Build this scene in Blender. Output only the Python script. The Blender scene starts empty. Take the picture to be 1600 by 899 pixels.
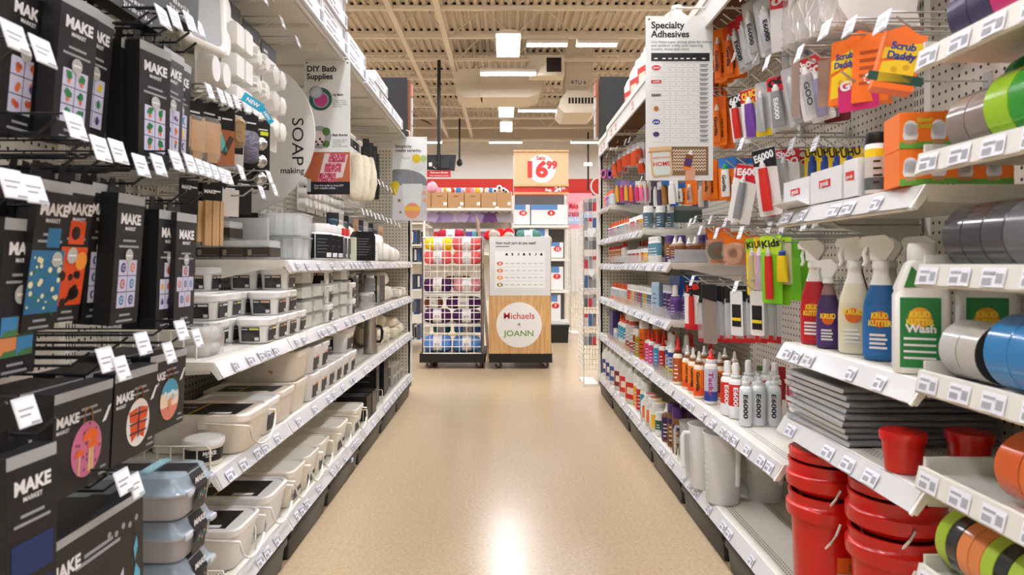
import bpy, math, random
from mathutils import Matrix, Vector, Euler
random.seed(7)
PI = math.pi
SC = bpy.context.scene
COL = SC.collection
F = 1067.0            # focal length in pixels of the 1600 px frame
CX, CY, EYE = 790.0, 412.0, 1.0
XF = 0.727            # shelf fronts stand this far from the aisle's middle
XB = 1.10             # back panels
R = math.radians

def YX(px, X):        # depth at which lateral distance X shows at column px
    return X * F / (px - CX)
def ZY(py, Y):        # height of row py at depth Y
    return EYE - (py - CY) * Y / F
def XY(px, Y):
    return (px - CX) * Y / F

# ---------------------------------------------------------------- materials
MATS = {}
def lin(h):
    h = h.lstrip('#')
    c = [int(h[i:i+2], 16) / 255 for i in (0, 2, 4)]
    return tuple((x / 12.92 if x <= 0.04045 else ((x + 0.055) / 1.055) ** 2.4) for x in c) + (1.0,)

def mat(name, col, rough=0.5, metal=0.0, spec=0.5, coat=0.0, trans=0.0, alpha=1.0, emit=None, es=0.0, noise=0.0, nscale=40.0, bump=0.0, sss=0.0, ior=1.45):
    if name in MATS:
        return MATS[name]
    m = bpy.data.materials.new(name); m.use_nodes = True
    nt = m.node_tree; b = nt.nodes['Principled BSDF']
    c = lin(col) if isinstance(col, str) else col
    b.inputs['Base Color'].default_value = c
    b.inputs['Roughness'].default_value = rough
    b.inputs['Metallic'].default_value = metal
    b.inputs['Specular IOR Level'].default_value = spec
    b.inputs['Coat Weight'].default_value = coat
    b.inputs['Coat Roughness'].default_value = 0.12
    b.inputs['Transmission Weight'].default_value = trans
    b.inputs['Alpha'].default_value = alpha
    b.inputs['IOR'].default_value = ior
    if sss:
        b.inputs['Subsurface Weight'].default_value = sss
        b.inputs['Subsurface Radius'].default_value = (0.02, 0.018, 0.014)
    if emit:
        b.inputs['Emission Color'].default_value = lin(emit)
        b.inputs['Emission Strength'].default_value = es
    if noise or bump:
        tc = nt.nodes.new('ShaderNodeTexCoord'); n = nt.nodes.new('ShaderNodeTexNoise')
        n.inputs['Scale'].default_value = nscale; n.inputs['Detail'].default_value = 3
        nt.links.new(tc.outputs['Object'], n.inputs['Vector'])
        if noise:
            r = nt.nodes.new('ShaderNodeMix'); r.data_type = 'RGBA'
            r.inputs[6].default_value = tuple(min(1, x * (1 + noise)) for x in c[:3]) + (1,)
            r.inputs[7].default_value = tuple(x * (1 - noise) for x in c[:3]) + (1,)
            nt.links.new(n.outputs['Fac'], r.inputs[0]); nt.links.new(r.outputs[2], b.inputs['Base Color'])
        if bump:
            bp = nt.nodes.new('ShaderNodeBump'); bp.inputs['Strength'].default_value = bump; bp.inputs['Distance'].default_value = 0.01
            nt.links.new(n.outputs['Fac'], bp.inputs['Height']); nt.links.new(bp.outputs['Normal'], b.inputs['Normal'])
    MATS[name] = m
    return m

def frosted(name, col, tr=0.35, rough=0.35, mixt=0.0):
    """milky plastic: diffuse + translucent + a share of plain see-through + gloss"""
    if name in MATS: return MATS[name]
    m = bpy.data.materials.new(name); m.use_nodes = True; nt = m.node_tree; nt.nodes.clear()
    out = nt.nodes.new('ShaderNodeOutputMaterial'); c = lin(col)
    d = nt.nodes.new('ShaderNodeBsdfDiffuse'); t = nt.nodes.new('ShaderNodeBsdfTranslucent')
    d.inputs[0].default_value = c; t.inputs[0].default_value = c
    a = nt.nodes.new('ShaderNodeMixShader'); a.inputs[0].default_value = tr
    nt.links.new(d.outputs[0], a.inputs[1]); nt.links.new(t.outputs[0], a.inputs[2])
    last = a
    if mixt:
        tp = nt.nodes.new('ShaderNodeBsdfTransparent'); tp.inputs[0].default_value = (0.97, 0.97, 0.97, 1)
        x = nt.nodes.new('ShaderNodeMixShader'); x.inputs[0].default_value = mixt
        nt.links.new(last.outputs[0], x.inputs[1]); nt.links.new(tp.outputs[0], x.inputs[2]); last = x
    g = nt.nodes.new('ShaderNodeBsdfGlossy'); g.inputs['Roughness'].default_value = rough
    fr = nt.nodes.new('ShaderNodeFresnel'); fr.inputs[0].default_value = 1.45
    x = nt.nodes.new('ShaderNodeMixShader')
    ge = nt.nodes.new('ShaderNodeNewGeometry'); mm = nt.nodes.new('ShaderNodeMath'); mm.operation = 'MULTIPLY_ADD'; mm.inputs[1].default_value = -1; mm.inputs[2].default_value = 1
    nt.links.new(ge.outputs['Backfacing'], mm.inputs[0]); mu = nt.nodes.new('ShaderNodeMath'); mu.operation = 'MULTIPLY'
    nt.links.new(fr.outputs[0], mu.inputs[0]); nt.links.new(mm.outputs[0], mu.inputs[1])
    nt.links.new(mu.outputs[0], x.inputs[0]); nt.links.new(last.outputs[0], x.inputs[1]); nt.links.new(g.outputs[0], x.inputs[2])
    nt.links.new(x.outputs[0], out.inputs[0])
    MATS[name] = m
    return m

def pegboard(name, col, hole_shade, pitch=0.0254, r=0.16):
    if name in MATS: return MATS[name]
    m = mat(name, col, 0.6); nt = m.node_tree; b = nt.nodes['Principled BSDF']
    tc = nt.nodes.new('ShaderNodeTexCoord'); sp = nt.nodes.new('ShaderNodeSeparateXYZ'); nt.links.new(tc.outputs['Object'], sp.inputs[0])
    def M(op, a, v=None):
        n = nt.nodes.new('ShaderNodeMath'); n.operation = op
        for i, q in enumerate((a, v)):
            if q is None: continue
            if isinstance(q, (int, float)): n.inputs[i].default_value = q
            else: nt.links.new(q, n.inputs[i])
        return n.outputs[0]
    def cell(o):
        return M('SUBTRACT', M('FRACT', M('DIVIDE', o, pitch)), 0.5)
    u = M('ADD', sp.outputs[0], sp.outputs[1])
    a, c = cell(u), cell(sp.outputs[2])
    d = M('SQRT', M('ADD', M('MULTIPLY', a, a), M('MULTIPLY', c, c)))
    k = M('LESS_THAN', d, r)
    mx = nt.nodes.new('ShaderNodeMix'); mx.data_type = 'RGBA'
    mx.inputs[6].default_value = lin(col); mx.inputs[7].default_value = lin(hole_shade)  # shade inside the peg holes is painted as dark dots
    nt.links.new(k, mx.inputs[0]); nt.links.new(mx.outputs[2], b.inputs['Base Color'])
    return m

# ---------------------------------------------------------------- mesh building
class MB:
    def __init__(s): s.v = []; s.f = []; s.m = []; s.M = None
    def add(s, vs, fs, m=0, M=None):
        k = len(s.v); T = M if M is not None else s.M
        s.v += [tuple(T @ Vector(p)) for p in vs] if T is not None else [tuple(p) for p in vs]
        for i, f in enumerate(fs):
            s.f.append(tuple(q + k for q in f)); s.m.append(m if isinstance(m, int) else m[i])
        return s
    def box(s, x0, x1, y0, y1, z0, z1, m=0, M=None):
        return s.add([(x0,y0,z0),(x1,y0,z0),(x1,y1,z0),(x0,y1,z0),(x0,y0,z1),(x1,y0,z1),(x1,y1,z1),(x0,y1,z1)],
              [(0,3,2,1),(4,5,6,7),(0,1,5,4),(1,2,6,5),(2,3,7,6),(3,0,4,7)], m, M)
    def quad(s, a, b, c, d, m=0, M=None): return s.add([a,b,c,d], [(0,1,2,3)], m, M)
    def loft(s, rings, m=0, M=None, cap0=True, cap1=True):
        n = len(rings[0]); vs = [p for r in rings for p in r]; fs = []; ms = []
        for i in range(len(rings) - 1):
            for j in range(n):
                a = i*n + j; b = i*n + (j+1) % n
                fs.append((a, b, b + n, a + n)); ms.append(m[i] if isinstance(m, (list, tuple)) else m)
        m0 = m[0] if isinstance(m, (list, tuple)) else m; m1 = m[-1] if isinstance(m, (list, tuple)) else m
        if cap0: fs.append(tuple(range(n - 1, -1, -1))); ms.append(m0)
        if cap1: fs.append(tuple(range((len(rings)-1)*n, len(rings)*n))); ms.append(m1)
        return s.add(vs, fs, ms, M)
    def lathe(s, prof, n=16, m=0, M=None, cap0=True, cap1=True, sx=1.0, sy=1.0):
        return s.loft([[(r*sx*math.cos(2*PI*j/n), r*sy*math.sin(2*PI*j/n), z) for j in range(n)] for r, z in prof], m, M, cap0, cap1)
    def rrings(s, secs, r=0.01, k=3):
        out = []
        for (hx, hy, z) in secs:
            rr = min(r, hx * .98, hy * .98); ring = []
            for cx, cy, a0 in ((hx-rr, hy-rr, 0), (-hx+rr, hy-rr, 90), (-hx+rr, -hy+rr, 180), (hx-rr, -hy+rr, 270)):
                for q in range(k + 1):
                    a = R(a0 + 90 * q / k); ring.append((cx + rr*math.cos(a), cy + rr*math.sin(a), z))
            out.append(ring)
        return out
    def rbox(s, secs, r=0.01, k=3, m=0, M=None, cap0=True, cap1=True):
        return s.loft(s.rrings(secs, r, k), m, M, cap0, cap1)
    def tube(s, pts, r, n=6, m=0, M=None):
        P = [Vector(p) for p in pts]; rings = []
        for i, p in enumerate(P):
            t = (P[min(i+1, len(P)-1)] - P[max(i-1, 0)]).normalized()
            up = Vector((0,0,1)) if abs(t.z) < .9 else Vector((1,0,0))
            a = t.cross(up).normalized(); b = t.cross(a)
            rings.append([tuple(p + a*r*math.cos(2*PI*j/n) + b*r*math.sin(2*PI*j/n)) for j in range(n)])
        return s.loft(rings, m, M)
    def ext(s, pts, y0, y1, m=0, M=None):       # polygon in (x, z) extruded along y
        n = len(pts)
        return s.loft([[(x, y0, z) for x, z in pts], [(x, y1, z) for x, z in pts]], m, M)
    def disc(s, cx, cz, r, y, m=0, M=None, n=24, sx=1.0):   # in the x-z plane, facing -y
        return s.add([(cx + r*sx*math.cos(2*PI*j/n), y, cz + r*math.sin(2*PI*j/n)) for j in range(n)], [tuple(range(n))], m, M)
    def text(s, txt, size, x, z, y=0.0, m=0, M=None, align='CENTER', bold=0.0, w=None):
        vs, fs, wd = text_mesh(txt, size, align, bold)
        k = (w / wd) if (w and wd) else 1.0
        return s.add([(x + a*k, y, z + b) for a, b in vs], fs, m, M)
    def build(s, name, mats, parent=None, smooth=None, loc=None):
        me = bpy.data.meshes.new(name)
        me.from_pydata(s.v, [], s.f)
        for m_ in (mats if isinstance(mats, (list, tuple)) else [mats]): me.materials.append(m_)
        me.polygons.foreach_set('material_index', s.m)
        if smooth:
            me.polygons.foreach_set('use_smooth', [True] * len(s.f)); me.set_sharp_from_angle(angle=R(smooth))
        me.update()
        o = bpy.data.objects.new(name, me); COL.objects.link(o)
        if parent is not None: o.parent = parent
        if loc: o.location = loc
        return o

TXT = {}
def text_mesh(txt, size, align='CENTER', bold=0.0):
    key = (txt, align, bold)
    if key not in TXT:
        cu = bpy.data.curves.new('lettering_curve', 'FONT'); cu.body = txt; cu.size = 1.0; cu.align_x = align
        cu.fill_mode = 'FRONT'; cu.resolution_u = 3; cu.offset = bold; cu.space_line = 0.95
        ob = bpy.data.objects.new('lettering_curve', cu)
        me = bpy.data.meshes.new_from_object(ob)
        vs = [(v.co.x, v.co.y) for v in me.vertices]; fs = [tuple(p.vertices) for p in me.polygons]
        bpy.data.objects.remove(ob); bpy.data.curves.remove(cu); bpy.data.meshes.remove(me)
        wd = (max(a for a, b in vs) - min(a for a, b in vs)) if vs else 0
        TXT[key] = (vs, fs, wd)
    vs, fs, wd = TXT[key]
    return [(a*size, b*size) for a, b in vs], fs, wd*size

USED = {}
def tag(o, label, cat, group=None, kind=None):
    o['label'] = label; o['category'] = cat
    if group: o['group'] = group
    if kind: o['kind'] = kind
    return o
def struct(o): o['kind'] = 'structure'; return o
def thing(name, label, cat, loc=(0,0,0), rz=0.0, group=None, rot=None):
    o = bpy.data.objects.new(name, None); COL.objects.link(o); o.empty_display_size = 0.05
    o.location = loc; o.rotation_euler = rot if rot else (0, 0, rz)
    return tag(o, label, cat, group)
KIDS = {}
def kids(o):
    return list(o.children)
def dup(o, loc, rz=0.0, label=None, group=None, rot=None, scale=None, swap=None):
    """copy a thing with its parts and their sub-parts; swap = {part stem: material} overrides on the copies"""
    c = o.copy(); COL.objects.link(c); c.location = loc; c.rotation_euler = rot if rot else (0, 0, rz)
    if scale: c.scale = scale if isinstance(scale, (tuple, list)) else (scale,)*3
    if label: c['label'] = label
    if group: c['group'] = group
    def rec(a, b):
        for ch in kids(a):
            d = ch.copy(); COL.objects.link(d); d.parent = b
            rec(ch, d)
    rec(o, c)
    def sw(x):
        if swap and x.type == 'MESH':
            st = x.name.split('.')[0]
            if st in swap:
                for i, mm in (swap[st].items() if isinstance(swap[st], dict) else {0: swap[st]}.items()):
                    x.material_slots[i].link = 'OBJECT'; x.material_slots[i].material = mm
        for ch in x.children: sw(ch)
    if swap: sw(c)
    return c
class Proto:
    """first use moves the built thing itself, later uses copy it"""
    def __init__(s, o): s.o = o; s.used = False
    def put(s, loc, rz=0.0, label=None, group=None, rot=None, scale=None, swap=None):
        if not s.used and not swap:
            s.used = True; o = s.o; o.location = loc; o.rotation_euler = rot if rot else (0, 0, rz)
            if scale: o.scale = scale if isinstance(scale, (tuple, list)) else (scale,)*3
            if label: o['label'] = label
            if group: o['group'] = group
            s.src = o
            return o
        return dup(s.o, loc, rz, label, group, rot, scale, swap)
    def drop(s):
        if not s.used:
            def rec(o):
                for ch in list(o.children): rec(ch)
                bpy.data.objects.remove(o)
            rec(s.o)
ORD = ('first second third fourth fifth sixth seventh eighth ninth tenth eleventh twelfth thirteenth fourteenth fifteenth sixteenth '
       'seventeenth eighteenth nineteenth twentieth').split()
def ordw(i): return ORD[i] if i < 20 else 'twenty-' + ORD[i - 20] if i < 29 else 'late'

# facing helpers: local front is -y
FACE_LEFT_AISLE = R(90)       # stock on the left run faces +x
FACE_RIGHT_AISLE = R(-90)     # stock on the right run faces -x

# ---------------------------------------------------------------- palette
cream = mat('cream_enamel', '#E4E1D8', 0.42, noise=0.03, nscale=6)
creamd = mat('cream_enamel_worn', '#CFC8B6', 0.5, noise=0.05, nscale=9)
peg = pegboard('cream_pegboard', '#D6D0C2', '#3A342A', 0.0254, 0.17)
slotblk = mat('slot_dark', '#1C1B19', 0.8)
white = mat('white_plastic', '#EDEDEA', 0.35)
paper = mat('white_paper', '#EEEEF0', 0.6)
printg = mat('print_grey', '#9A9CA2', 0.7)
printd = mat('print_dark', '#23252A', 0.7)
blk = mat('black_card', '#0E0E10', 0.45, noise=0.1, nscale=12)
blkf = mat('black_front_card', '#1C1C1E', 0.42)
blkp = mat('black_plastic', '#161616', 0.42, noise=0.15, nscale=30)
silver = mat('silver_band', '#A9ACAE', 0.4)
wire_d = mat('dark_wire', '#26272A', 0.4, 0.6)
wire_s = mat('zinc_wire', '#B4B4B0', 0.32, 0.85)
wire_c = mat('cream_wire', '#DCD6C6', 0.4)
clear = frosted('clear_plastic', '#EEF1F2', 0.5, 0.12, 0.82)
tagp = mat('tag_plastic', '#DDE1EA', 0.25, coat=0.3)
milk = mat('milky_plastic', '#F4F4F0', 0.3)
milkw = frosted('milky_wall', '#F2F0E8', 0.25, 0.3, 0.05)
red = mat('red_plastic', '#C3120E', 0.25, coat=0.2)
orange = mat('orange_card', '#F07A16', 0.5)
yellow = mat('yellow_print', '#F2D21F', 0.5)
green = mat('green_print', '#1E7A35', 0.5)
blue = mat('blue_print', '#2E6FB8', 0.5)
teal = mat('teal_print', '#2C8B9A', 0.5)
purple = mat('purple_print', '#4B2A6B', 0.45)
pink = mat('pink_print', '#D9568A', 0.5)
brown = mat('brown_plastic', '#8A5630', 0.4)
tan = mat('tan_card', '#B98F62', 0.7)
redp = mat('red_print', '#CF2A22', 0.5)
lilac = mat('pale_lilac_print', '#C9C8E2', 0.6)
chrome = mat('polished_metal', '#C8C8C8', 0.2, 1.0)
# ---------------------------------------------------------------- camera
cam = bpy.data.cameras.new('camera'); camo = bpy.data.objects.new('camera', cam); COL.objects.link(camo)
camo.location = (0, 0, EYE); camo.rotation_euler = (R(90), 0, 0)
cam.sensor_width = 36.0; cam.lens = F / 1600 * 36.0
cam.shift_x = (800 - CX) / 1600; cam.shift_y = (CY - 449.5) / 1600
cam.clip_start = 0.05; cam.clip_end = 100
cam.dof.use_dof = True; cam.dof.focus_distance = 4.6; cam.dof.aperture_fstop = 6.5
SC.camera = camo
SC.view_settings.view_transform = 'Standard'; SC.view_settings.look = 'None'
SC.view_settings.gamma = 1.0; SC.view_settings.use_curve_mapping = False
SC.view_settings.exposure = 0.12
SC.cycles.use_denoising = True
SC.cycles.max_bounces = 7; SC.cycles.diffuse_bounces = 4; SC.cycles.glossy_bounces = 3
SC.cycles.transmission_bounces = 5; SC.cycles.transparent_max_bounces = 28
SC.cycles.caustics_reflective = False; SC.cycles.caustics_refractive = False
SC.cycles.sample_clamp_indirect = 6.0
w = bpy.data.worlds.new('world'); SC.world = w; w.use_nodes = True
w.node_tree.nodes['Background'].inputs[0].default_value = (0.9, 0.93, 1.0, 1); w.node_tree.nodes['Background'].inputs[1].default_value = 0.0

# ---------------------------------------------------------------- room
def floor_mat():
    m = mat('vinyl_tile', '#D2BC98', 0.2); nt = m.node_tree; b = nt.nodes['Principled BSDF']
    L = nt.links.new; N = nt.nodes.new
    tc = N('ShaderNodeTexCoord')
    n1 = N('ShaderNodeTexNoise'); n1.inputs['Scale'].default_value = 90; n1.inputs['Detail'].default_value = 4; L(tc.outputs['Object'], n1.inputs['Vector'])
    r1 = N('ShaderNodeValToRGB'); L(n1.outputs['Fac'], r1.inputs[0])
    r1.color_ramp.elements[0].position = .3; r1.color_ramp.elements[0].color = lin('#B29C7C')
    r1.color_ramp.elements[1].position = .7; r1.color_ramp.elements[1].color = lin('#C8B291')
    br = N('ShaderNodeTexBrick'); L(tc.outputs['Object'], br.inputs['Vector'])
    br.offset = 0.0; br.inputs['Scale'].default_value = 1.0; br.inputs['Brick Width'].default_value = .28; br.inputs['Row Height'].default_value = .28
    br.inputs['Mortar Size'].default_value = .0007; br.inputs['Mortar Smooth'].default_value = 0.1
    br.inputs['Color1'].default_value = (1,1,1,1); br.inputs['Color2'].default_value = (.985,.985,.98,1); br.inputs['Mortar'].default_value = (.86,.85,.82,1)
    mx = N('ShaderNodeMix'); mx.data_type = 'RGBA'; mx.blend_type = 'MULTIPLY'; mx.inputs[0].default_value = 1
    L(r1.outputs[0], mx.inputs[6]); L(br.outputs['Color'], mx.inputs[7])
    L(mx.outputs[2], b.inputs['Base Color']); b.inputs['Roughness'].default_value = .21
    b.inputs['Specular IOR Level'].default_value = 0.45
    bp = N('ShaderNodeBump'); bp.inputs['Strength'].default_value = .09; bp.inputs['Distance'].default_value = .004
    n3 = N('ShaderNodeTexNoise'); n3.inputs['Scale'].default_value = 14; L(tc.outputs['Object'], n3.inputs['Vector'])
    L(n3.outputs['Fac'], bp.inputs['Height']); L(bp.outputs[0], b.inputs['Normal'])
    return m
fm = floor_mat()
wallw = mat('wall_white', '#E4E1DC', 0.7); wallred = mat('wall_red', '#D2352A', 0.6); wallgrey = mat('wall_soffit', '#CFC3AE', 0.7)
deckm = mat('deck_paint', '#D6CABA', 0.65, noise=0.04, nscale=2); joistm = mat('joist_paint', '#E2D8C8', 0.6); darkgap = mat('dark_fill', '#241C14', 0.9)
ductm = mat('duct_paint', '#DAD1C0', 0.55)
X0, X1, Y0, Y1, ZD = -11.0, 11.0, -5.0, 24.6, 6.15
struct(MB().box(X0, X1, Y0, Y1, -0.1, 0.0).build('floor', fm))
wb = MB().box(X0, X1, Y1, Y1 + .15, 0, 3.45, 0).box(X0, X1, Y1, Y1 + .15, 3.45, 4.05, 1).box(X0, X1, Y1, Y1 + .15, 4.05, 5.45, 0).box(X0, X1, Y1 - .25, Y1 + .15, 5.45, ZD + .1, 2)
struct(wb.build('wall_back', [wallw, wallred, wallgrey]))
struct(MB().box(X0 - .15, X0, Y0, Y1, 0, ZD + .1).build('wall_left', wallw))
struct(MB().box(X1, X1 + .15, Y0, Y1, 0, ZD + .1).build('wall_right', wallw))
struct(MB().box(X0, X1, Y0 - .15, Y0, 0, ZD + .1).build('wall_front', wallw))
# corrugated roof deck: one sheet folded into flutes that run away from the camera
d = MB(); prof = []; p = 0.17; x = X0
while x < X1:
    prof += [(x, ZD), (x + p*.40, ZD), (x + p*.55, ZD + .06), (x + p*.85, ZD + .06)]; x += p
prof.append((X1, ZD))
vs = [(a, y, z) for y in (Y0, Y1) for a, z in prof]; n = len(prof)
d.add(vs, [(i, i + 1, n + i + 1, n + i) for i in range(n - 1)])
d.box(X0, X1, Y0, Y1, ZD + .11, ZD + .16)
struct(d.build('ceiling', deckm))
# open-web joists across the store
zb = 5.5
jy = [-3.2, -.2, 2.8, 5.8, 8.8] + [10.6 + 1.52*i for i in range(9)]
for i, y in enumerate(jy):
    j = MB()
    j.box(X0, X1, y - .05, y + .05, ZD - .07, ZD, 0).box(X0, X1, y - .045, y + .045, zb, zb + .055, 0)
    k = 0; xx = X0; st = .62
    while xx < X1 - st:
        a, b_ = ((xx, y, zb + .03), (xx + st, y, ZD - .03)) if k % 2 == 0 else ((xx, y, ZD - .03), (xx + st, y, zb + .03))
        j.tube([a, b_], .016, 5); xx += st; k += 1
    xx = X0
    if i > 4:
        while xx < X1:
            j.box(xx + p*.57, xx + p*.83, y - .03, y + .03, ZD + .002, ZD + .058, 1); xx += p  # dark blocks set in the deck flutes above the top chord
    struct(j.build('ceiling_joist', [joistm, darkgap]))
# girders and slanted bridging that run away from the camera
for gx in (-2.05, -1.2, 3.6, -5.5, 5.4):
    g = MB().box(gx - .05, gx + .05, 9.0, Y1, zb - .02, zb + .07)
    struct(g.build('ceiling_bridging', joistm))
for i, (a, b_) in enumerate((((-7.2, 9.5), (-2.6, 24)), ((6.4, 9.5), (3.5, 24)))):
    g = MB().tube([(a[0], a[1], 5.9), (b_[0], b_[1], 5.9)], .035, 8)
    struct(g.build('ceiling_conduit', mat('conduit', '#6E6252', .5)))
# wall soffit pipe under the deck
g = MB().tube([(X0, Y1 - .6, 5.35), (X1, Y1 - .6, 5.35)], .07, 10); struct(g.build('ceiling_pipe', joistm))

# ---------------------------------------------------------------- lamps
lampw = mat('lamp_housing', '#E9E4DA', 0.4)
lampd = mat('lamp_diffuser', '#FFFFFF', 0.4, emit='#F6F7FF', es=44.0)
def lamp(label, x, y, z, along, L=1.2, W=.32, group='ceiling fixtures'):
    t = thing('ceiling_light', label, 'ceiling light', (x, y, z), 0 if along == 'x' else R(90), group)
    h = MB(); h.ext([(-W/2, 0), (-W/2, .05), (-W/4, .11), (W/4, .11), (W/2, .05), (W/2, 0), (W/2 - .02, 0), (W/2-.02, .035), (-W/2+.02, .035), (-W/2+.02, 0)], -L/2, L/2, 0, Matrix.Rotation(R(90), 4, 'Z'))
    h.build('housing', lampw, t)
    MB().box(-L/2 + .02, L/2 - .02, -W/2 + .022, W/2 - .022, .002, .03).build('diffuser', lampd, t)
    for s in (-1, 1): MB().tube([(s*L*.3, 0, .1), (s*L*.3, 0, ZD - z - .02)], .006, 5).build('hanger_rod', joistm, t)
    return t
lamp('ceiling light hung lengthwise over the aisle, first below the big joists', XY(794, 12.6), 12.6, 5.0, 'y', 1.25, .46)
lamp('long ceiling light hung crosswise just in front of the horizontal duct', XY(794, 14.4), 14.4, 5.0, 'x', 1.18, .32)
lamp('ceiling light hung lengthwise directly beneath the crosswise one by the duct', XY(791, 18.0), 18.0, 5.0, 'y', 1.3, .42)
lamp('small ceiling light hung lengthwise with a grille, above the sale sign', XY(791, 20.1), 20.1, 5.0, 'y', 1.2, .38)
lamp('crosswise ceiling light close to the red striped back wall', XY(790, 22.6), 22.6, 5.0, 'x', 1.1, .3)
lamp('long ceiling light strip beside the dark roof opening', XY(855, 12.5), 12.5, 5.0, 'x', .75, .25)
lamp('second ceiling light strip in line beside the dark roof opening', XY(933, 12.5), 12.5, 5.0, 'x', .75, .25)
lamp('crosswise ceiling light beside the air diffuser marked RTU', XY(841, 17.9), 17.9, 5.0, 'x', 1.05, .3)
lamp('crosswise ceiling light half hidden by the hanging perfume poster', XY(664, 22.6), 22.6, 5.0, 'x', 1.1, .3)
lamp('crosswise ceiling light at the back wall above the wire spinner', XY(918, 22.6), 22.6, 5.0, 'x', 1.1, .3)
for y in (-3.4, -.6, 2.2, 5.0, 7.8):
    lamp('ceiling light of the lamp row over the aisle', 0, y, 5.0, 'y', 1.25, .46, 'lamp row over the aisle')
    for sx in (-1, 1): lamp('added fill light out of view above the shelving beside the aisle', sx * 2.5, y + .9, 5.0, 'y', 1.25, .46, 'added fill lamps over the shelving')  # side lamps added out of view to brighten the shelf interiors
for sx in (-1, 1):
    for y in (12.4, 16.0, 19.6):
        lamp('ceiling light of the lamp rows over the neighbouring aisles', sx * 3.9, y, 5.0, 'y', 1.25, .46, 'lamp rows over the neighbouring aisles')
for sx in (-1, 1):
    for y in (0, 6, 12, 18):
        lamp('ceiling light of the outermost lamp rows', sx * 7.8, y, 5.0, 'y', 1.25, .46, 'outermost lamp rows')

# ---------------------------------------------------------------- ducts
Yd = 15.6
t = thing('hanging_duct', 'wide cream sheet-metal duct hanging crosswise behind the crosswise ceiling light', 'duct', (0, 0, 0))
b0 = MB(); xa, xb = XY(712, Yd), XY(850, Yd); za, zz = ZY(152, Yd), ZY(107, Yd)
b0.ext([(xa, za + .12), (xa, zz - .1), (xa + .1, zz), (xb - .3, zz), (xb, zz - .12), (xb + .05, za + .4), (xb - .1, za + .1), (xb - .35, za), (xa + .2, za)], Yd, Yd + 1.0)
b0.build('duct_box', ductm, t, 30)
b0 = MB(); xm = XY(752, Yd); b0.box(xm - .015, xm + .015, Yd - .02, Yd + .5, za, zz); b0.build('flange', joistm, t)
for q in (xa + .4, xb - .4): MB().tube([(q, Yd + .5, zz), (q, Yd + .5, ZD)], .02, 6).build('hanger_strap', joistm, t)
t = thing('hanging_duct', 'cream vertical roof duct marked RTU 6 with a vented diffuser box', 'duct', (0, 0, 0))
b0 = MB(); xa, xb = XY(884, Yd), XY(926, Yd)
b0.box(xa, xb, Yd, Yd + .9, ZY(145, Yd), ZD, 0); b0.build('drop_duct', ductm, t)
xa, xb = XY(872, Yd), XY(932, Yd); zl, zh = ZY(179, Yd), ZY(145, Yd)
b0 = MB(); b0.ext([(xa, zl + .12), (xa + .04, zl + .3), (xa + .2, zh), (xb - .2, zh), (xb, zl + .3), (xb, zl + .1), (xb - .1, zl), (xa + .12, zl)], Yd - .2, Yd + 1.1); b0.build('diffuser_box', ductm, t)
b0 = MB(); gx0, gx1, gz0, gz1 = XY(886, Yd), XY(926, Yd), ZY(165, Yd), ZY(156, Yd)
b0.box(gx0, gx1, Yd - .212, Yd - .2, gz0, gz1, 0)
for i in range(9):
    x = gx0 + (gx1 - gx0) * i / 8; b0.box(x - .012, x + .012, Yd - .225, Yd - .212, gz0, gz1, 1)
b0.build('vent_grille', [darkgap, ductm], t)
b0 = MB(); b0.box(XY(891, Yd), XY(917, Yd), Yd - .01, Yd, ZY(134, Yd), ZY(124.5, Yd), 0); b0.text('RTU 6', .13, XY(904, Yd), ZY(132, Yd), Yd - .012, 1, bold=.01); b0.build('sign_plate', [wallw, printd], t)
xa, xb = XY(820, 14.0), XY(880, 14.0)
t = thing('hanging_duct', 'cream duct stub behind the light strips with a dark opening', 'duct', (0, 0, 0))
b0 = MB().box(XY(827, 14.6), XY(882, 14.6), 14.6, 15.0, ZY(118, 14.6) , 5.46, 0)
b0.build('duct_box', ductm, t)
MB().box(XY(854, 14.6), XY(877, 14.6), 14.585, 14.6, 5.1, 5.4).build('opening', darkgap, t)

# ---------------------------------------------------------------- gondolas
def deck_mat():
    m = mat('shelf_deck', '#E2DED2', 0.4); nt = m.node_tree; b = nt.nodes['Principled BSDF']
    L = nt.links.new
    tc = nt.nodes.new('ShaderNodeTexCoord'); sp = nt.nodes.new('ShaderNodeSeparateXYZ'); L(tc.outputs['Object'], sp.inputs[0])
    def M(op, *a):
        n = nt.nodes.new('ShaderNodeMath'); n.operation = op
        for i, q in enumerate(a):
            if isinstance(q, (int, float)): n.inputs[i].default_value = q
            else: L(q, n.inputs[i])
        return n.outputs[0]
    u = M('LESS_THAN', M('ABSOLUTE', M('SUBTRACT', M('FRACT', M('DIVIDE', sp.outputs[0], .0125)), .5)), .27)
    v = M('LESS_THAN', M('ABSOLUTE', M('SUBTRACT', M('FRACT', M('DIVIDE', sp.outputs[1], .0095)), .5)), .2)
    band = M('ADD', M('COMPARE', sp.outputs[1], .052, .0142), M('COMPARE', sp.outputs[1], .195, .0142))
    up = M('GREATER_THAN', sp.outputs[2], -.001)
    k = M('MULTIPLY', M('MULTIPLY', u, v), M('MULTIPLY', band, up))
    mx = nt.nodes.new('ShaderNodeMix'); mx.data_type = 'RGBA'; mx.inputs[6].default_value = lin('#E2DED2'); mx.inputs[7].default_value = lin('#2B2925')
    L(k, mx.inputs[0]); L(mx.outputs[2], b.inputs['Base Color'])
    return m
deckmat = deck_mat()
stripm = mat('price_strip', '#CAC9C8', 0.2, coat=0.25)
labm = [mat('price_label_a', '#C9CADA', 0.4), mat('price_label_b', '#E3E3EA', 0.4), mat('price_label_c', '#8F8EA2', 0.4)]
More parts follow.
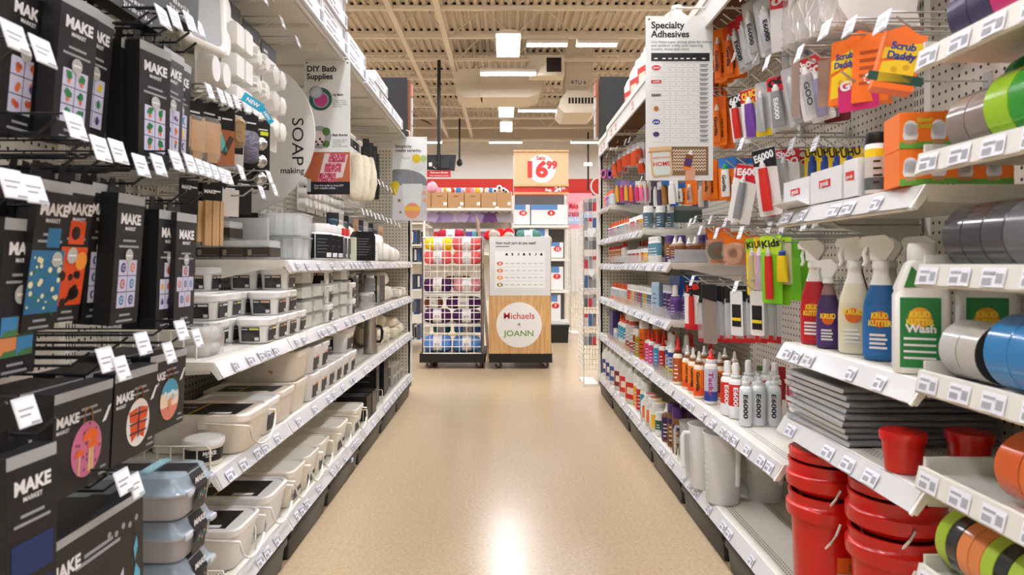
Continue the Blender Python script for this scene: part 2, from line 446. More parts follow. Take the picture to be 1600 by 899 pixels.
def label_mesh(wd):
    b = MB(); b.quad((-wd/2, 0, 0), (wd/2, 0, 0), (wd/2, 0, .030), (-wd/2, 0, .030), 0)
    b.quad((-wd*.42, -.0006, .004), (-wd*.02, -.0006, .004), (-wd*.02, -.0006, .014), (-wd*.42, -.0006, .014), 1)
    b.quad((-wd*.42, -.0006, .019), (wd*.1, -.0006, .019), (wd*.1, -.0006, .0235), (-wd*.42, -.0006, .0235), 1)
    b.quad((wd*.14, -.0006, .006), (wd*.42, -.0006, .006), (wd*.42, -.0006, .021), (wd*.14, -.0006, .021), 1)
    return b
LAB = {}
def put_label(parent, x, y, z, tilt, wd=.05, m=None):
    if wd not in LAB:
        o = label_mesh(wd).build('price_label', [labm[1], printg]); LAB[wd] = o.data; bpy.data.objects.remove(o)
    o = bpy.data.objects.new('price_label', LAB[wd]); COL.objects.link(o); o.parent = parent
    o.location = (x, y, z); o.rotation_euler = (tilt, 0, 0)
    return o
rng = random.Random(11)
def shelf(parent, L, z, dep=.365, x0=0.0, lip=.042, strip=True, seg=.6, labels=True, bracket=True, flat=False, name='shelf'):
    """local frame: x along the aisle, y = 0 at the front lip going back, z up"""
    b = MB(); T = .012
    b.box(0, L, .018, dep, -.022, 0, 0)                                   # deck pan
    out = -.010
    b.ext([(0, 0), (0, 0)], 0, 1) if False else None
    pr = [(.018, 0), (.012, 0), (out, -lip), (out + .008, -lip - .004), (.018, -.02)]
    b.loft([[(0, y, zz_) for y, zz_ in pr], [(L, y, zz_) for y, zz_ in pr]], 1)
    if bracket:
        for xx in (0.004, L - .007):
            b.loft([[(xx, .02, -.012), (xx, .02, -.03), (xx, .1, -.034), (xx, dep, -.095), (xx, dep, -.012)], [(xx + .003, .02, -.012), (xx + .003, .02, -.03), (xx + .003, .1, -.034), (xx + .003, dep, -.095), (xx + .003, dep, -.012)]], 1)
    # dividers stamped across the deck at each strip joint
    o = b.build(name, [deckmat, cream], parent, loc=(x0, 0, z))
    if strip:
        tl = math.atan2(.022, lip)
        s = MB(); n = max(1, round(L / seg))
        for i in range(n):
            a = L*i/n + .004; c = L*(i+1)/n - .004
            s.loft([[(a, .0085, -.002), (a, out - .0035, -lip + .002), (a, out - .001, -lip + .002), (a, .011, -.002)], [(c, .0085, -.002), (c, out - .0035, -lip + .002), (c, out - .001, -lip + .002), (c, .011, -.002)]], 0)
            s.loft([[(c, .012, 0), (c, out - .005, -lip), (c, out - .002, -lip - .003), (c, .014, -.003)], [(c + .007, .012, 0), (c + .007, out - .005, -lip), (c + .007, out - .002, -lip - .003), (c + .007, .014, -.003)]], 1)
        so = s.build('price_strip', [stripm, cream], o)
        if labels:
            x = .05 + rng.random()*.05
            while x < L - .04:
                put_label(o, x, out - .0035 - .0012, -lip + .006, -tl, .05 if rng.random() < .6 else .036)
                x += rng.choice((.06, .09, .11, .16, .2))
    return o
def gondola(label, side, y0, y1, shelves, top=2.2, base=True, ends=None, panel=True, group=None):
    """one bay of shelving: slotted posts, pegboard back, base deck and shelves. shelves: (z, depth, from, to)"""
    L = y1 - y0
    t = thing('shelving_bay', label, 'shelving', (-XF if side < 0 else XF, y0 if side < 0 else y1, 0), FACE_LEFT_AISLE if side < 0 else FACE_RIGHT_AISLE, 'shelving bays beside the aisle')
    D = XB - XF
    def lx(a, c):      # depth range along the aisle -> local x range
        return (a - y0, c - y0) if side < 0 else (y1 - c, y1 - a)
    MB().box(.001, L - .001, D + .012, D + .03, .05, top).build('back_panel', peg, t)
    for xx in (.012, L - .012):
        u = MB(); u.box(xx - .010, xx + .010, D - .004, D + .012, .02, top, 0)
        for s in (-.005, .005):
            q = .2
            while q < top - .05:
                u.box(xx + s - .0016, xx + s + .0016, D - .0046, D - .004, q, q + .016, 1); q += .0254
        u.build('slotted_post', [cream, slotblk], t)
    MB().box(.002, L - .002, D - .01, D + .03, 0, .05, 0).build('base_plinth', blkp, t)
    for xx in (.004, L - .034): MB().box(xx, xx + .03, D - .055, D - .012, 0, .127).build('base_foot', cream, t)
    if base:
        shelf(t, L - .004, .150, D - .006, .002, lip=.042, bracket=False, name='base_shelf')
    for (z, dep, a, c) in shelves:
        q0, q1 = lx(a, c)
        shelf(t, q1 - q0 - .006, z, dep - .006, q0 + .003)
    for e in (ends or []):
        xx = 0 if (e == 'near') == (side < 0) else L
        sgn = -1 if xx == 0 else 1
        MB().box(min(xx, xx + sgn*.02), max(xx, xx + sgn*.02), .012, D + .03, .05, top - .32).build('end_panel', peg, t)
        MB().box(min(xx, xx + sgn*.026), max(xx, xx + sgn*.026), -.002, .026, .05, top - .32).build('end_post', cream, t)
    return t
D = XB - XF - .004
gondola('cream pegboard shelving bay hung with black craft kit boxes', -1, .45, 1.72, [])
gondola('narrow cream shelving bay with a white tub behind a wire fence, two upper shelves', -1, 1.72, 2.29, [(.47, D, 1.72, 2.29), (.75, D, 1.72, 2.29)])
gondola('cream shelving bay carrying white soap base tubs under the soap sign', -1, 2.29, 3.44, [(.47, D, 2.29, 3.44), (.75, D, 2.29, 3.44), (1.013, D, 2.29, 3.44)])
gondola('cream shelving bay behind the hanging bath supplies poster', -1, 3.44, 4.6, [(.47, D, 3.44, 4.6), (.75, D, 3.44, 4.6), (1.013, D, 3.44, 4.6)])
gondola('cream shelving bay with a pegboard end panel, wax bags and a steel pouring jug', -1, 4.6, 5.28, [(.47, D, 4.6, 5.28), (.75, D, 4.6, 5.28), (1.013, D, 4.6, 5.28)], ends=['far'])
gondola('cream shelving bay holding the tape trays', 1, .45, 1.2, [])
gondola('cream shelving bay with red buckets, spray bottles and folded tarps', 1, 1.2, 1.81, [(.60, D, 1.2, 1.81), (.793, D, 1.2, 1.81), (1.14, D, 1.2, 1.81)])
gondola('cream shelving bay with hooks of carded glue above an almost empty base', 1, 1.81, 3.05, [(.465, D, 1.81, 3.05)])
gondola('cream shelving bay behind the specialty adhesives poster', 1, 3.05, 4.27, [(.465, D, 3.05, 4.27), (.745, D, 3.05, 4.27), (1.005, D, 3.05, 4.27), (1.185, D, 3.66, 4.27)])
gondola('cream shelving bay of craft glues with a pegboard end panel', 1, 4.27, 5.3, [(.465, D, 4.27, 5.3), (.745, D, 4.27, 5.3), (1.0, D, 4.27, 5.3), (1.185, D, 4.27, 5.3), (1.42, D, 4.88, 5.3)], ends=['far'])
# overhead shelves (each lifts off its brackets)
for i, (a, c, lab) in enumerate(((1.2, 2.29, 'overhead cream shelf above the silicone moulds'), (2.29, 3.44, 'overhead cream shelf under the tall pile of white cartons'),
                                 (3.44, 4.6, 'overhead cream shelf directly behind the bath supplies poster'), (4.6, 5.28, 'overhead cream shelf at the pegboard end, below the black display back'))):
    t = thing('overhead_shelf', lab, 'shelf', (-XF, a, 1.94), FACE_LEFT_AISLE, group='overhead shelves')
    so_ = shelf(t, c - a - .006, 0, D - .012, .003, strip=False, lip=.03, name='shelf_deck', bracket=False)
    for s in (.02, .49, .96): MB().box((c-a)*s, (c-a)*s + .012, .06, D - .014, -.05, -.0225).build('bracket', cream, t)
    for s in (.28, .75): MB().box((c-a)*s, (c-a)*s + .03, .03, D - .014, -.026, -.0225).build('stiffening_rib', creamd, t)
cardu = mat('brown_fibreboard', '#6B4420', 0.7)
headm = mat('header_card', '#E4E2DE', 0.5)
for i, (a, c, z, lab) in enumerate(((1.5, 3.05, 1.96, 'overhead shelf with white header card above the carded glue tubes'), (3.05, 4.27, 1.96, 'overhead shelf with white header card under the white jugs'),
                                 (4.27, 4.85, 1.96, 'overhead shelf with white header card beside the black display back'), (4.85, 5.3, 1.93, 'short lower overhead shelf with header card at the aisle end'))):
    t = thing('overhead_shelf', lab, 'shelf', (XF, c - .003, z), FACE_RIGHT_AISLE, group='overhead shelves')
    L = c - a - .006
    b = MB(); b.box(0, L, .01, D - .012, -.02, .0, 0); b.box(0, L, .014, D*.55, -.03, -.02, 1); b.build('shelf_deck', [cream, cardu], t)
    b = MB(); b.box(0, L, -.012, .008, -.02, .012, 1); b.box(0, L, -.006, .004, -.105, -.02, 0); b.build('header_card', [headm, cream], t)
    for q in (.3, .62):
        b = MB(); b.box(L*q, L*q + .05, -.008, -.006, -.085, -.045, 0); b.box(L*q + .008, L*q + .042, -.0092, -.008, -.075, -.068, 1)
        b.build('header_print', [mat('header_print', '#D9A090', .6), paper], t)

# ---------------------------------------------------------------- black bins under the base decks
def bin_proto():
    t = thing('storage_bin', 'black plastic storage bin under the base deck', 'bin', (0, 0, 0))
    L, Dp, H = .56, .36, .098
    MB().rbox([(L/2 - .012, Dp/2 - .01, 0), (L/2, Dp/2, .075)], .012, 2, 0, Matrix.Translation((0, Dp/2, 0))).build('body', blkp, t, 40)
    MB().rbox([(L/2 + .006, Dp/2 + .008, .074), (L/2 + .008, Dp/2 + .010, .08), (L/2 + .006, Dp/2 + .008, .094), (L/2 - .004, Dp/2, .098)], .014, 2, 0, Matrix.Translation((0, Dp/2, 0))).build('rim', blkp, t, 40)
    return t
BP = Proto(bin_proto())

bl = (1.72, 2.27, 2.78, 3.36, 3.98, 4.56, 5.2); br = (1.70, 2.26, 2.81, 3.4, 4.02, 4.66, 5.28)
for side, bb, nm in ((-1, bl, 'white tub'), (1, br, 'glue')):
    for i in range(len(bb) - 1):
        L = bb[i+1] - bb[i] - .02; yc = (bb[i] + bb[i+1]) / 2
        lab = f'{ordw(i)} black plastic bin from the camera under the {nm} side base shelf'
        o = BP.put((side * (XF - .002), yc, 0), FACE_LEFT_AISLE if side < 0 else FACE_RIGHT_AISLE, lab, f'black bins under the {nm} side', scale=(L/.58, .82, 1.03))
clip = thing('price_clip', 'small pale blue tab stuck on a black bin', 'tab', (-XF + .012, 3.18, .085), FACE_LEFT_AISLE)
MB().rbox([(.012, .004, -.008), (.012, .004, .008)], .003, 2).build('tab', mat('pale_blue_tab', '#B9D3E6', .4), clip)
# ================================================================ hooks
hook_src = {}
def hook(side, Y, z, L, label, tagw=.036, m=None, twin=True, lead=.0, tilt=25, group=None, tagged=True):
    """peg hook: prong, label arm above it, price tag at the tip"""
    key = (round(L, 3), tagw, m.name if m else '', twin, tagged)
    if key not in hook_src:
        t = thing('peg_hook', label, 'hook', (0, 0, 0))
        mm = m or wire_d
        b = MB(); b.tube([(0, 0, 0), (0, -L + .03, 0), (0, -L, .022)], .0026, 6); b.box(-.014, .014, -.003, 0, -.02, .02); b.build('prong', mm, t)
        if twin and tagged:
            b = MB(); b.tube([(0, 0, .03), (0, -L - .01, .03), (0, -L - .02, .026)], .002, 6); b.build('label_arm', mm, t)
        if tagged:
            b = MB()
            T = Matrix.Translation((0, -L - .022, .026)) @ Matrix.Rotation(R(-18), 4, 'X')
            b.box(-tagw/2, tagw/2, -.001, .001, -.037, .004, 0, T); b.box(-tagw/2 + .002, tagw/2 - .002, -.0016, -.001, -.035, 0, 1, T)
            for (q0, q1, zz) in ((-.4, .3, -.012), (-.4, .1, -.02), (.0, .42, -.032)):
                b.box(tagw*q0, tagw*q1, -.0019, -.0016, zz - .003, zz, 2, T)
            b.build('price_tag', [tagp, paper, printg], t)
        hook_src[key] = Proto(t)
    o = hook_src[key].put((side * (XB - .003 - lead), Y, z), FACE_LEFT_AISLE if side < 0 else FACE_RIGHT_AISLE, label, group)
    return o

# ================================================================ black craft kit boxes
leafm = mat('leaf_print', '#2F7D4F', .6); potm = mat('pot_print', '#D9713A', .6); navym = mat('navy_print', '#34407A', .6); rustm = mat('rust_print', '#B5512E', .6)
skym = mat('sky_print', '#3E86B8', .6); darkskym = mat('night_print', '#1B2F60', .6); blossom = mat('blossom_print', '#E6E2B8', .6); sunset = mat('sunset_print', '#D9501E', .6); sunset2 = mat('sunset_glow_print', '#EF9A3C', .6)
sealm = mat('grey_seal', '#B6B8B6', .45)
def kit_body(t, w, h, d, tab=True, band=.018):
    b = MB(); b.box(-w/2, w/2, .0, d, -h, 0, 0)
    b.quad((-w/2, -.0004, -h), (w/2, -.0004, -h), (w/2, -.0004, -band), (-w/2, -.0004, -band), 1)
    b.quad((-w/2, -.0004, -band), (w/2, -.0004, -band), (w/2, -.0004, 0), (-w/2, -.0004, 0), 2)
    b.build('carton', [blk, blkf, silver], t)
    if tab:
        b = MB(); b.ext([(-w*.32, 0), (w*.32, 0), (w*.26, .028), (w*.08, .03), (w*.08, .014), (-w*.08, .014), (-w*.08, .03), (-w*.26, .028)], d - .003, d - .001); b.build('hang_tab', blk, t)
def brandmark(t, x, z, s, align='CENTER', y=-.001):
    b = MB(); b.text('MAKE', s, x, z, y, 0, align=align, bold=.045); b.text('MARKET', s*.36, x if align == 'CENTER' else x, z - s*.48, y, 0, align=align, bold=.02)
    b.build('lettering', [paper], t)
def fine_print(t, w, z, rows=2, x=0, y=-.0009, s=.004, m=None):
    b = MB()
    for i in range(rows):
        ww = w * (.55 if i == 0 else .85)
        b.box(x - ww/2, x + ww/2, y, y + .0003, z - i*.011 - s, z - i*.011)
    b.build('small_lettering', m or printg, t)
def blob(b, x, z, r, m, y, sx=1.0, n=9): b.disc(x, z, r, y, m, n=n, sx=sx)
def tile_art(t, w, rows, cols, x0, z0, cw, ch, kind, seed):
    rr = random.Random(seed); b = MB(); y = -.001
    for i in range(rows):
        for j in range(cols):
            xa = x0 + j*cw; za = z0 - i*ch
            b.quad((xa + .0008, y, za - ch + .0008), (xa + cw - .0008, y, za - ch + .0008), (xa + cw - .0008, y, za - .0008), (xa + .0008, y, za - .0008), 0)
            cx, cz = xa + cw/2, za - ch/2; y2 = y - .0005; y3 = y - .0009
            if kind == 'plants':
                blob(b, cx, cz + ch*.12, cw*.24, 1, y2, .9)
                for q in range(4): blob(b, cx + rr.uniform(-.22, .22)*cw, cz + rr.uniform(0, .32)*ch, cw*.11, 1, y3)
                b.add([(cx - cw*.13, y3, cz - ch*.1), (cx - cw*.09, y3, cz - ch*.32), (cx + cw*.09, y3, cz - ch*.32), (cx + cw*.13, y3, cz - ch*.1)], [(0,1,2,3)], 2)
            elif kind == 'insects':
                c = (3, 4, 5, 1)[rr.randrange(4)]
                blob(b, cx, cz - ch*.06, cw*.2, c, y2, .8, 12); blob(b, cx, cz + ch*.17, cw*.1, c, y2)
                for q in (-1, 0, 1): b.box(cx - cw*.28, cx + cw*.28, y2, y2 + .0002, cz + q*ch*.1 - .0006, cz + q*ch*.1 + .0006, c)
            elif kind == 'fruit':
                c = (2, 4, 1, 3, 5)[rr.randrange(5)]
                for q in range(3): blob(b, cx + rr.uniform(-.18, .18)*cw, cz + rr.uniform(-.22, .22)*ch, cw*rr.uniform(.1, .2), c if q else 2, y2 - q*.0002)
            elif kind == 'moons':
                c = (3, 5, 6)[rr.randrange(3)]; blob(b, cx, cz, cw*.3, c, y2, .8, 14); blob(b, cx + cw*.09, cz, cw*.2, 7, y3, .8, 12)
            elif kind == 'shells':
                c = (4, 3, 2, 6)[rr.randrange(4)]; blob(b, cx, cz, cw*.3, c, y2, .85, 14); blob(b, cx, cz, cw*.18, 7, y3, .8, 12); blob(b, cx, cz, cw*.09, c, y3 - .0003)
    b.build('picture_grid', [lilac, leafm, potm, navym, rustm, yellow, skym, mat('pale_print', '#C8CFE0', .6)], t)
def seal(t, x, z, r):
    MB().disc(x, z, r, -.0024, 0, n=18).box(x - r*.7, x + r*.7, -.0028, -.0025, z - r*.1, z + r*.1, 1).build('seal', [sealm, paper], t)
KW, KH, KD = .092, .245, .032
def kit(label, kind, pl, pr, yt, yb, seed=1, tilt=5, yaw=0, n_behind=1, H=KH, W=KW):
    Y = H * F / (yb - yt); pc = (pl + pr) / 2; X = XY(pc, Y); z = ZY(yt, Y)
    t = thing('hanging_kit_box', label, 'kit box', (X, Y, z), group='hanging black craft kit boxes', rot=(R(tilt), 0, FACE_LEFT_AISLE + R(yaw)))
    s = H / KH; w, h, d = W, H, KD
    kit_body(t, w, h, d); brandmark(t, 0, -.055*s, .026)
    fine_print(t, w*.85, -.085*s)
    if kind in ('plants', 'insects', 'fruit', 'moons', 'shells'):
        tile_art(t, w, 3, 2, -w*.34, -h*.5, w*.34, h*.125, kind, seed); seal(t, 0, -h*.47, .013)
    elif kind == 'birds':
        tile_art(t, w, 1, 1, -w*.2, -h*.44, w*.4, h*.13, 'insects', seed); tile_art(t, w, 2, 3, -w*.38, -h*.58, w*.253, h*.13, 'insects', seed + 3); seal(t, 0, -h*.40, .012)
    elif kind == 'mandalas':
        tile_art(t, w, 1, 1, -w*.17, -h*.46, w*.34, h*.1, 'shells', seed); tile_art(t, w, 1, 3, -w*.42, -h*.56, w*.28, h*.13, 'shells', seed + 1); tile_art(t, w, 1, 2, -w*.3, -h*.69, w*.3, h*.14, 'shells', seed + 2); seal(t, 0, -h*.41, .012)
    elif kind == 'blossom':
        b = MB(); b.quad((-w*.5, -.001, -h*.88), (w*.5, -.001, -h*.88), (w*.5, -.001, -h*.46), (-w*.5, -.001, -h*.46), 0); rr = random.Random(5)
        b.quad((-w*.1, -.001, -h*.44), (w*.3, -.001, -h*.44), (w*.3, -.001, -h*.31), (-w*.1, -.001, -h*.31), 0)
        for q in range(26): blob(b, rr.uniform(-.44, .44)*w, rr.uniform(-.85, -.5)*h, rr.uniform(.002, .006), 1, -.0014, n=7)
        for q in range(14):
            x, zz = rr.uniform(-.4, .3)*w, rr.uniform(-.86, -.6)*h; b.box(x, x + .016, -.0013, -.0011, zz, zz + .002, 2, Matrix.Translation((x, 0, zz)) @ Matrix.Rotation(rr.uniform(-1, 1), 4, 'Y') @ Matrix.Translation((-x, 0, -zz)))
        b.build('flower_picture', [mat('blue_picture', '#2A6F9A', .6), blossom, leafm], t); seal(t, w*.26, -h*.52, .013)
    elif kind == 'sunset':
        b = MB(); b.quad((-w*.5, -.001, -h*.88), (w*.5, -.001, -h*.88), (w*.5, -.001, -h*.46), (-w*.5, -.001, -h*.46), 0); b.quad((-w*.3, -.001, -h*.44), (w*.3, -.001, -h*.44), (w*.3, -.001, -h*.27), (-w*.3, -.001, -h*.27), 0); rr = random.Random(6)
        blob(b, w*.3, -h*.56, .016, 1, -.0014, n=14)
        for q in range(12): blob(b, rr.uniform(-.45, .4)*w, rr.uniform(-.86, -.62)*h, rr.uniform(.004, .011), 2, -.0016, n=8)
        blob(b, -.004, -h*.36, .012, 2, -.0014); b.build('horse_picture', [sunset, sunset2, mat('silhouette_print', '#2A1510', .6)], t); seal(t, -w*.1, -h*.52, .014)
    elif kind == 'landscape':
        seal(t, 0, -h*.48, .015); b = MB()
        for i in range(2):
            for j in range(2):
                x0 = -w*.4 + j*w*.4; z1 = -h*.62 - i*h*.13; b.quad((x0, -.001, z1 - h*.125), (x0 + w*.39, -.001, z1 - h*.125), (x0 + w*.39, -.001, z1), (x0, -.001, z1), (i + j) % 2)
                b.quad((x0, -.0014, z1 - h*.125), (x0 + w*.39, -.0014, z1 - h*.125), (x0 + w*.39, -.0014, z1 - h*.08), (x0 + w*.1, -.0014, z1 - h*.09), 2)
        b.build('landscape_picture', [skym, mat('dawn_print', '#D88A55', .6), mat('meadow_print', '#4C7C4A', .6)], t)
    elif kind == 'night':
        b = MB()
        for q in (0, 1): b.quad((-w*.42, -.001, -h*.5 - q*h*.26 - h*.2), (w*.42, -.001, -h*.5 - q*h*.26 - h*.2), (w*.42, -.001, -h*.5 - q*h*.26), (-w*.42, -.001, -h*.5 - q*h*.26), 0)
        blob(b, .01, -h*.88, .012, 1, -.0014, n=14); b.build('night_picture', [darkskym, blossom], t)
    fine_print(t, w*.7, -h*.92, 2)
    for k in range(n_behind):
        u = thing('hanging_kit_box', 'plain black side of a kit box hanging directly behind the ' + label.replace('black kit box ', 'one '), 'kit box', (X - (KD + .004)*(k+1), Y, z + .002), group='hanging black craft kit boxes', rot=(R(tilt), 0, FACE_LEFT_AISLE + R(yaw)))
        u['label'] = ' '.join(u['label'].split()[:16])
        kit_body(u, w, h, d)
    hook(-1, Y, z + .022, max(.1, XB + X + .03), ' '.join(('dark peg hook carrying the ' + label).split()[:16]), group='dark hooks among the kit boxes', tagged=False)
    return t
kit('black kit box with red fruit pictures, partly behind two big price tags', 'fruit', 28, 70, -25, 210, 3)
kit('black kit box with six cactus pictures, topmost row, biggest side face', 'plants', 103, 152, 0, 222, 1, yaw=-4)
kit('black kit box with beetle pictures, just behind the cactus box', 'insects', 138, 176, 18, 226, 5)
kit('black kit box with potted plant pictures, square on beside the sand coloured packs', 'plants', 220, 267, 72, 262, 2, tilt=1, yaw=-10)
kit('black kit box showing a red and blue picture column behind the potted plant box', 'fruit', 262, 283, 82, 258, 8, tilt=2)
kit('black kit box edge, last of the top row before the window sheet', 'moons', 277, 293, 96, 258, 9, tilt=2, n_behind=0)
kit('black kit box with four small landscape pictures, lower row', 'landscape', 22, 62, 343, 588, 1)
kit('black kit box with white blossoms on a blue picture', 'blossom', 66, 116, 284, 520, 1, tilt=8, W=.08)
kit('black kit box with an orange sunset horse picture', 'sunset', 112, 150, 287, 505, 1, tilt=8, H=.24, W=.07)
kit('black kit box with moon phase pictures in the lower row', 'moons', 145, 183, 288, 500, 2, tilt=5, H=.25, W=.075, n_behind=0)
kit('black kit box with round mandala pictures in two columns', 'shells', 190, 224, 305, 507, 4, tilt=4)
kit('black kit box with bird and peacock pictures', 'birds', 250, 282, 330, 512, 4, tilt=2)
kit('black kit box with orange shell pictures, last of the lower row', 'mandalas', 277, 308, 334, 510, 6, tilt=2)
kit('black kit box with blue night sky pictures, at the lower frame corner', 'night', 22, 79, 703, 978, 1, tilt=0, yaw=-4, n_behind=2)
kit('black kit box with pale lettering, cut by the frame edge beside the landscape box', 'landscape', -16, 12, 340, 590, 2, n_behind=0)
# wide ornament kit boxes
def ornament(label, art, X, Y0_, W, z, H, seed):
    t = thing('hanging_kit_box', label, 'kit box', (X, Y0_ + W/2, z), group='wide hanging ornament kit boxes', rot=(R(3), 0, FACE_LEFT_AISLE))
    kit_body(t, W, H, .04, tab=False, band=.016); b = MB()
    b.text('MAKE', .022, -W*.46, -.055, -.001, align='LEFT', bold=.045); b.text('MARKET', .0085, -W*.455, -.066, -.001, align='LEFT', bold=.02); b.build('lettering', paper, t)
    fine_print(t, W*.5, -.036, 2, x=W*.08)
    cx, cz, r = W*.06, -H*.62, H*.27
    rr = random.Random(seed); b = MB(); b.disc(cx, cz, r, -.0012, 0, n=28, sx=.9)
    if art == 'mushroom':
        for q in range(30):
            a = rr.uniform(0, 6.28); k = rr.uniform(.2, .95)*r; blob(b, cx + .9*k*math.cos(a), cz + k*math.sin(a), .0035, 3, -.0015, n=6)
        for (dx, dz, s) in ((.008, .014, 1), (-.02, -.008, .6), (.016, .0, .7)):
            b.ext([(cx + dx - .004*s, cz - r*.85), (cx + dx + .004*s, cz - r*.85), (cx + dx + .003*s, cz + dz), (cx + dx - .003*s, cz + dz)], -.002, -.0016, 2)
            b.add([(cx + dx + .022*s*math.cos(R(a)), -.0022, cz + dz + .02*s*math.sin(R(a))) for a in range(0, 181, 20)], [tuple(range(10))], 1)
    elif art == 'butterfly':
        for sx in (-1, 1):
            b.add([(cx, -.0016, cz), (cx + sx*.006, -.0016, cz + .03), (cx + sx*.034, -.0016, cz + .024), (cx + sx*.03, -.0016, cz + .004)], [(0,1,2,3)], 1)
            b.add([(cx, -.0016, cz), (cx + sx*.028, -.0016, cz - .002), (cx + sx*.022, -.0016, cz - .034), (cx + sx*.004, -.0016, cz - .024)], [(0,1,2,3)], 1)
            for q in range(3): b.box(cx, cx + sx*.03 if sx > 0 else cx, -.002, -.0018, cz - .02 + q*.018, cz - .017 + q*.018, 3) if sx > 0 else b.box(cx - .03, cx, -.002, -.0018, cz - .02 + q*.018, cz - .017 + q*.018, 3)
        b.box(cx - .002, cx + .002, -.0022, -.002, cz - .028, cz + .03, 3)
    else:
        b.add([(cx + .9*r*math.cos(R(a)), -.0016, cz + r*math.sin(R(a))) for a in range(20, 161, 14)], [tuple(range(11))], 1)
        for q in range(12): blob(b, cx + rr.uniform(-.5, .7)*r, cz + rr.uniform(.0, .4)*r, .005, 2, -.002, n=7)
        b.add([(cx + .9*r*math.cos(R(a)), -.0016, cz + r*math.sin(R(a))) for a in range(200, 341, 14)], [tuple(range(11))], 4)
        b.box(cx - .006, cx + .006, -.0024, -.0021, cz - r*.5, cz + r*.05, 3)
    cols = {'mushroom': [mat('mauve_print', '#C76F93', .6), mat('cap_print', '#E2632A', .6), mat('stalk_print', '#DDB98A', .6), mat('dusty_print', '#8E3E66', .6)],
            'butterfly': [mat('ivory_print', '#E6E2DC', .6), mat('monarch_print', '#D9541F', .6), paper, mat('ink_print', '#2B2440', .6)],
            'beach': [mat('sand_print', '#EBD3B8', .6), mat('sea_print', '#4B9FC0', .6), mat('foam_print', '#D9EEF4', .6), mat('bottle_print', '#D98A5B', .6), mat('coral_print', '#D9836F', .6)]}[art]
    b.build('ornament_picture', cols, t)
    MB().tube([(cx - .012, -.0016, cz + r*.98), (cx - .009, -.0016, cz + r*1.4), (cx, -.0016, cz + r*1.5), (cx + .009, -.0016, cz + r*1.4), (cx + .012, -.0016, cz + r*.98)], .0016, 5).build('hanging_loop', brown, t)
    b = MB(); b.add([(cx + .04, -.0014, cz + r*.75), (cx + .052, -.0014, cz + r*.8), (cx + .066, -.0014, cz + r*1.35), (cx + .058, -.0014, cz + r*1.3)], [(0,1,2,3)]); b.build('arrow', paper, t)
    fine_print(t, .03, -H*.86, 2, x=W*.38)
    hook(-1, Y0_ + W/2, z + .02, XB + X + .03, ' '.join(('dark peg hook over the ' + label).split()[:16]), group='dark hooks among the kit boxes')
    for k in (1, 2):
        u = thing('hanging_kit_box', f'{"second" if k == 1 else "third"} plain black carton behind the {art} ornament box', 'kit box', (X - .047*k, Y0_ + W/2 - .01*k, z + .003), group='wide hanging ornament kit boxes', rot=(R(3), 0, FACE_LEFT_AISLE))
        kit_body(u, W, H, .04, tab=False)
ornament('black ornament kit box with a pink mushroom disc', 'mushroom', -.70, 1.06, .158, .795, .172, 1)
ornament('black ornament kit box with an orange butterfly disc', 'butterfly', -.70, 1.225, .150, .80, .168, 2)
ornament('black ornament kit box with a beach bottle disc', 'beach', -.72, 1.385, .155, .81, .165, 3)
# big light pad box
t = thing('hanging_kit_box', 'big flat black light pad kit box below the ornament boxes', 'kit box', (-.70, 1.175, .565), group='light pad boxes', rot=(0, 0, FACE_LEFT_AISLE))
kit_body(t, .285, .33, .045, tab=False, band=.014); b = MB(); b.text('MAKE', .03, -.13, -.062, -.001, align='LEFT', bold=.045); b.text('MARKET', .011, -.13, -.078, -.001, align='LEFT', bold=.02); b.build('lettering', paper, t)
fine_print(t, .15, -.05, 2, x=.0, s=.006)
b = MB(); b.add([(-.03, -.001, -.29), (.075, -.001, -.29), (.075, -.001, -.12), (.0, -.001, -.2)], [(0,1,2,3)], 0); b.add([(.0, -.0014, -.26), (.06, -.0014, -.26), (.065, -.0014, -.17), (.02, -.0014, -.21)], [(0,1,2,3)], 1); b.build('pad_picture', [lilac, mat('mauve_pad', '#9C7C94', .6)], t)
b = MB(); b.ext([(.095, -.2), (.115, -.13), (.13, -.15), (.125, -.24), (.1, -.25)], -.0014, -.001, 0); b.ext([(.108, -.1), (.118, -.08), (.122, -.1), (.112, -.125)], -.0014, -.001, 0); b.build('pen_picture', mat('pen_blue', '#5FA8C8', .6), t)
b = MB()
for q in range(5): b.disc(.03 + q*.022, -.045 - (q % 2)*.006, .006, -.001, 0, n=10)
b.build('small_icon', printg, t)
for k in (1, 2):
    u = thing('hanging_kit_box', f'{"second" if k == 1 else "third"} plain black light pad carton behind the big one', 'kit box', (-.70 - .05*k, 1.175 - .004*k, .56 - .004*k), group='light pad boxes', rot=(0, 0, FACE_LEFT_AISLE)); kit_body(u, .285, .33, .045, tab=False)
hook(-1, 1.2, .60, .42, 'dark peg hook with tag over the big light pad box', group='dark hooks among the kit boxes')
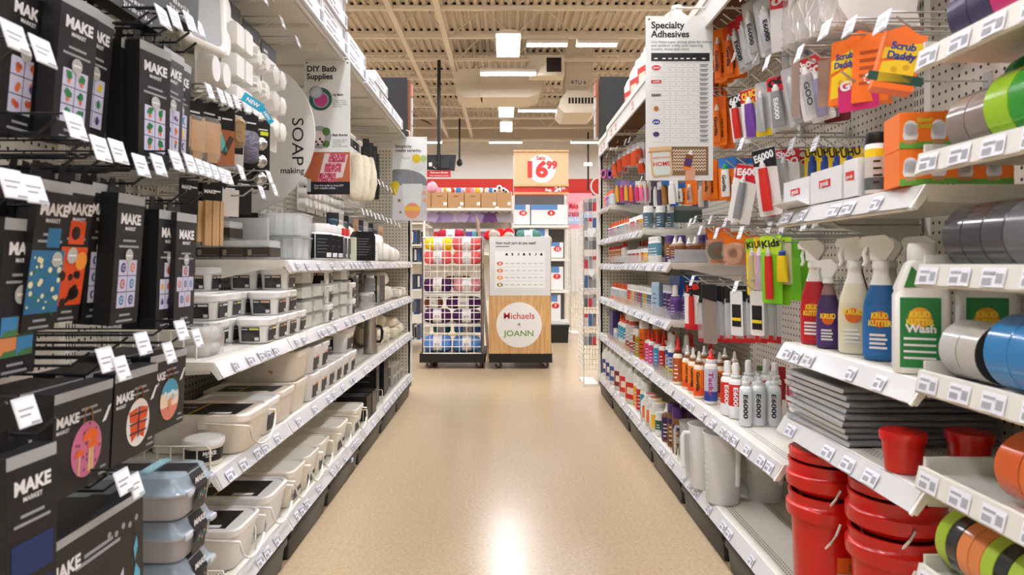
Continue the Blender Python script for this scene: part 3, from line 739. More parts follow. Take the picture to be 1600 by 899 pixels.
# more hooks with tags seen between the boxes
for (px, py, lab) in ((12, 70, 'big tilted price tag hook at the frame edge, top row'), (56, 92, 'second big tilted price tag hook, just above the fruit box'), (108, 208, 'pale tag hook under the cactus box'), (148, 243, 'first of two tag hooks under the beetle box'),
                      (176, 247, 'second of two tag hooks under the beetle box'), (212, 268, 'first tag hook under the potted plant box'), (240, 267, 'second tag hook under the potted plant box'), (268, 260, 'third tag hook under the potted plant box'), (290, 264, 'fourth tag hook under the potted plant box'),
                      (8, 300, 'tag hook above the lettering box at the frame edge'), (42, 308, 'tag hook above the landscape box'), (247, 36, 'first tag hook beside the big window mould'), (266, 38, 'second tag hook beside the big window mould'), (290, 44, 'third tag hook beside the big window mould'),
                      (157, 572, 'tilted tag hook above the mushroom box'), (215, 546, 'tag hook above the butterfly box'), (276, 524, 'tag hook above the beach box'), (30, 655, 'wide tag hook above the night sky box'), (184, 762, 'tag hook on top of the light pad box')):
    X = -.66; Y = YX(px, X); hook(-1, Y, ZY(py, Y), XB + X - .02, lab, .042, group='dark hooks among the kit boxes')
# flat blister packs of the top corner
def pack(name, label, cat, w, h, art, loc, rz, group=None, tilt=0, d=.018, tag_col=None):
    """carded pack: backing card with header, bulging clear pouch or art"""
    t = thing(name, label, cat, loc, group=group, rot=(R(tilt), 0, rz))
    cardm, body = art
    b = MB(); b.box(-w/2, w/2, .0, .0015, -h, 0); b.build('backing_card', cardm, t)
    if body:
        mm, x0, x1, z0, z1 = body; hw, hh = (x1-x0)/2, (z1-z0)/2
        T = Matrix.Translation(((x0+x1)/2, 0, (z0+z1)/2)) @ Matrix.Rotation(R(90), 4, 'X')
        b = MB(); b.rbox([(hw, hh, 0), (hw*.95, hh*.97, d*.6), (hw*.7, hh*.85, d)], min(hw, hh)*.5, 3, 0, T); b.build('contents', mm, t, 50)
    return t
pk = pack('hanging_pack', 'black card pack with pale blue beads at the frame edge', 'pack', .085, .14, (blk, (mat('ice_blue', '#8FAFB8', .3), -.036, .03, -.125, -.05)), (-.775, .99, 1.30), FACE_LEFT_AISLE, 'bead packs', d=.006)
for i, (px, w_, lab) in enumerate(((222, .2, 'black carton bottom showing above the potted plant box'), (288, .17, 'black carton with size printing, at the top edge of the picture'))):
    X = -.72; Y = YX(px, X)
    t = thing('hanging_kit_box', lab, 'kit box', (X, Y, ZY(30, Y) + .25), group='cartons at the top edge', rot=(R(2), 0, FACE_LEFT_AISLE)); kit_body(t, w_, .25, .04)
    b = MB(); b.text('8.5 in x 11 in', .014, 0, -.225, -.001, bold=.03); b.text('21.5 cm x 27.9 cm', .014, 0, -.242, -.001, bold=.03); b.build('size_lettering', paper, t)
    hook(-1, Y, ZY(30, Y) + .27, .4, 'hook carrying the ' + lab, group='dark hooks among the kit boxes')

# ================================================================ organiser boxes with clear lids
greyp = mat('organiser_grey', '#B2B2BC', .35); lidc = frosted('smoky_blue_lid', '#C2D0DA', .3, .12, .4); band = blkf
def organiser():
    t = thing('organiser_box', 'grey organiser box', 'organiser box', (0,0,0)); W, Dp = .15, .26
    T = Matrix.Translation((0, Dp/2, 0))
    MB().rbox([(W/2 - .014, Dp/2 - .014, 0), (W/2 - .008, Dp/2 - .008, .008), (W/2 - .002, Dp/2 - .002, .052), (W/2 + .004, Dp/2 + .004, .055), (W/2 + .004, Dp/2 + .004, .059)], .024, 4, 0, T).build('tray', greyp, t, 40)
    MB().rbox([(W/2 + .003, Dp/2 + .003, .0595), (W/2 - .004, Dp/2 - .004, .066), (W/2 - .012, Dp/2 - .012, .09), (W/2 - .02, Dp/2 - .02, .0945)], .024, 4, 0, T).build('lid', lidc, t, 40)
    b = MB(); hw = .026
    for (xa, xc) in ((-hw, hw),):
        b.add([(xa, .002, .002), (xc, .002, .002), (xc, -.0065, .056), (xa, -.0065, .056), (xc, .004, .075), (xa, .004, .075), (xc, .016, .096), (xa, .016, .096), (xc, Dp - .03, .096), (xa, Dp - .03, .096)],
              [(0,1,2,3), (3,2,4,5), (5,4,6,7), (7,6,8,9)], 0)
    bo = b.build('paper_band', band, t)
    b = MB(); b.text('MAKE', .018, 0, .066, -.0025, bold=.045, M=Matrix.Identity(4)); b.build('lettering', paper, bo)
    b = MB(); b.add([(-.022, -.006, .028), (.022, -.006, .028), (.022, -.0072, .05), (-.022, -.0072, .05)], [(0,1,2,3)], 0)
    for q in range(8): b.add([(-.018 + q*.005, -.0078, .03 + (q % 3)*.005), (-.014 + q*.005, -.0078, .03 + (q % 3)*.005), (-.014 + q*.005, -.0082, .036 + (q % 3)*.005), (-.018 + q*.005, -.0082, .036 + (q % 3)*.005)], [(0,1,2,3)], 1 + q % 2)
    b.build('band_picture', [mat('slate_picture', '#3B4446', .6), teal, mat('peach_picture', '#D9B79A', .6)], bo)
    for s in (-1, 1): MB().rbox([(.012, .003, .05), (.013, .004, .056), (.012, .003, .062)], .003, 2, 0, Matrix.Translation((s*.05, -.006, 0))).build('latch', mat('latch_grey', '#C4C6CE', .35), t)
    MB().rbox([(.05, .012, .0965), (.048, .011, .1)], .006, 2, 0, Matrix.Translation((0, .1, 0))).build('band_top_picture', mat('cool_picture', '#8FB7BF', .5), bo)
    b = MB()
    for q in range(5): b.rbox([(.008, .045, .061), (.008, .045, .07)], .004, 2, q % 2, Matrix.Translation((-.045 + q*.022, .13, 0)))
    b.build('tool_insert', [mat('tool_blue', '#5FA9CC', .4), paper], t)
    return t
OB = Proto(organiser())
for i, lab in enumerate(('topmost grey organiser box in the stack beside the light pad box', 'second grey organiser box down in the stack', 'third grey organiser box down in the stack', 'lowest grey organiser box, standing on the base shelf')):
    z = .153 + .0965 * (3 - i)
    OB.put((-.695 - (.004 if i % 2 else 0), 1.55 + (.006 if i % 2 else 0), z), FACE_LEFT_AISLE + R(-1.5 if i % 2 else 1), lab, 'stacked grey organiser boxes', scale=(1.16, 1, 1))
# ================================================================ tubs and pails on the soap shelves
tubm = mat('tub_plastic', '#F5F5F2', .3); tubc = mat('tub_cream', '#F3EFE2', .3); tubt = mat('tub_tan', '#EEE6D8', .32); clay = mat('clay_show_through', '#B98A4E', .6)
strip_or = mat('strip_orange', '#E8A184', .6); strip_ye = mat('strip_yellow', '#E2DC7A', .6); strip_be = mat('strip_beige', '#D6B99C', .6); strip_wh = paper
def black_label(parent, w, h, strip, T, bar=True, mark=True):
    b = MB(); b.M = T
    b.box(-w/2, w/2, -.0008, 0, 0, h, 0); y = -.0012
    b.quad((-w*.06, y, h*.80), (w*.46, y, h*.80), (w*.46, y, h*.93), (-w*.06, y, h*.93), 1)
    for q in range(5): b.quad((-w*.42, y, h*(.12 + .12*q)), (w*(.05 + .09*((q*7) % 4)), y, h*(.12 + .12*q)), (w*(.05 + .09*((q*7) % 4)), y, h*(.15 + .12*q)), (-w*.42, y, h*(.15 + .12*q)), 2)
    if bar: b.quad((w*.22, y, h*.06), (w*.45, y, h*.06), (w*.45, y, h*.28), (w*.22, y, h*.28), 3)
    o = b.build('label', [blkf, strip, mat('print_dim', '#5C5C60', .6), paper], parent)
    if mark:
        b = MB(); b.M = T; b.text('MAKE', h*.15, -w*.46, h*.80, -.0014, align='LEFT', bold=.045); b.build('lettering', paper, o)
    return o
def tub(W, D, H, body=None, strip=None, r=.02, lid=True, side_label=True, top_label=False, handle=False, front_label=True, cat='tub', taper=.9):
    body = body or tubm; strip = strip or strip_or
    t = thing('plastic_tub', 'white plastic tub', cat, (0, 0, 0)); T = Matrix.Translation((0, D/2, 0)); hb = H - .018
    k = taper
    MB().rbox([(W/2*k - .003, D/2*k - .003, 0), (W/2*k, D/2*k, .004), (W/2*.98, D/2*.98, hb)], r, 4, 0, T).build('tub_body', body, t, 40)
    if lid:
        MB().rbox([(W/2*.97, D/2*.97, hb - .004), (W/2 + .002, D/2 + .002, hb - .003), (W/2 + .003, D/2 + .003, H - .004), (W/2, D/2, H), (W/2 - .006, D/2 - .006, H), (W/2 - .009, D/2 - .009, H - .005)], r, 4, 0, T).build('lid', body, t, 40)
    sl = math.atan2(W/2*(.98 - k), hb)
    lw, lh = W*.62, H*.56
    if front_label: black_label(t, lw, lh, strip, Matrix.Translation((0, D/2 - D/2*k - .0012 - .001, H*.1)) @ Matrix.Rotation(sl*1.0, 4, 'X'))
    if side_label: black_label(t, D*.55 if D < .16 else D*.45, lh, strip, Matrix.Translation((-W/2*k - .0022, D*.5, H*.1)) @ Matrix.Rotation(R(-90), 4, 'Z') @ Matrix.Rotation(sl, 4, 'X'))
    if top_label:
        o = MB().box(-W*.36, W*.36, D*.14, D*.86, H - .0048, H - .004, 0).build('lid_label', blkf, t)
        b = MB(); b.box(-W*.36, W*.36, D*.56, D*.585, H - .004, H - .0036, 0); b.build('gold_line', mat('gold_line', '#C9A644', .5), o)
        b = MB(); b.box(-W*.34, -W*.24, D*.2, D*.4, H - .004, H - .0036, 0); b.text('MAKE', .02, 0, 0, 0, 0, bold=.045, M=Matrix.Translation((W*.1, D*.7, H - .0035)) @ Matrix.Rotation(R(90), 4, 'Z') @ Matrix.Rotation(R(-90), 4, 'X')); b.build('lid_lettering', paper, o)
    if handle:
        p = []
        for q in range(11):
            a = PI * q / 10; p.append((-(W/2 + .004) * math.cos(a), -.012 - .004*math.sin(a), hb - .012 - math.sin(a)*H*.62))
        p = [(-(W/2 + .005), D*.4, hb - .004)] + p + [((W/2 + .005), D*.4, hb - .004)]
        MB().tube(p, .0035, 6).build('handle', body, t, 60)
        for s in (-1, 1): MB().box(s*(W/2 + .002) - .005, s*(W/2 + .002) + .005, D*.36, D*.44, hb - .02, hb + .0).build('handle_lug', body, t)
    return t
def LX(x): return -x
SHADES = {'or': strip_or, 'ye': strip_ye, 'be': strip_be, 'wh': strip_wh}
small = {k: Proto(tub(.102, .102, .078, tubm, v, .03)) for k, v in SHADES.items()}
n = 0
names = {'or': 'orange', 'ye': 'yellow', 'be': 'tan', 'wh': 'white'}
# bottom layer, middle layer, top layer of the small tub pile; (Y, X front, layer, strip)
pile = []
for i, (Y, s) in enumerate(((2.155, 'ye'), (2.262, 'or'), (2.372, 'be'))): pile.append((Y, -.735, 0, s, f'{ordw(i)} small tub of the bottom front row'))
for i, (Y, s) in enumerate(((2.05, 'wh'), (2.157, 'ye'), (2.264, 'or'), (2.374, 'be'))): pile.append((Y, -.845, 0, s, f'{ordw(i)} small tub of the bottom second row'))
for i, (Y, s) in enumerate(((2.155, 'or'), (2.262, 'or'), (2.372, 'be'))): pile.append((Y, -.955, 0, s, f'{ordw(i)} small tub of the bottom back row'))
for i, (Y, s) in enumerate(((2.262, 'or'), (2.374, 'be'))): pile.append((Y, -.738, 1, s, f'{ordw(i)} small tub of the middle front row'))
for i, (Y, s) in enumerate(((2.052, 'wh'), (2.16, 'ye'), (2.267, 'or'), (2.376, 'be'))): pile.append((Y, -.848, 1, s, f'{ordw(i)} small tub of the middle second row'))
for i, (Y, s) in enumerate(((2.158, 'or'), (2.266, 'be'), (2.374, 'be'))): pile.append((Y, -.957, 1, s, f'{ordw(i)} small tub of the middle back row'))
for i, (Y, X, s) in enumerate(((2.374, -.741, 'be'), (2.374, -.85, 'be'), (2.27, -.958, 'be'))): pile.append((Y, X, 2, s, f'{ordw(i)} small tub of the topmost row'))
pile.append((2.485, -.735, 0, 'be', 'lone small tub beside the ribbed clear boxes'))
for k, (Y, X, lay, s, lab) in enumerate(pile):
    small[s].put((X, Y, .752 + .0785*lay), FACE_LEFT_AISLE + R(random.uniform(-2, 2)), f'{lab} with {names[s]} label strip, third shelf up', 'small white soap base tubs')
# bagged clear moulds in a wire fence at the near end of that shelf
def fence(label, X0, X1, Y, z, h=.06, n=7, along='x', m=None):
    t = thing('wire_fence', label, 'wire fence', (0, 0, 0), group='wire shelf fences'); m = m or wire_c
    P = (lambda a: (a, Y)) if along == 'x' else (lambda a: (Y, a))
    b = MB(); p0, p1 = P(X0), P(X1)
    b.tube([(*p0, z), (*p0, z + h - .008), (*P(X0 + (X1-X0)*.03), z + h), (*P(X1 - (X1-X0)*.03), z + h), (*p1, z + h - .008), (*p1, z)], .0026, 6); b.build('outer_wire', m, t, 60)
    for i in range(1, n):
        a = P(X0 + (X1-X0)*i/n); MB().tube([(*a, z), (*a, z + h)], .0018, 5).build('upright_wire', m, t)
    return t
fence('wire fence at the near end of the third shelf beside the clear bag', -1.06, -.80, 1.765, .752, .075, 8)
fence('wire fence around the round white tub on the second shelf', -1.06, -.755, 1.745, .472, .06, 9)
fence('wire fence between the lid label pail and the next pail, base shelf', -.85, -.74, 2.02, .152, .075, 5)
fence('short wire fence beside the organiser boxes on the base shelf', -.80, -.73, 1.77, .152, .05, 4)
fence('short wire fence in front of the light pad side, base shelf', -.82, -.74, 1.66, .152, .05, 4)
fence('wire fence beside the black mould boxes, base shelf', -.86, -.74, 4.1, .152, .09, 4)
fence('small wire fence by the yellowish pail under the black boxes', -.80, -.735, 3.63, .152, .07, 3)
for i, Y in enumerate((4.3, 4.52, 4.7)): fence(f'{ordw(i)} wire fence beside the wax bags on the second shelf', -.87, -.74, Y, .472, .07, 3)
fence('wire fence beside the wax bags on the third shelf', -.86, -.74, 4.72, .752, .06, 3)
def bag(name, label, cat, w, d, h, m, loc, rz=0, seed=1, amp=.16, group=None, rot=None, n=14):
    """soft filled bag: a pillow whose surface is pushed in and out"""
    rr = random.Random(seed); ph = [rr.uniform(0, 6) for _ in range(6)]
    b = MB(); rings = []
    K = 9
    for i in range(K + 1):
        v = i / K; a = -PI/2 + PI*v; ring = []
        for j in range(n):
            u = 2*PI*j/n
            k = 1 + amp*math.sin(3*u + ph[0] + 2*a)*math.cos(2*a + ph[1]) + amp*.7*math.sin(5*u + ph[2])*math.cos(3*a + ph[3])
            cu, su = math.cos(u), math.sin(u); e = .62
            x = math.copysign(abs(cu)**e, cu)*w/2*k; y = math.copysign(abs(su)**e, su)*d/2*k
            c = max(.12, math.cos(a))**.42
            ring.append((x*c, y*c, h/2 + h/2*math.copysign(abs(math.sin(a))**.75, math.sin(a))))
        rings.append(ring)
    b.loft(rings)
    o = b.build(name, m, None, 60, loc); o.rotation_euler = rot if rot else (0, 0, rz)
    return tag(o, label, cat, group)
film = frosted('clear_film', '#E4E2DE', .35, .1, .35); wax = mat('wax_bag', '#EFE6CC', .25, noise=.06, nscale=25, bump=.8); waxw = mat('white_wax', '#F1EDE2', .22, noise=.06, nscale=25, bump=.8)
t = thing('bag_of_moulds', 'clear bag of white moulds standing in the wire fence, third shelf', 'bag', (-.79, 1.86, .752), FACE_LEFT_AISLE)
for q, (hx, z0, h) in enumerate(((.05, 0, .034), (.052, .035, .04))):
    b = MB(); b.rbox([(hx*.93, .12, z0), (hx, .13, z0 + h*.3), (hx*.97, .128, z0 + h*.8), (hx*.9, .12, z0 + h)], .02, 4, 0, Matrix.Translation((0, .13, 0))); b.build('mould_tray', mat('shiny_white', '#DDDAD4', .18, noise=.06, nscale=30, bump=1.0), t, 60)
b = MB(); b.rbox([(.056, .136, 0), (.058, .138, .05), (.055, .13, .08)], .02, 4, 0, Matrix.Translation((0, .13, 0))); b.build('film_bag', frosted('crinkled_bag', '#ECEAE6', .3, .08, .7), t, 60)
# second shelf: pails
small2 = {k: Proto(tub(.118, .21, .105, tubm, SHADES[k], .022)) for k in ('or', 'ye', 'be')}
t = thing('plastic_tub', 'small round white tub with black wraparound label inside the wire fence', 'tub', (-.80, 1.81, .472), FACE_LEFT_AISLE + R(-50), group='soap base pails on the second shelf')
MB().lathe([(.043, 0), (.045, .004), (.049, .052)], 28).build('tub_body', tubt, t, 40)
MB().lathe([(.048, .05), (.052, .051), (.0525, .066), (.051, .068), (.048, .068), (.046, .0655)], 32).build('lid', white, t, 40)
b = MB(); b.lathe([(.0466, .012), (.0488, .044)], 28, 0, None, False, False); o = b.build('label', blkf, t, 40)
b = MB(); b.text('MAKE', .013, 0, .031, -.0492, bold=.045); b.text('MARKET', .005, 0, .025, -.0485, bold=.02); b.build('lettering', paper, o)
PA = tub(.2, .3, .112, tubt, strip_ye, .035, top_label=True, handle=True, front_label=False, side_label=False, taper=.86); PA['label'] = 'big white pail with handle and gold lined lid label behind the small round tub'; PA['group'] = 'soap base pails on the second shelf'
PA.location = (-.712, 1.975, .472); PA.rotation_euler = (0, 0, FACE_LEFT_AISLE)
ppa = Proto(PA); ppa.used = True
small2['ye'].put((-.727, 2.145, .472), FACE_LEFT_AISLE, 'rectangular tub with yellow label strip behind the big handled pail', 'soap base pails on the second shelf', scale=(1.05, 1.1, 1.02))
TC = Proto(tub(.16, .26, .108, tubt, strip_be, .03, top_label=True, front_label=False, side_label=False))
TC.put((-.735, 2.31, .472), FACE_LEFT_AISLE, 'tan tub with black lid labels, behind the yellow strip tub', 'soap base pails on the second shelf')
TD = Proto(tub(.17, .27, .108, tubt, strip_be, .03, top_label=False, front_label=False, side_label=False))
TD.put((-.74, 2.49, .472), FACE_LEFT_AISLE, 'lower tan tub of the two stacked in the middle of the second shelf', 'soap base pails on the second shelf')
o = TD.put((-.735, 2.49, .5805), FACE_LEFT_AISLE, 'upper tan tub with a clay patch, stacked in the middle of the second shelf', 'soap base pails on the second shelf', scale=(1.08, 1.05, 1))
b = MB(); b.disc(0, 0, .011, 0, n=8, sx=.8); b.disc(.004, -.009, .006, -.0001, n=7); pz = b.build('clay_patch', clay, o); pz.location = (-.0795, .09, .045); pz.rotation_euler = (0, 0, R(-90))
for i, (X, lay) in enumerate(((-1.0, 0),)): TD.put((X - .0, 1.95 + .35*i, .472 + .109*lay), FACE_LEFT_AISLE, 'plain tub at the back of the second shelf behind the handled pail', 'soap base pails on the second shelf', scale=(1, .36, 1))
for i, (Y, s) in enumerate(((2.66, 'or'), (2.79, 'or'))):
    for lay in (0, 1): small2[s].put((-.735 + .004*lay, Y, .472 + .106*lay), FACE_LEFT_AISLE, f'{"upper" if lay else "lower"} orange strip tub of the {ordw(i)} two-high stack, second shelf', 'soap base pails on the second shelf')
for i, (Y, s) in enumerate(((2.925, 'be'), (3.055, 'be'), (3.185, 'ye'), (3.33, 'be'))):
    small2[s].put((-.737, Y, .472), FACE_LEFT_AISLE, f'{ordw(i)} tub of the single-height row before the steel jug, second shelf', 'soap base pails on the second shelf')
small2['ye'].put((-.745, 3.31, .578), FACE_LEFT_AISLE, 'tub with yellow strip standing alone on top of the single-height row', 'soap base pails on the second shelf', scale=(1.5, 1.2, 1.1))
small2['be'].put((-.95, 3.0, .472), FACE_LEFT_AISLE, 'tub at the back of the single-height row', 'soap base pails on the second shelf', scale=(2.2, .6, 1))
# base shelf pails
big = {0: Proto(tub(.19, .3, .118, tubm, strip_ye, .035, top_label=True, handle=True, front_label=False, side_label=False, taper=.88)),
       1: Proto(tub(.17, .3, .128, tubc, strip_wh, .03, handle=True, side_label=True)), 2: Proto(tub(.16, .3, .128, tubc, strip_wh, .03, side_label=False, handle=True))}
G = 'big soap base pails on the base shelf'
for k, X, Y, lab, sc in ((0, -.735, 1.96, 'white handled pail with gold lined lid label beside the organiser boxes', (1, 1, 1)), (0, -.735, 2.215, 'second white handled pail with lid label, behind the first on the base shelf', (1.08, 1.05, 1.05)),
                     (2, -.735, 2.435, 'third pail on the base shelf, black front label', (1.05, 1, 1)), (2, -.735, 2.62, 'fourth pail on the base shelf, slightly yellow', (1, 1, 1)), (2, -.74, 2.80, 'fifth pail on the base shelf, at the empty shelf gap', (1, 1, 1)),
                     (1, -.735, 3.1, 'yellowish pail alone past the empty shelf gap, base shelf', (1.15, 1, 1)), (1, -.735, 3.45, 'yellowish pail next to the black mould boxes, base shelf', (1.15, 1, 1))):
    big[k].put((X, Y, .152), FACE_LEFT_AISLE, lab, G, scale=sc)
for i, (X, Y, k) in enumerate(((-1.04, 2.1, 2), (-1.04, 2.55, 2))): big[k].put((X, Y, .152), FACE_LEFT_AISLE, f'{ordw(i)} plain pail at the back of the base shelf', G, scale=(1.2, .18, 1))
# steel jugs
steel = mat('brushed_steel', '#B9B6B2', .3, 1.0)
def jug():
    t = thing('steel_jug', 'tall steel pouring jug with black handle on the second shelf', 'jug', (0,0,0))
    MB().lathe([(.041, 0), (.042, .004), (.0385, .216), (.0405, .222), (.0385, .222), (.0365, .214), (.038, .01)], 32).build('jug_body', steel, t, 40)
    MB().tube([(0, -.038, .16), (0, -.062, .158), (0, -.072, .13), (0, -.07, .09), (0, -.058, .068), (0, -.039, .07)], .009, 8).build('handle', blkp, t, 60)
    return t
J = Proto(jug()); J.put((-.795, 4.02, .472), R(80), None, 'steel pouring jugs'); J.put((-.93, 3.9, .472), R(150), 'second steel jug standing behind the tall one', 'steel pouring jugs')
# clear clamshells
clambx = frosted('clamshell', '#F6F8F6', .3, .08, .78)
def clam(W=.12, D=.16, H=.055, ribs=6):
    t = thing('clear_box', 'clear ribbed plastic box', 'clear box', (0,0,0)); T = Matrix.Translation((0, D/2, 0))
    MB().rbox([(W/2 - .006, D/2 - .006, 0), (W/2, D/2, H*.9), (W/2 + .004, D/2 + .004, H*.9), (W/2 + .004, D/2 + .004, H)], .008, 2, 0, T).build('box_shell', clambx, t, 40)
    b = MB()
    for i in range(ribs):
        x = -W/2 + W*(i + .5)/ribs; b.rbox([(W/ribs*.4, D*.42, .004), (W/ribs*.36, D*.4, H*.8)], .003, 1, 0, Matrix.Translation((x, D/2, 0)))
    b.build('soap_block_rib', mat('clear_soap', '#EDF0E4', .2), t)
    return t
CP = Proto(clam()); k = 0
for i, Y in enumerate((2.62, 2.77)):
    for lay in range(4 if i == 0 else 3): CP.put((-.742 - .002*lay, Y, .752 + .0565*lay), FACE_LEFT_AISLE, f'{ordw(lay)} clear ribbed soap box up in the {ordw(i)} stack, third shelf', 'clear ribbed soap boxes')
for lay in range(3): CP.put((-.742, 3.03, .752 + .0565*lay), FACE_LEFT_AISLE, f'{ordw(lay)} clear ribbed soap box up in the stack past the small white cups', 'clear ribbed soap boxes')
for lay in range(4): CP.put((-.742, 3.2, .752 + .0565*lay), FACE_LEFT_AISLE, f'{ordw(lay)} clear ribbed soap box up in the last stack, third shelf', 'clear ribbed soap boxes')
for i, (Y, lay) in enumerate(((2.89, 0), (2.89, 1), (2.89, 2), (3.33, 0), (3.33, 1))):
    small['be'].put((-.737, Y, .752 + .0785*lay), FACE_LEFT_AISLE, f'{ordw(i)} white label cup among the clear ribbed soap boxes', 'small white soap base tubs', scale=(.8, .9, .98))
# mould cartons and clear jars at the far part of the third shelf
def carton(name, label, cat, w, d, h, loc, rz, m=None, face=None, group=None, art=None, rot=None):
    t = thing(name, label, cat, loc, group=group, rot=rot or (0, 0, rz))
    mm = m or blk; b = MB(); b.box(-w/2, w/2, 0, d, 0, h, 0); b.build('carton', mm, t)
    if face:
        b = MB(); b.box(-w*.42, w*.42, -.0008, 0, h*.1, h*.9, 0)
        for q in range(4): b.box(-w*.34, w*(.05 + .07*(q % 3)), -.0014, -.0008, h*(.2 + .14*q), h*(.2 + .14*q) + min(.006, h*.06), 1)
        o = b.build('front_panel', [face, mat('print_soft', '#77787C', .6)], t)
        b = MB(); b.box(-w/2 - .0008, -w/2, d*.12, d*.88, h*.1, h*.9, 0)
        for q in range(4): b.box(-w/2 - .0014, -w/2 - .0008, d*.2, d*(.5 + .1*(q % 3)), h*(.2 + .14*q), h*(.2 + .14*q) + min(.006, h*.06), 1)
        b.build('side_panel', [face, mat('print_soft', '#77787C', .6)], t)
    return t
def glass_jar(r=.03, h=.09, m=None):
    t = thing('clear_jar', 'small clear jar', 'jar', (0,0,0))
    MB().lathe([(r*.96, 0), (r, .004), (r, h*.78), (r*.75, h*.86)], 18).build('jar_body', m or clambx, t, 40)
    MB().lathe([(r*.78, h*.84), (r*.8, h*.845), (r*.8, h), (r*.76, h)], 18).build('lid', white, t, 40)
    return t
carton('mould_carton', 'tall grey clear-fronted carton at the end of the ribbed soap boxes', 'carton', .06, .12, .19, (-.76, 3.5, .752), FACE_LEFT_AISLE, clambx, blkf, 'mould cartons on the third shelf')
carton('mould_carton', 'second tall carton with dark front beside the clear jars', 'carton', .06, .12, .20, (-.80, 3.62, .752), FACE_LEFT_AISLE, clambx, blkf, 'mould cartons on the third shelf')
JP = Proto(glass_jar())
for i, (X, Y) in enumerate(((-.765, 3.68), (-.765, 3.76), (-.765, 3.85))): JP.put((X, Y, .752), 0, f'{ordw(i)} small clear jar before the tall dark carton, third shelf', 'clear jars on the third shelf')
JP.put((-.765, 3.85, .843), 0, 'small clear jar stacked on another before the tall dark carton', 'clear jars on the third shelf')
carton('mould_carton', 'wide dark carton in clear sleeve, just before the wax bags', 'carton', .2, .1, .195, (-.745, 4.12, .752), FACE_LEFT_AISLE, clambx, blkf, 'mould cartons on the third shelf')
# wax bags
for i, (X, Y, z, w_, d_, h_) in enumerate(((-.85, 4.38, .752, .17, .19, .11), (-.85, 4.55, .752, .15, .18, .10), (-.85, 4.42, .855, .19, .17, .09), (-.84, 4.9, .752, .2, .19, .07), (-.83, 5.12, .752, .16, .16, .075), (-.92, 4.6, .86, .2, .17, .08))):
    bag('wax_bag', f'{ordw(i)} clear bag of cream wax flakes on the third shelf', 'bag', d_, w_, h_, waxw if i % 2 else wax, (X, Y, z), 0, i + 3, .1, 'wax bags on the third shelf')
for i, (X, Y, z, w_, d_, h_) in enumerate(((-.88, 4.42, .472, .15, .19, .11), (-.88, 4.6, .472, .16, .2, .11), (-.86, 4.85, .472, .2, .2, .08), (-.88, 4.5, .58, .2, .18, .08), (-.86, 4.85, .55, .19, .19, .07), (-.85, 5.1, .472, .17, .17, .09), (-.93, 4.68, .585, .17, .18, .07))):
    bag('wax_bag', f'{ordw(i)} bag of yellowish wax flakes on the second shelf', 'bag', d_, w_, h_, wax, (X, Y, z), 0, i + 23, .1, 'wax bags on the second shelf')
# base shelf: black cartons at the far part
def makebox(label, w, d, h, loc, grp):
    t = carton('mould_carton', label, 'carton', w, d, h, loc, FACE_LEFT_AISLE, blk, None, grp)
    MB().box(-w*.4, w*.4, d*.1, d*.8, h, h + .0008).build('top_picture', mat('dim_picture', '#3D4A50', .4), t)
    b = MB(); b.text('MAKE', h*.17, 0, 0, 0, bold=.045, M=Matrix.Translation((-w/2 - .001, d*.7, h*.62)) @ Matrix.Rotation(R(-90), 4, 'Z')); b.build('lettering', paper, t); return t
makebox('black carton with pale lettering beside the yellowish pail, base shelf', .13, .26, .13, (-.745, 3.73, .152), 'black mould cartons')
carton('mould_carton', 'black carton with tan picture front next to the lettered one', 'carton', .12, .25, .13, (-.745, 3.87, .152), FACE_LEFT_AISLE, blk, mat('warm_picture', '#6A5A50', .5), 'black mould cartons')
for i, (X, Y, h) in enumerate(((-.78, 4.16, .27), (-.80, 4.28, .26), (-.78, 4.42, .25), (-.79, 4.55, .24))):
    carton('mould_carton', f'{ordw(i)} tall black carton standing upright under the wax bags', 'carton', .09, .2, h, (X, Y, .152), FACE_LEFT_AISLE, blk, blkf, 'tall black cartons on the base shelf')
for i, (X, Y, z) in enumerate(((-.77, 4.75, .152), (-.77, 4.75, .222), (-.77, 4.9, .152), (-.77, 4.9, .222), (-.77, 5.05, .152))):
    carton('mould_carton', f'{ordw(i)} small clear sleeve carton of pale blocks by the pegboard end', 'carton', .13, .15, .068, (X, Y, z), FACE_LEFT_AISLE, mat('pale_blocks', '#C9C5BC', .3), mat('ash_front', '#8E8A84', .4), 'small sleeve cartons')
carton('soap_kit_carton', 'black soap kit carton with blue drip picture beside the organisers', 'carton', .04, .2, .14, (-.76, 1.695, .152), FACE_LEFT_AISLE, tan, mat('drip_picture', '#4FA3C4', .5), None)

# ================================================================ fourth shelf (eye level)
brn = mat('brown_sleeve', '#3C332B', .5)
def showbox(label, w, d, h, loc, grp):
    t = thing('clear_box', label, 'clear box', loc, FACE_LEFT_AISLE, grp); T = Matrix.Translation((0, d/2, 0))
    MB().box(-w/2, w/2, 0, d, 0, h).build('box_shell', frosted('storage_clear', '#F4F6F6', .3, .1, .68), t)
    b = MB(); b.box(-w/2 - .001, w/2 + .001, -.001, d + .001, h*.12, h*.62, 0); b.box(-w/2 - .0016, -w/2 - .001, d*.1, d*.7, h*.2, h*.23, 1); b.box(-w/2 - .0016, -w/2 - .001, d*.76, d*.92, h*.2, h*.5, 1); b.build('sleeve', [brn, mat('sleeve_print', '#8C8172', .6)], t)
    MB().box(-w/2 + .006, w/2 - .006, .006, d - .006, h*.66, h*.95).build('insert', mat('insert_grey', '#DDE1E2', .5), t)
    return t
for i, X in enumerate((-.80, -.885, -.97, -1.052)): showbox(f'{ordw(i)} clear box with brown sleeve in the front row of the eye-level shelf', .11, .08, .064, (X + .0, 2.37, 1.015), 'clear boxes with brown sleeves')
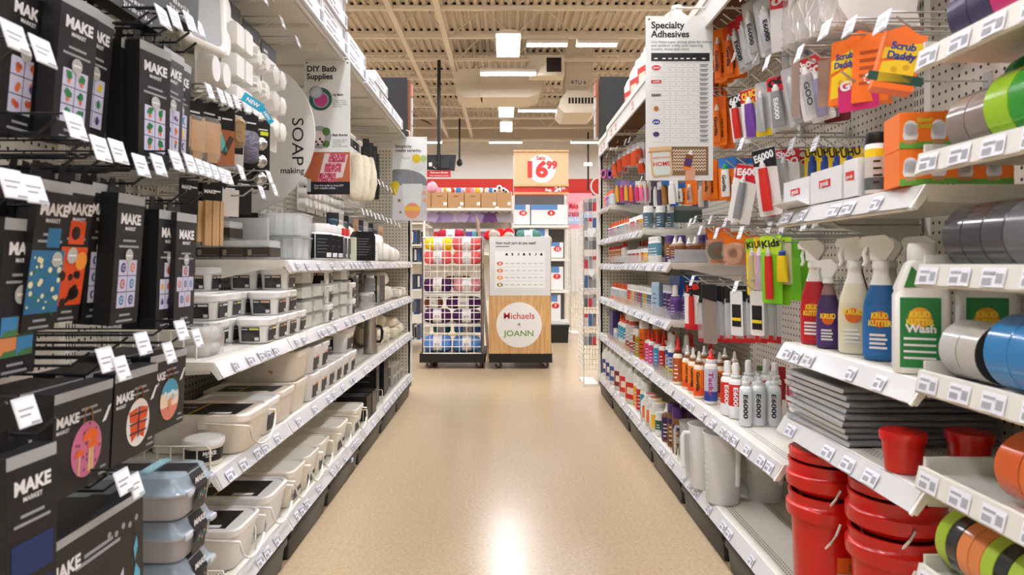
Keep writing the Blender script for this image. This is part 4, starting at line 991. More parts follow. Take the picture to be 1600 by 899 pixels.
showbox('clear box with brown sleeve stacked on top of the row, eye-level shelf', .11, .095, .066, (-.935, 2.37, 1.080), 'clear boxes with brown sleeves')
tray = frosted('tray_clear', '#F4F7F6', .3, .12, .55)
def bigtray(label, loc, sleeve):
    t = thing('clear_box', label, 'clear box', loc, FACE_LEFT_AISLE, 'big ribbed trays'); 
    b = MB(); b.rbox([(.07, .13, 0), (.075, .135, .078), (.079, .139, .08), (.079, .139, .084)], .01, 2, 0, Matrix.Translation((0, .14, 0)))
    for q in range(7): b.rbox([(.0765, .006, .004), (.0775, .006, .076)], .002, 1, 0, Matrix.Translation((0, .03 + q*.036, 0)))
    b.build('tray', tray, t, 40)
    if sleeve: MB().box(-.0805, .0805, .165, .27, -.0005, .0855).build('sleeve', blk, t)
    MB().box(-.06, .06, .02, .26, .006, .05).build('insert', mat('insert_grey', '#DDE1E2', .5), t)
    return t
bigtray('big clear ribbed tray without sleeve, under the black sleeved one', (-.745, 2.58, 1.015), False); bigtray('big clear ribbed tray with black sleeve, on top of another', (-.742, 2.58, 1.1005), True)
carton("mould_carton", "white upright frame carton behind the brown sleeved boxes", 'carton', .02, .2, .15, (-.86, 2.475, 1.015), FACE_LEFT_AISLE, mat('ash_white', '#C6C8C6', .5), None, None)
def flatbottle(w=.085, d=.05, h=.15, capc=None, lab=None):
    t = thing('flat_bottle', 'flat white bottle', 'bottle', (0,0,0)); T = Matrix.Translation((0, d/2, 0))
    MB().rbox([(w/2 - .003, d/2 - .003, 0), (w/2, d/2, .005), (w/2, d/2, h*.72), (w/2*.85, d/2*.85, h*.77)], .012, 3, 0, T).build('bottle_body', milk, t, 40)
    MB().rbox([(w/2*.9, d/2*.9, h*.77), (w/2*.9, d/2*.9, h*.98), (w/2*.86, d/2*.86, h)], .01, 3, 0, T).build('bottle_cap', capc or white, t, 40)
    b = MB(); b.box(-w/2*.96, w/2*.96, -.0012, 0, h*.05, h*.7, 0)
    for q in range(5): b.box(-w*.4, w*(.1 + .08*(q % 3)), -.0018, -.0012, h*(.2 + .09*q), h*(.2 + .09*q) + .003, 1)
    b.box(w*.15, w*.42, -.0018, -.0012, h*.08, h*.2, 2)
    b.box(-w/2 - .001, -w/2, d*.1, d*.9, h*.05, h*.7, 0); b.build('label', [lab or blkf, mat('print_soft', '#77787C', .6), paper], t)
    return t
FB = Proto(flatbottle())
for i, (X, Y) in enumerate(((-.745, 2.80), (-.745, 2.90), (-.81, 2.80), (-.81, 2.90), (-.745, 3.0))): FB.put((X, Y, 1.015), FACE_LEFT_AISLE + R(-38 if i < 5 else 0), f'{ordw(i)} flat white-capped bottle with black label, eye-level shelf', 'flat black label bottles')
carton('mould_carton', 'narrow pale green carton between the flat bottles and the black pouch', 'carton', .04, .1, .115, (-.742, 3.38, 1.015), FACE_LEFT_AISLE, mat('pale_green_card', '#C9CDB4', .6), None, None)
FR = Proto(flatbottle(.05, .05, .15, redp))
for i, Y in enumerate((3.12, 3.2, 3.28)): FR.put((-.75, Y, 1.015), FACE_LEFT_AISLE, f'{ordw(i)} small dark bottle with red cap, eye-level shelf', 'small red cap bottles')
t = thing('standing_pouch', 'black stand-up pouch with rounded top, eye-level shelf', 'pouch', (-.745, 3.62, 1.015), FACE_LEFT_AISLE + R(-50))
b = MB(); b.ext([(-.06, 0), (.06, 0), (.062, .13), (.045, .155), (-.045, .155), (-.062, .13)], 0, .05); b.build('pouch_body', blk, t)
b = MB()
for q in range(7): b.box(-.045, .01 + .008*(q % 4), -.0012, 0, .03 + q*.014, .033 + q*.014)
b.build('small_lettering', mat('print_soft', '#77787C', .6), t)
carton('mould_carton', 'white carton with barcodes beside the black pouch, eye-level shelf', 'carton', .16, .16, .1, (-.745, 3.9, 1.015), FACE_LEFT_AISLE, mat('off_white_card', '#DEDBD0', .6), paper, None)
for i, (X, Y, w_, d_, h_) in enumerate(((-.90, 3.55, .2, .15, .19), (-.92, 3.8, .22, .15, .2), (-.9, 4.05, .2, .16, .18), (-.86, 4.3, .16, .18, .17), (-.84, 4.5, .15, .16, .12), (-.83, 4.68, .14, .16, .1), (-.83, 4.85, .15, .15, .09))):
    bag('wax_bag', f'{ordw(i)} clear bag of pale wax on the eye-level shelf', 'bag', d_, w_, h_, waxw, (X, Y, 1.015), 0, i + 40, .09, 'wax bags on the eye-level shelf')
dropper = mat('dark_bottle', '#1B2027', .25)
for i, (X, Y) in enumerate(((-.98, 2.75), (-.98, 2.83), (-.98, 2.91), (-.98, 2.99))):
    t = thing('dropper_bottle', f'{ordw(i)} dark dropper bottle with white cap on the tray edge behind the soap sign', 'bottle', (X, Y, 1.186 if False else 1.015), 0, 'dark dropper bottles')
    MB().lathe([(.016, 0), (.017, .003), (.017, .16), (.009, .175)], 14).build('bottle_body', dropper, t, 40); MB().lathe([(.0125, .172), (.0125, .2), (.006, .205), (.004, .222)], 14).build('bottle_cap', white, t, 40)

# ================================================================ overhead cartons
cartw = mat('white_carton', '#E4E4E6', .45); cartp = mat('carton_print', '#8E9096', .6)
def flatcarton():
    t = thing('white_carton', 'flat white carton', 'carton', (0,0,0)); b = MB(); b.box(-.2, .2, 0, .28, 0, .06); b.build('carton', cartw, t)
    b = MB()
    for q in (-.16, -.05): b.box(q, q + .09, -.0008, 0, .014, .02); 
    b.box(-.16, -.02, -.0008, 0, .034, .04); b.build('small_lettering', cartp, t)
    MB().box(.15, .19, -.0008, 0, .01, .05).build('label', printg, t); return t
FC = Proto(flatcarton()); k = 0
for (Yc, nn, nm) in ((2.5, 6, 'first tall pile'), (2.91, 6, 'second tall pile')):
    for lay in range(nn): FC.put((-.72 - .01*(lay % 2), Yc + .008*((lay*3) % 3), 1.942 + .0605*lay), FACE_LEFT_AISLE, f'{ordw(lay)} flat white carton up in the {nm} on the overhead shelf', 'white cartons on the overhead shelf')
for (Yc, nn, nm) in ((3.33, 2, 'low pile next'), (3.76, 1, 'single spot')):
    for lay in range(nn): FC.put((-.722, Yc, 1.942 + .0605*lay), FACE_LEFT_AISLE, f'{ordw(lay)} flat white carton up in the {nm} on the overhead shelf', 'white cartons on the overhead shelf')
FC.put((-.715, 3.95, 2.004), FACE_LEFT_AISLE, 'flat white carton lying across two others on the overhead shelf', 'white cartons on the overhead shelf')
FC.put((-.722, 4.18, 1.942), FACE_LEFT_AISLE, 'flat white carton with label end under the crosswise one, overhead shelf', 'white cartons on the overhead shelf')
FC.put((-.722, 4.6, 1.942), FACE_LEFT_AISLE, 'last flat white carton before the black display back, overhead shelf', 'white cartons on the overhead shelf')
# ================================================================ signs
signw = mat('sign_white', '#E6E8E6', .5); ink = mat('ink', '#17181B', .6); inkg = mat('ink_grey', '#55575C', .6)
# round half-disc soap sign standing out from the back panel
t = thing('soap_sign', 'big white half-round sign reading SOAP making', 'sign', (-XB + .012, 2.74, 1.52))
Rr = .322; b = MB(); n = 40
pts = [(Rr*math.sin(PI*i/n), -Rr*math.cos(PI*i/n)) for i in range(n + 1)]
b.ext(pts, 0, .012); b.build('sign_panel', mat('sign_warm_white', '#DDDBD6', .5), t, 40)
b = MB(); b.text('SOAP', .066, 0, 0, 0, w=.19, M=Matrix.Translation((.232, -.001, -.03)) @ Matrix.Rotation(R(90), 4, 'Y')); b.build('upright_lettering', ink, t)
b = MB(); b.text('making', .034, .232, -.158, -.001, bold=.012); b.build('lettering', ink, t)
for zz in (-.2, .2): MB().box(0, .02, -.006, 0, zz - .02, zz + .02).build('bracket', cream, t)
def poster(name, label, px0, px1, py0, py1, Y, cat='sign', bracket=None):
    x0, x1, z1, z0 = XY(px0, Y), XY(px1, Y), ZY(py0, Y), ZY(py1, Y); W, H = x1 - x0, z1 - z0
    t = thing(name, label, cat, ((x0 + x1)/2, Y, z0)); MB().box(-W/2, W/2, 0, .004, 0, H).build('sign_panel', signw, t)
    for s in (-1, 1): MB().disc(s*(W/2 - .012), H - .012, .004, -.0006, n=10).build('eyelet', inkg, t)
    if bracket:
        sx = -1 if x0 < 0 else 1
        MB().tube([(sx*(XB - abs(x0 + x1)/2) , .003, H + .03), (-sx*W*.05, .003, H + .03), (-sx*W*.12, .003, H + .02), (-sx*W*.12, .003, H - .008)], .004, 8).build('bracket', cream, t, 60)
    return t, W, H
def lines(b, x, z, w, n, dz, h, m=0, y=-.001, ragged=.3, seed=1):
    rr = random.Random(seed)
    for i in range(n): b.quad((x, y, z - i*dz - h), (x + w*(1 - ragged*rr.random()), y, z - i*dz - h), (x + w*(1 - ragged*rr.random()*0 - ragged*((i*7) % 5)/5), y, z - i*dz), (x, y, z - i*dz), m)
# bath supplies
t, W, H = poster('hanging_poster', 'hanging white poster headed DIY Bath Supplies with round photos', 475, 547, 94, 304, 3.07, bracket=True)
b = MB(); b.text('DIY Bath\nSupplies', .036, -W*.44, H*.915, -.001, align='LEFT', bold=.028); b.build('headline', ink, t)
pinkc = mat('balm_pink', '#B8447F', .5); tealc = mat('leaf_teal', '#2E5F58', .6); greyc = mat('tin_grey', '#9DA0A4', .5); pale = mat('blossom_white', '#E4D6D4', .6); greenc = mat('lime_green', '#4E7A2E', .6); darkc = mat('deep_plum', '#4A2A33', .6)
b = MB(); cx, cz = -W*.14, H*.71; b.disc(cx, cz, .052, -.001, 0); b.disc(cx + .002, cz - .004, .036, -.0015, 1); b.disc(cx + .002, cz - .004, .03, -.002, 2); b.disc(cx - .02, cz + .03, .028, -.0024, 1, sx=1.1); b.disc(cx - .02, cz + .031, .024, -.0028, 3); b.build('balm_photo', [tealc, greyc, pinkc, mat('tin_lid', '#B9BDC4', .4)], t)
b = MB(); cx, cz = -W*.16, H*.425; b.disc(cx, cz, .052, -.001, 0); b.disc(cx - .008, cz - .002, .032, -.0015, 1); b.disc(cx + .03, cz + .026, .018, -.0018, 2); b.disc(cx + .03, cz - .03, .016, -.0018, 2)
for q in range(6): b.disc(cx - .025 + q*.009, cz - .008 - (q % 3)*.012, .006, -.002, 3, n=8)
b.build('bath_bomb_photo', [greyc, pale, greenc, darkc], t)
b = MB(); b.text('Lip Balm', .014, W*.12, H*.735, -.001, align='LEFT', bold=.03); b.text('Create custom\nlip balms in your\nfavourite colours\nand scents.', .0098, W*.12, H*.695, -.001, align='LEFT'); b.text('Bath Bombs', .014, W*.12, H*.435, -.001, align='LEFT', bold=.03); b.text('Combine natural\ningredients for\na relaxing,\nspa-worthy soak.', .0098, W*.12, H*.40, -.001, align='LEFT'); b.build('body_lettering', ink, t)
b = MB(); z0, z1 = H*.095, H*.315; b.quad((-W/2, -.001, z0), (W/2, -.001, z0), (W/2, -.001, z1), (-W/2, -.001, z1), 0)
b.add([(W*-.05, -.0014, z1 - .005), (W*.46, -.0014, z1 - .012), (W*.34, -.0014, z0 + .02), (-W*.2, -.0014, z0)], [(0,1,2,3)], 1); rr = random.Random(3)
for (ax, az) in ((.19, .78), (.1, .45), (-.02, .12)):
    b.add([(W*(ax - .17), -.0018, z0 + (z1-z0)*(az - .13)), (W*(ax + .2), -.0018, z0 + (z1-z0)*(az - .13)), (W*(ax + .22), -.0018, z0 + (z1-z0)*(az + .17)), (W*(ax - .13), -.0018, z0 + (z1-z0)*(az + .17))], [(0,1,2,3)], 2)
    for q in range(22): b.disc(W*(ax + rr.uniform(-.13, .17)), z0 + (z1-z0)*(az + rr.uniform(-.1, .14)), .004, -.0022 - .0001*q, 3 + q % 2, n=6)
b.build('soap_photo', [mat('terracotta_photo', '#B5623E', .6), mat('photo_tray', '#D9CBC4', .6), mat('soap_rose', '#C2506A', .6), mat('soap_deep', '#7E2038', .6), mat('soap_light', '#DFA0A8', .6)], t)
b = MB(); b.quad((-W/2, -.0012, 0), (W/2, -.0012, 0), (W/2, -.0012, H*.095), (-W/2, -.0012, H*.095), 0); b.text('Scan this code to shop DIY\nbath supplies online.', .012, -W*.28, H*.06, -.0018, 1, align='LEFT'); b.box(-W*.46, -W*.35, -.002, -.0012, H*.02, H*.115, 2); b.build('footer', [blkf, paper, mat('phone_grey', '#B9BDBF', .5)], t)
# perfume / serenity poster
t, W, H = poster('hanging_poster', 'hanging poster reading Simplicity meets serenity with a candle jar photo', 613, 667, 214, 345, 4.95)
b = MB(); b.text('Simplicity\nmeets serenity.', .031, -W*.41, H*.87, -.001, align='LEFT', bold=.02); b.build('headline', ink, t)
b = MB(); b.quad((-W/2, -.001, 0), (W/2, -.001, 0), (W/2, -.001, H*.43), (-W/2, -.001, H*.43), 0); b.add([(max(-W/2, min(W/2, W*math.cos(R(a))*.75 - W*.25)), -.0014, H*.46 + H*.155*math.sin(R(a))) for a in range(0, 181, 12)] , [tuple(range(16))], 1)
b.quad((-W/2, -.0014, 0), (W/2, -.0014, 0), (W/2, -.0014, H*.42), (-W/2, -.0014, H*.42), 2); b.quad((-W/2, -.0016, H*.42), (W/2, -.0016, H*.42), (W/2, -.0016, H*.47), (-W/2, -.0016, H*.47), 1); b.build('photo_ground', [mat('photo_grey', '#BDBEC2', .6), mat('photo_slate', '#7D8088', .6), mat('photo_table', '#C6C4C6', .6)], t)
b = MB(); b.quad((-W*.16, -.0022, H*.12), (W*.3, -.0022, H*.12), (W*.38, -.0022, H*.44), (-W*.22, -.0022, H*.44), 0); b.disc(W*.07, H*.45, W*.3, -.0024, 0, sx=1.0, n=20) if False else None
b.disc(W*.08, H*.12, W*.225, -.0026, 1, sx=1.0); b.quad((-W*.145, -.0028, H*.12), (W*.3, -.0028, H*.12), (W*.315, -.0028, H*.17), (-W*.15, -.0028, H*.17), 2); b.quad((W*.07, -.003, H*.44), (W*.085, -.003, H*.44), (W*.085, -.003, H*.54), (W*.07, -.003, H*.54), 3)
b.build('candle_jar_photo', [mat('photo_glass', '#D3D6D4', .4), mat('photo_peach', '#D98F6B', .6), mat('photo_honey', '#E0B040', .6), mat('photo_stick', '#A98A62', .6)], t)
b = MB(); b.disc(-W*.44, H*.36, W*.14, -.002, 0, n=20, sx=.7); b.disc(-W*.42, H*.42, W*.13, -.0024, 0, n=20); b.disc(W*.2, H*.74, W*.13, -.002, 0, n=20); b.disc(W*.24, H*.68, W*.22, -.0016, 1, n=20); b.disc(W*.4, H*.74, W*.1, -.0022, 2, n=20); b.disc(W*.42, H*.33, W*.07, -.002, 3, n=14); b.disc(W*.44, H*.24, W*.07, -.002, 3, n=14); b.disc(-W*.3, H*.24, W*.05, -.002, 4, n=8); b.disc(-W*.26, H*.1, W*.04, -.002, 4, n=8)
b.build('spice_photo', [mat('photo_yellow', '#D9C020', .6), mat('photo_bowl', '#DADCDC', .5), mat('photo_olive', '#A8BA7A', .6), mat('photo_rose', '#D4A08C', .6), mat('photo_bronze', '#8C6A3A', .6)], t)
b = MB(); b.text('Make it with DIY\ncandle making.', .009, -W*.1, H*.75, -.001, bold=.01); b.text('Create calming\ncandles for your\nown home.', .009, -W*.4, H*.58, -.0022, align='LEFT'); b.build('body_lettering', mat('olive_ink', '#6C6A2E', .6), t)
MB().tube([(-W*.1, .003, H + .05), (0, .003, H + .04), (0, .003, H - .006)], .004, 6).build('bracket', cream, t)
# specialty adhesives
t, W, H = poster('hanging_poster', 'hanging white chart headed Specialty Adhesives with table of dots', 1009, 1114, 25, 282, 2.47, bracket=True)
b = MB(); b.text('Specialty\nAdhesives', .034, -W*.42, H*.925, -.001, align='LEFT', bold=.026); b.build('headline', ink, t)
b = MB(); b.text('Use these super strong glues for indoor\nand outdoor crafts, plus repairing\njewelry, shoes and more.', .0137, -W*.42, H*.835, -.001, align='LEFT'); b.build('body_lettering', inkg, t)
b = MB(); b.quad((-W*.42, -.001, H*.725), (W*.45, -.001, H*.725), (W*.45, -.001, H*.775), (-W*.42, -.001, H*.775), 0)
for q, x in enumerate((-.35, -.23, -.14, -.05, .04, .13, .22, .36)): b.quad((W*x - .006, -.0014, H*.737), (W*x + .006, -.0014, H*.737), (W*x + .006, -.0014, H*.744), (W*x - .006, -.0014, H*.744), 1)
b.build('table_head', [blkf, paper], t)
b = MB(); rr = random.Random(8)
for i in range(17):
    z = H*(.70 - i*.0285)
    for q, x in enumerate((-.23, -.14, -.05, .04, .13, .22)):
        if rr.random() < .72: b.disc(W*x, z, .0014, -.001, n=6)
    b.quad((W*.30, -.001, z), (W*.43, -.001, z), (W*.43, -.001, z + .0028), (W*.30, -.001, z + .0028)); b.quad((W*.31, -.001, z - .005), (W*.41, -.001, z - .005), (W*.41, -.001, z - .0025), (W*.31, -.001, z - .0025))
b.build('dot_pattern', inkg, t)
b = MB()
for i in range(18): b.quad((-W*.42, -.0008, H*(.714 - i*.0285)), (W*.45, -.0008, H*(.714 - i*.0285)), (W*.45, -.0008, H*(.714 - i*.0285) + .0006), (-W*.42, -.0008, H*(.714 - i*.0285) + .0006))
b.build('table_line', printg, t)
for k, (z, m_, sx, nm) in enumerate(((.685, redp, 1.7, 'AMAZING'), (.60, redp, 0, 'LOCTITE'), (.515, ink, 0, 'E6000'), (.435, mat('gorilla_logo', '#B5762A', .6), 1.0, ''), (.355, mat('blue_logo', '#2F4C9C', .6), 1.5, 'JB'), (.28, purple, 1.2, ''))):
    b = MB()
    if sx: b.disc(-W*.345, H*z, .0095, -.0012, 0, n=18, sx=sx)
    elif nm == 'LOCTITE': b.quad((-W*.42, -.0012, H*z - .006), (-W*.27, -.0012, H*z - .006), (-W*.27, -.0012, H*z + .006), (-W*.42, -.0012, H*z + .006), 0)
    if nm: b.text(nm, .0075 if sx or nm == 'LOCTITE' else .014, -W*.345, H*z - .003, -.0016, 0 if nm == 'E6000' else 1, bold=.03, w=.034 if nm == 'E6000' else .024)
    b.build('brand_mark', [m_, paper], t)
b = MB(); b.box(-W*.14, W*.43, -.0016, -.001, H*.03, H*.205, 0); b.box(-W*.11, W*.40, -.002, -.0016, H*.048, H*.19, 1)
for r_ in range(7):
    z = H*(.058 + r_*.019)
    for q in range(12):
        x = -W*.1 + q*W*.041; b.add([(x, -.0024, z), (x + W*.0205, -.0024, z + .006), (x + W*.041, -.0024, z), (x + W*.041, -.0024, z + .004), (x + W*.0205, -.0024, z + .010), (x, -.0024, z + .004)], [(0,1,4,5), (1,2,3,4)], 2)
b.build('framed_zigzag_photo', [mat('frame_brown', '#7E6546', .6), mat('zig_brown', '#8F6A4A', .6), mat('zig_cream', '#E6DEC6', .6)], t)
b = MB(); b.M = Matrix.Translation((-W*.27, 0, H*.11)) @ Matrix.Rotation(R(-4), 4, 'Y')
b.rbox([(.038, .042 + .01, 0), (.038, .052, .001)], .012, 3, 0, b.M @ Matrix.Translation((0, -.002, 0)) @ Matrix.Rotation(R(90), 4, 'X')); b.rbox([(.031, .043, 0), (.031, .043, .001)], .01, 3, 1, b.M @ Matrix.Translation((0, -.0028, -.003)) @ Matrix.Rotation(R(90), 4, 'X')); b.box(-.04, .04, -.0042, -.003, .042, .056, 0); b.box(-.045, .045, -.0048, -.0042, .036, .041, 3)
b.text('welcome', .017, 0, .012, -.0046, 2, bold=.0); b.text('HOME', .022, 0, -.014, -.0046, 2, bold=.02); b.build('jar_sign_photo', [mat('jar_tan', '#D9B98C', .6), mat('jar_mint', '#D6E2DC', .6), redp, mat('twine', '#B5915C', .7)], t)
b = MB(); b.M = Matrix.Translation((W*.12, 0, H*.1)) @ Matrix.Rotation(R(14), 4, 'Y'); b.box(-.013, .013, -.0052, -.003, -.02, .034, 0); b.box(-.013, .013, -.0056, -.0052, -.006, .018, 1); b.ext([(-.009, .034), (.009, .034), (.002, .052), (-.002, .052)], -.0052, -.003, 2); b.box(-.013, .013, -.0056, -.0052, -.02, -.012, 3); b.build('glue_tube_photo', [mat('glue_brown', '#7A4A22', .5), purple, paper, orange], t)
b = MB(); b.ext([(W*.08, 0), (W*.22, 0), (W*.235, .03), (W*.2, .055), (W*.15, .045), (W*.1, .06), (W*.09, .03)], -.0036, -.0028); b.build('hand_photo', mat('skin_photo', '#D9A084', .6), t)
# new tags
t = thing('new_tag', 'bright blue tag reading NEW on a hook among the moulds', 'tag', (-.70, YX(395, -.70), ZY(160, YX(395, -.70))), FACE_LEFT_AISLE + R(-55))
b = MB(); b.M = Matrix.Rotation(R(28), 4, 'Y'); b.box(-.03, .03, 0, .001, -.013, .013, 0); b.text('NEW', .016, 0, -.006, -.0005, 1, bold=.03); b.build('tag_flag', [mat('cyan_tag', '#1FA0C4', .5), paper], t)
b = MB(); b.M = Matrix.Translation((.038, 0, -.032)) @ Matrix.Rotation(R(55), 4, 'Y'); b.box(-.024, .024, 0, .001, -.008, .008, 0); b.text('NEW', .011, 0, -.004, -.0005, 1, bold=.03); b.build('tag_tail', [mat('cyan_tag', '#1FA0C4', .5), paper], t)
# black display backs at the aisle ends
def endback(label, X0, X1, Y, z0, z1, sx):
    t = thing('hanging_board', label, 'display board', ((X0 + X1)/2, Y, z0), group='black display boards above the aisle ends'); W, H = X1 - X0, z1 - z0
    MB().box(-W/2, W/2, 0, .03, 0, H).build('back_board', blkf, t)
    e = W/2 if sx > 0 else -W/2
    b = MB(); b.box(e - .003 if sx > 0 else e - .02, e + .02 if sx > 0 else e + .003, .032, .06, .02, H - .01, 0); b.build('wooden_edge', brown, t)
    for k in range(4):
        b = MB(); b.box(min(e, e + sx*.03), max(e, e + sx*.03), .064, .12, H*.24*k, H*.24*k + H*.215, 0); b.build('framed_print', [mat('end_print_a', '#D98A86', .6) if k == 3 else mat('end_print_b', '#C9CCD0', .5)], t)
endback('black display board back above the soap side aisle end', -1.07, XY(636, 5.34), 5.34, 1.985, ZY(121, 5.34), 1)
endback('black display board back above the glue side aisle end', XY(937, 5.36), 1.02, 5.36, 1.99, ZY(120, 5.36), -1)
# ================================================================ bottles, cans and jugs of the glue side
def m_(h, r=.45): return mat('c_' + h, '#' + h, r)
nozz = mat('nozzle_red', '#D8281E', .35); orcap = mat('cap_orange', '#EE5B22', .4); whitep = mat('bottle_white', '#EFEEE9', .35); creamp = mat('bottle_cream', '#E9DEC6', .35)
def bottle(r, h, body, cap='cone', capm=None, lab=None, lab2=None, oval=1.0, sh=.74, txt=None, txtm=None, n=18, neck=None, patch=None):
    """lathe bottle; sh = shoulder height share; cap styles: cone, flat, spray, can, pump, tall"""
    t = thing('glue_bottle', 'glue bottle', 'bottle', (0,0,0)); S = dict(sx=1.0, sy=oval); hs = h*sh; nr = r*.5
    if cap == 'can':
        MB().lathe([(r*.94, 0), (r, .004), (r, h*.78), (r*.86, h*.8)], n, **S).build('can_body', body, t, 40)
        MB().lathe([(r*.97, h*.785), (r*.99, h*.79), (r*.97, h*.985), (r*.9, h)], n, **S).build('cap', capm, t, 40)
    elif cap == 'flat':
        MB().lathe([(r*.93, 0), (r, .004), (r, hs), (r*.9, hs + h*.03), (r*.8, hs + h*.04)], n, **S).build('bottle_body', body, t, 40)
        MB().lathe([(r*.92, hs + h*.03), (r*.94, hs + h*.035), (r*.93, h - .003), (r*.88, h)], n, **S).build('cap', capm, t, 40)
    else:
        MB().lathe([(r*.93, 0), (r, .004), (r, hs), (r*.86, hs + h*.035), (nr, hs + h*.06), (nr, hs + h*.08)], n, **S).build('bottle_body', body, t, 40)
        z = hs + h*.07
        if cap == 'cone':
            if neck: MB().lathe([(nr*1.5, z - h*.01), (nr*1.5, z + h*.05), (nr*1.1, z + h*.055)], 14).build('collar', neck, t, 40); z += h*.045
            MB().lathe([(nr*1.15, z), (nr*1.15, z + h*.05), (nr*.75, z + h*.07), (nr*.38, h*.985), (nr*.25, h)], 14).build('cap', capm, t, 40)
        elif cap == 'tall':
            MB().lathe([(nr*1.5, z), (nr*1.5, z + h*.035), (nr*1.1, z + h*.04), (nr*1.0, h*.97), (nr*.8, h)], 14).build('cap', capm, t, 40)
        elif cap == 'overcap':
            MB().lathe([(nr*1.2, z), (nr*1.2, z + h*.06), (nr*.5, z + h*.07), (nr*.5, h*.96)], 12).build('pump', white, t, 40)
            MB().lathe([(nr*1.45, z + h*.02), (nr*1.45, h - .002), (nr*1.3, h)], 14).build('clear_cap', clear, t, 40)
    if lab:
        b = MB(); z0, z1 = h*.06, hs*.93; b.lathe([(r + .0008, z0), (r + .0008, z0 + (z1-z0)*.3), (r + .0008, z0 + (z1-z0)*.8), (r + .0008, z1)], n, [1 if lab2 else 0, 0, 2 if patch else 0], None, False, False, **S)
        o = b.build('label', [lab, lab2 or lab, patch or lab], t, 40)
        b = MB(); k = .7*r; y = -(r*oval + .0014)
        zt = z0 + (z1-z0)*.55
        if txt: b.text(txt, (z1-z0)*.2, 0, 0, 0, 0, bold=.03, w=(z1-z0)*.75, M=Matrix.Translation((0, y - .0006, zt)) @ Matrix.Rotation(R(90), 4, 'Y')) if len(txt) > 3 else b.text(txt, (z1-z0)*.2, 0, zt, y - .0006, 0, bold=.03, w=k*1.6)
        else:
            for q in range(4): b.quad((-k*.6, y + .0006*0, z0 + (z1-z0)*(.15 + .17*q)), (k*(.2 + .12*((q*3) % 4)), y, z0 + (z1-z0)*(.15 + .17*q)), (k*(.2 + .12*((q*3) % 4)), y, z0 + (z1-z0)*(.2 + .17*q)), (-k*.6, y, z0 + (z1-z0)*(.2 + .17*q)))
        b.build('lettering', txtm or paper, o)
    return t
RG = FACE_RIGHT_AISLE
def rowput(P, spots, z, desc, group, rz=0.0, scale=None, swaps=None):
    for i, (X, Y) in enumerate(spots):
        P.put((X, Y, z), rz + R(random.uniform(-8, 8)), desc.format(ordw(i)), group, scale=scale, swap=swaps[i] if swaps else None)
HX = R(-35)    # label turned part way towards the aisle and the camera
# --- second shelf (z .467), from the camera end
z2 = .467
spm = mat('spray_clear', '#E6ECEE', .15)
E = Proto(bottle(.0205, .165, spm, 'overcap', white, mat('silver_label', '#DADDE1', .4), None, txt='E6000', txtm=ink, patch=mat('pale_label', '#D5DCE0', .4)))
rowput(E, [(.79, 2.245), (.837, 2.255), (.885, 2.25), (.86, 2.33), (.91, 2.34)], z2, '{} clear spray bottle with clear overcap at the empty end of the glue shelf', 'clear spray bottles', HX)
rowput(Proto(bottle(.0225, .19, whitep, 'tall', white, redp, paper, 1, .66, 'E6000', paper)), [(.783, 2.41), (.795, 2.36), (.86, 2.42), (.93, 2.36), (.985, 2.33), (.935, 2.45)], z2, '{} white bottle with red wavy label and tall white cap behind the clear sprays', 'red label spray bottles', HX)
BT = bottle(.024, .205, whitep, 'cone', nozz, mat('lavender_label', '#C9C6DA', .5), m_('2A3F8E'), 1, .7, 'Tacky', m_('A03A6A'), neck=white); BT['label'] = 'big white glue bottle with red pointed tip and lavender label, glue shelf'
Proto(BT).put((.782, 2.60, z2), HX)
gl = Proto(bottle(.0215, .185, creamp, 'cone', mat('clear_tip', '#D9D5CC', .3), orange, m_('E8541C'), 1, .66, 'Gorilla', ink, neck=brown))
rowput(gl, [(.768, 2.71), (.772, 2.81), (.775, 2.91), (.84, 2.68), (.84, 2.79), (.84, 2.89), (.905, 2.7), (.905, 2.82)], z2, '{} cream wood glue bottle with brown collar and orange label', 'wood glue bottles', HX)
BT = bottle(.0215, .2, creamp, 'cone', nozz, m_('B5541E'), None, 1, .62, None, paper, neck=m_('6A3418')); BT['label'] = 'cream wood glue bottle with a red tip standing alone beside the clear pusher tray'
Proto(BT).put((.765, 3.03, z2), HX)
for i, (X, Y) in enumerate(((.96, 2.62), (1.0, 2.72), (1.02, 2.6))): pass
t = thing('hanging_pack', 'red and green card pack leaning behind the wood glue bottles', 'pack', (.98, 2.52, .5), R(-20)); MB().box(-.05, .05, 0, .006, 0, .12).build('backing_card', m_('9E1F26'), t); MB().box(-.05, -.012, -.002, 0, .0, .12).build('green_strip', m_('3C6B2C'), t)
# clear pusher trays
def pusher(label, X, Y, z, L, n, grp, h=.05):
    t = thing('shelf_tray', label, 'shelf tray', (X, Y + L, z), RG, grp); D_ = .2
    MB().box(0, L, 0, .003, 0, h).build('front_lip', clear, t)
    for i in range(n + 1):
        x = L*i/n; MB().box(x - .001, x + .001, .003, D_, 0, h*.7).build('divider', clear, t)
    for i in range(n): MB().rbox([(L/n*.4, .012, 0), (L/n*.4, .012, h*.8), (L/n*.2, .01, h)], .004, 2, 0, Matrix.Translation((L*(i + .5)/n, .19, 0))).build('pusher', mat('pusher_grey', '#D9DDE2', .35), t)
    return t
pusher('clear pusher tray with grey pushers beside the red tipped wood glue', .735, 3.08, z2, .3, 5, 'clear pusher trays')
yg = Proto(bottle(.022, .20, whitep, 'tall', white, m_('B8B9C6'), m_('F0D43C'), 1, .64, None, m_('2A3F8E'), patch=m_('2A3F8E')))
rowput(yg, [(.78, 3.19), (.84, 3.17), (.79, 3.28)], z2, '{} grey and yellow labelled spray bottle with tall white cap', 'yellow label spray bottles', HX)
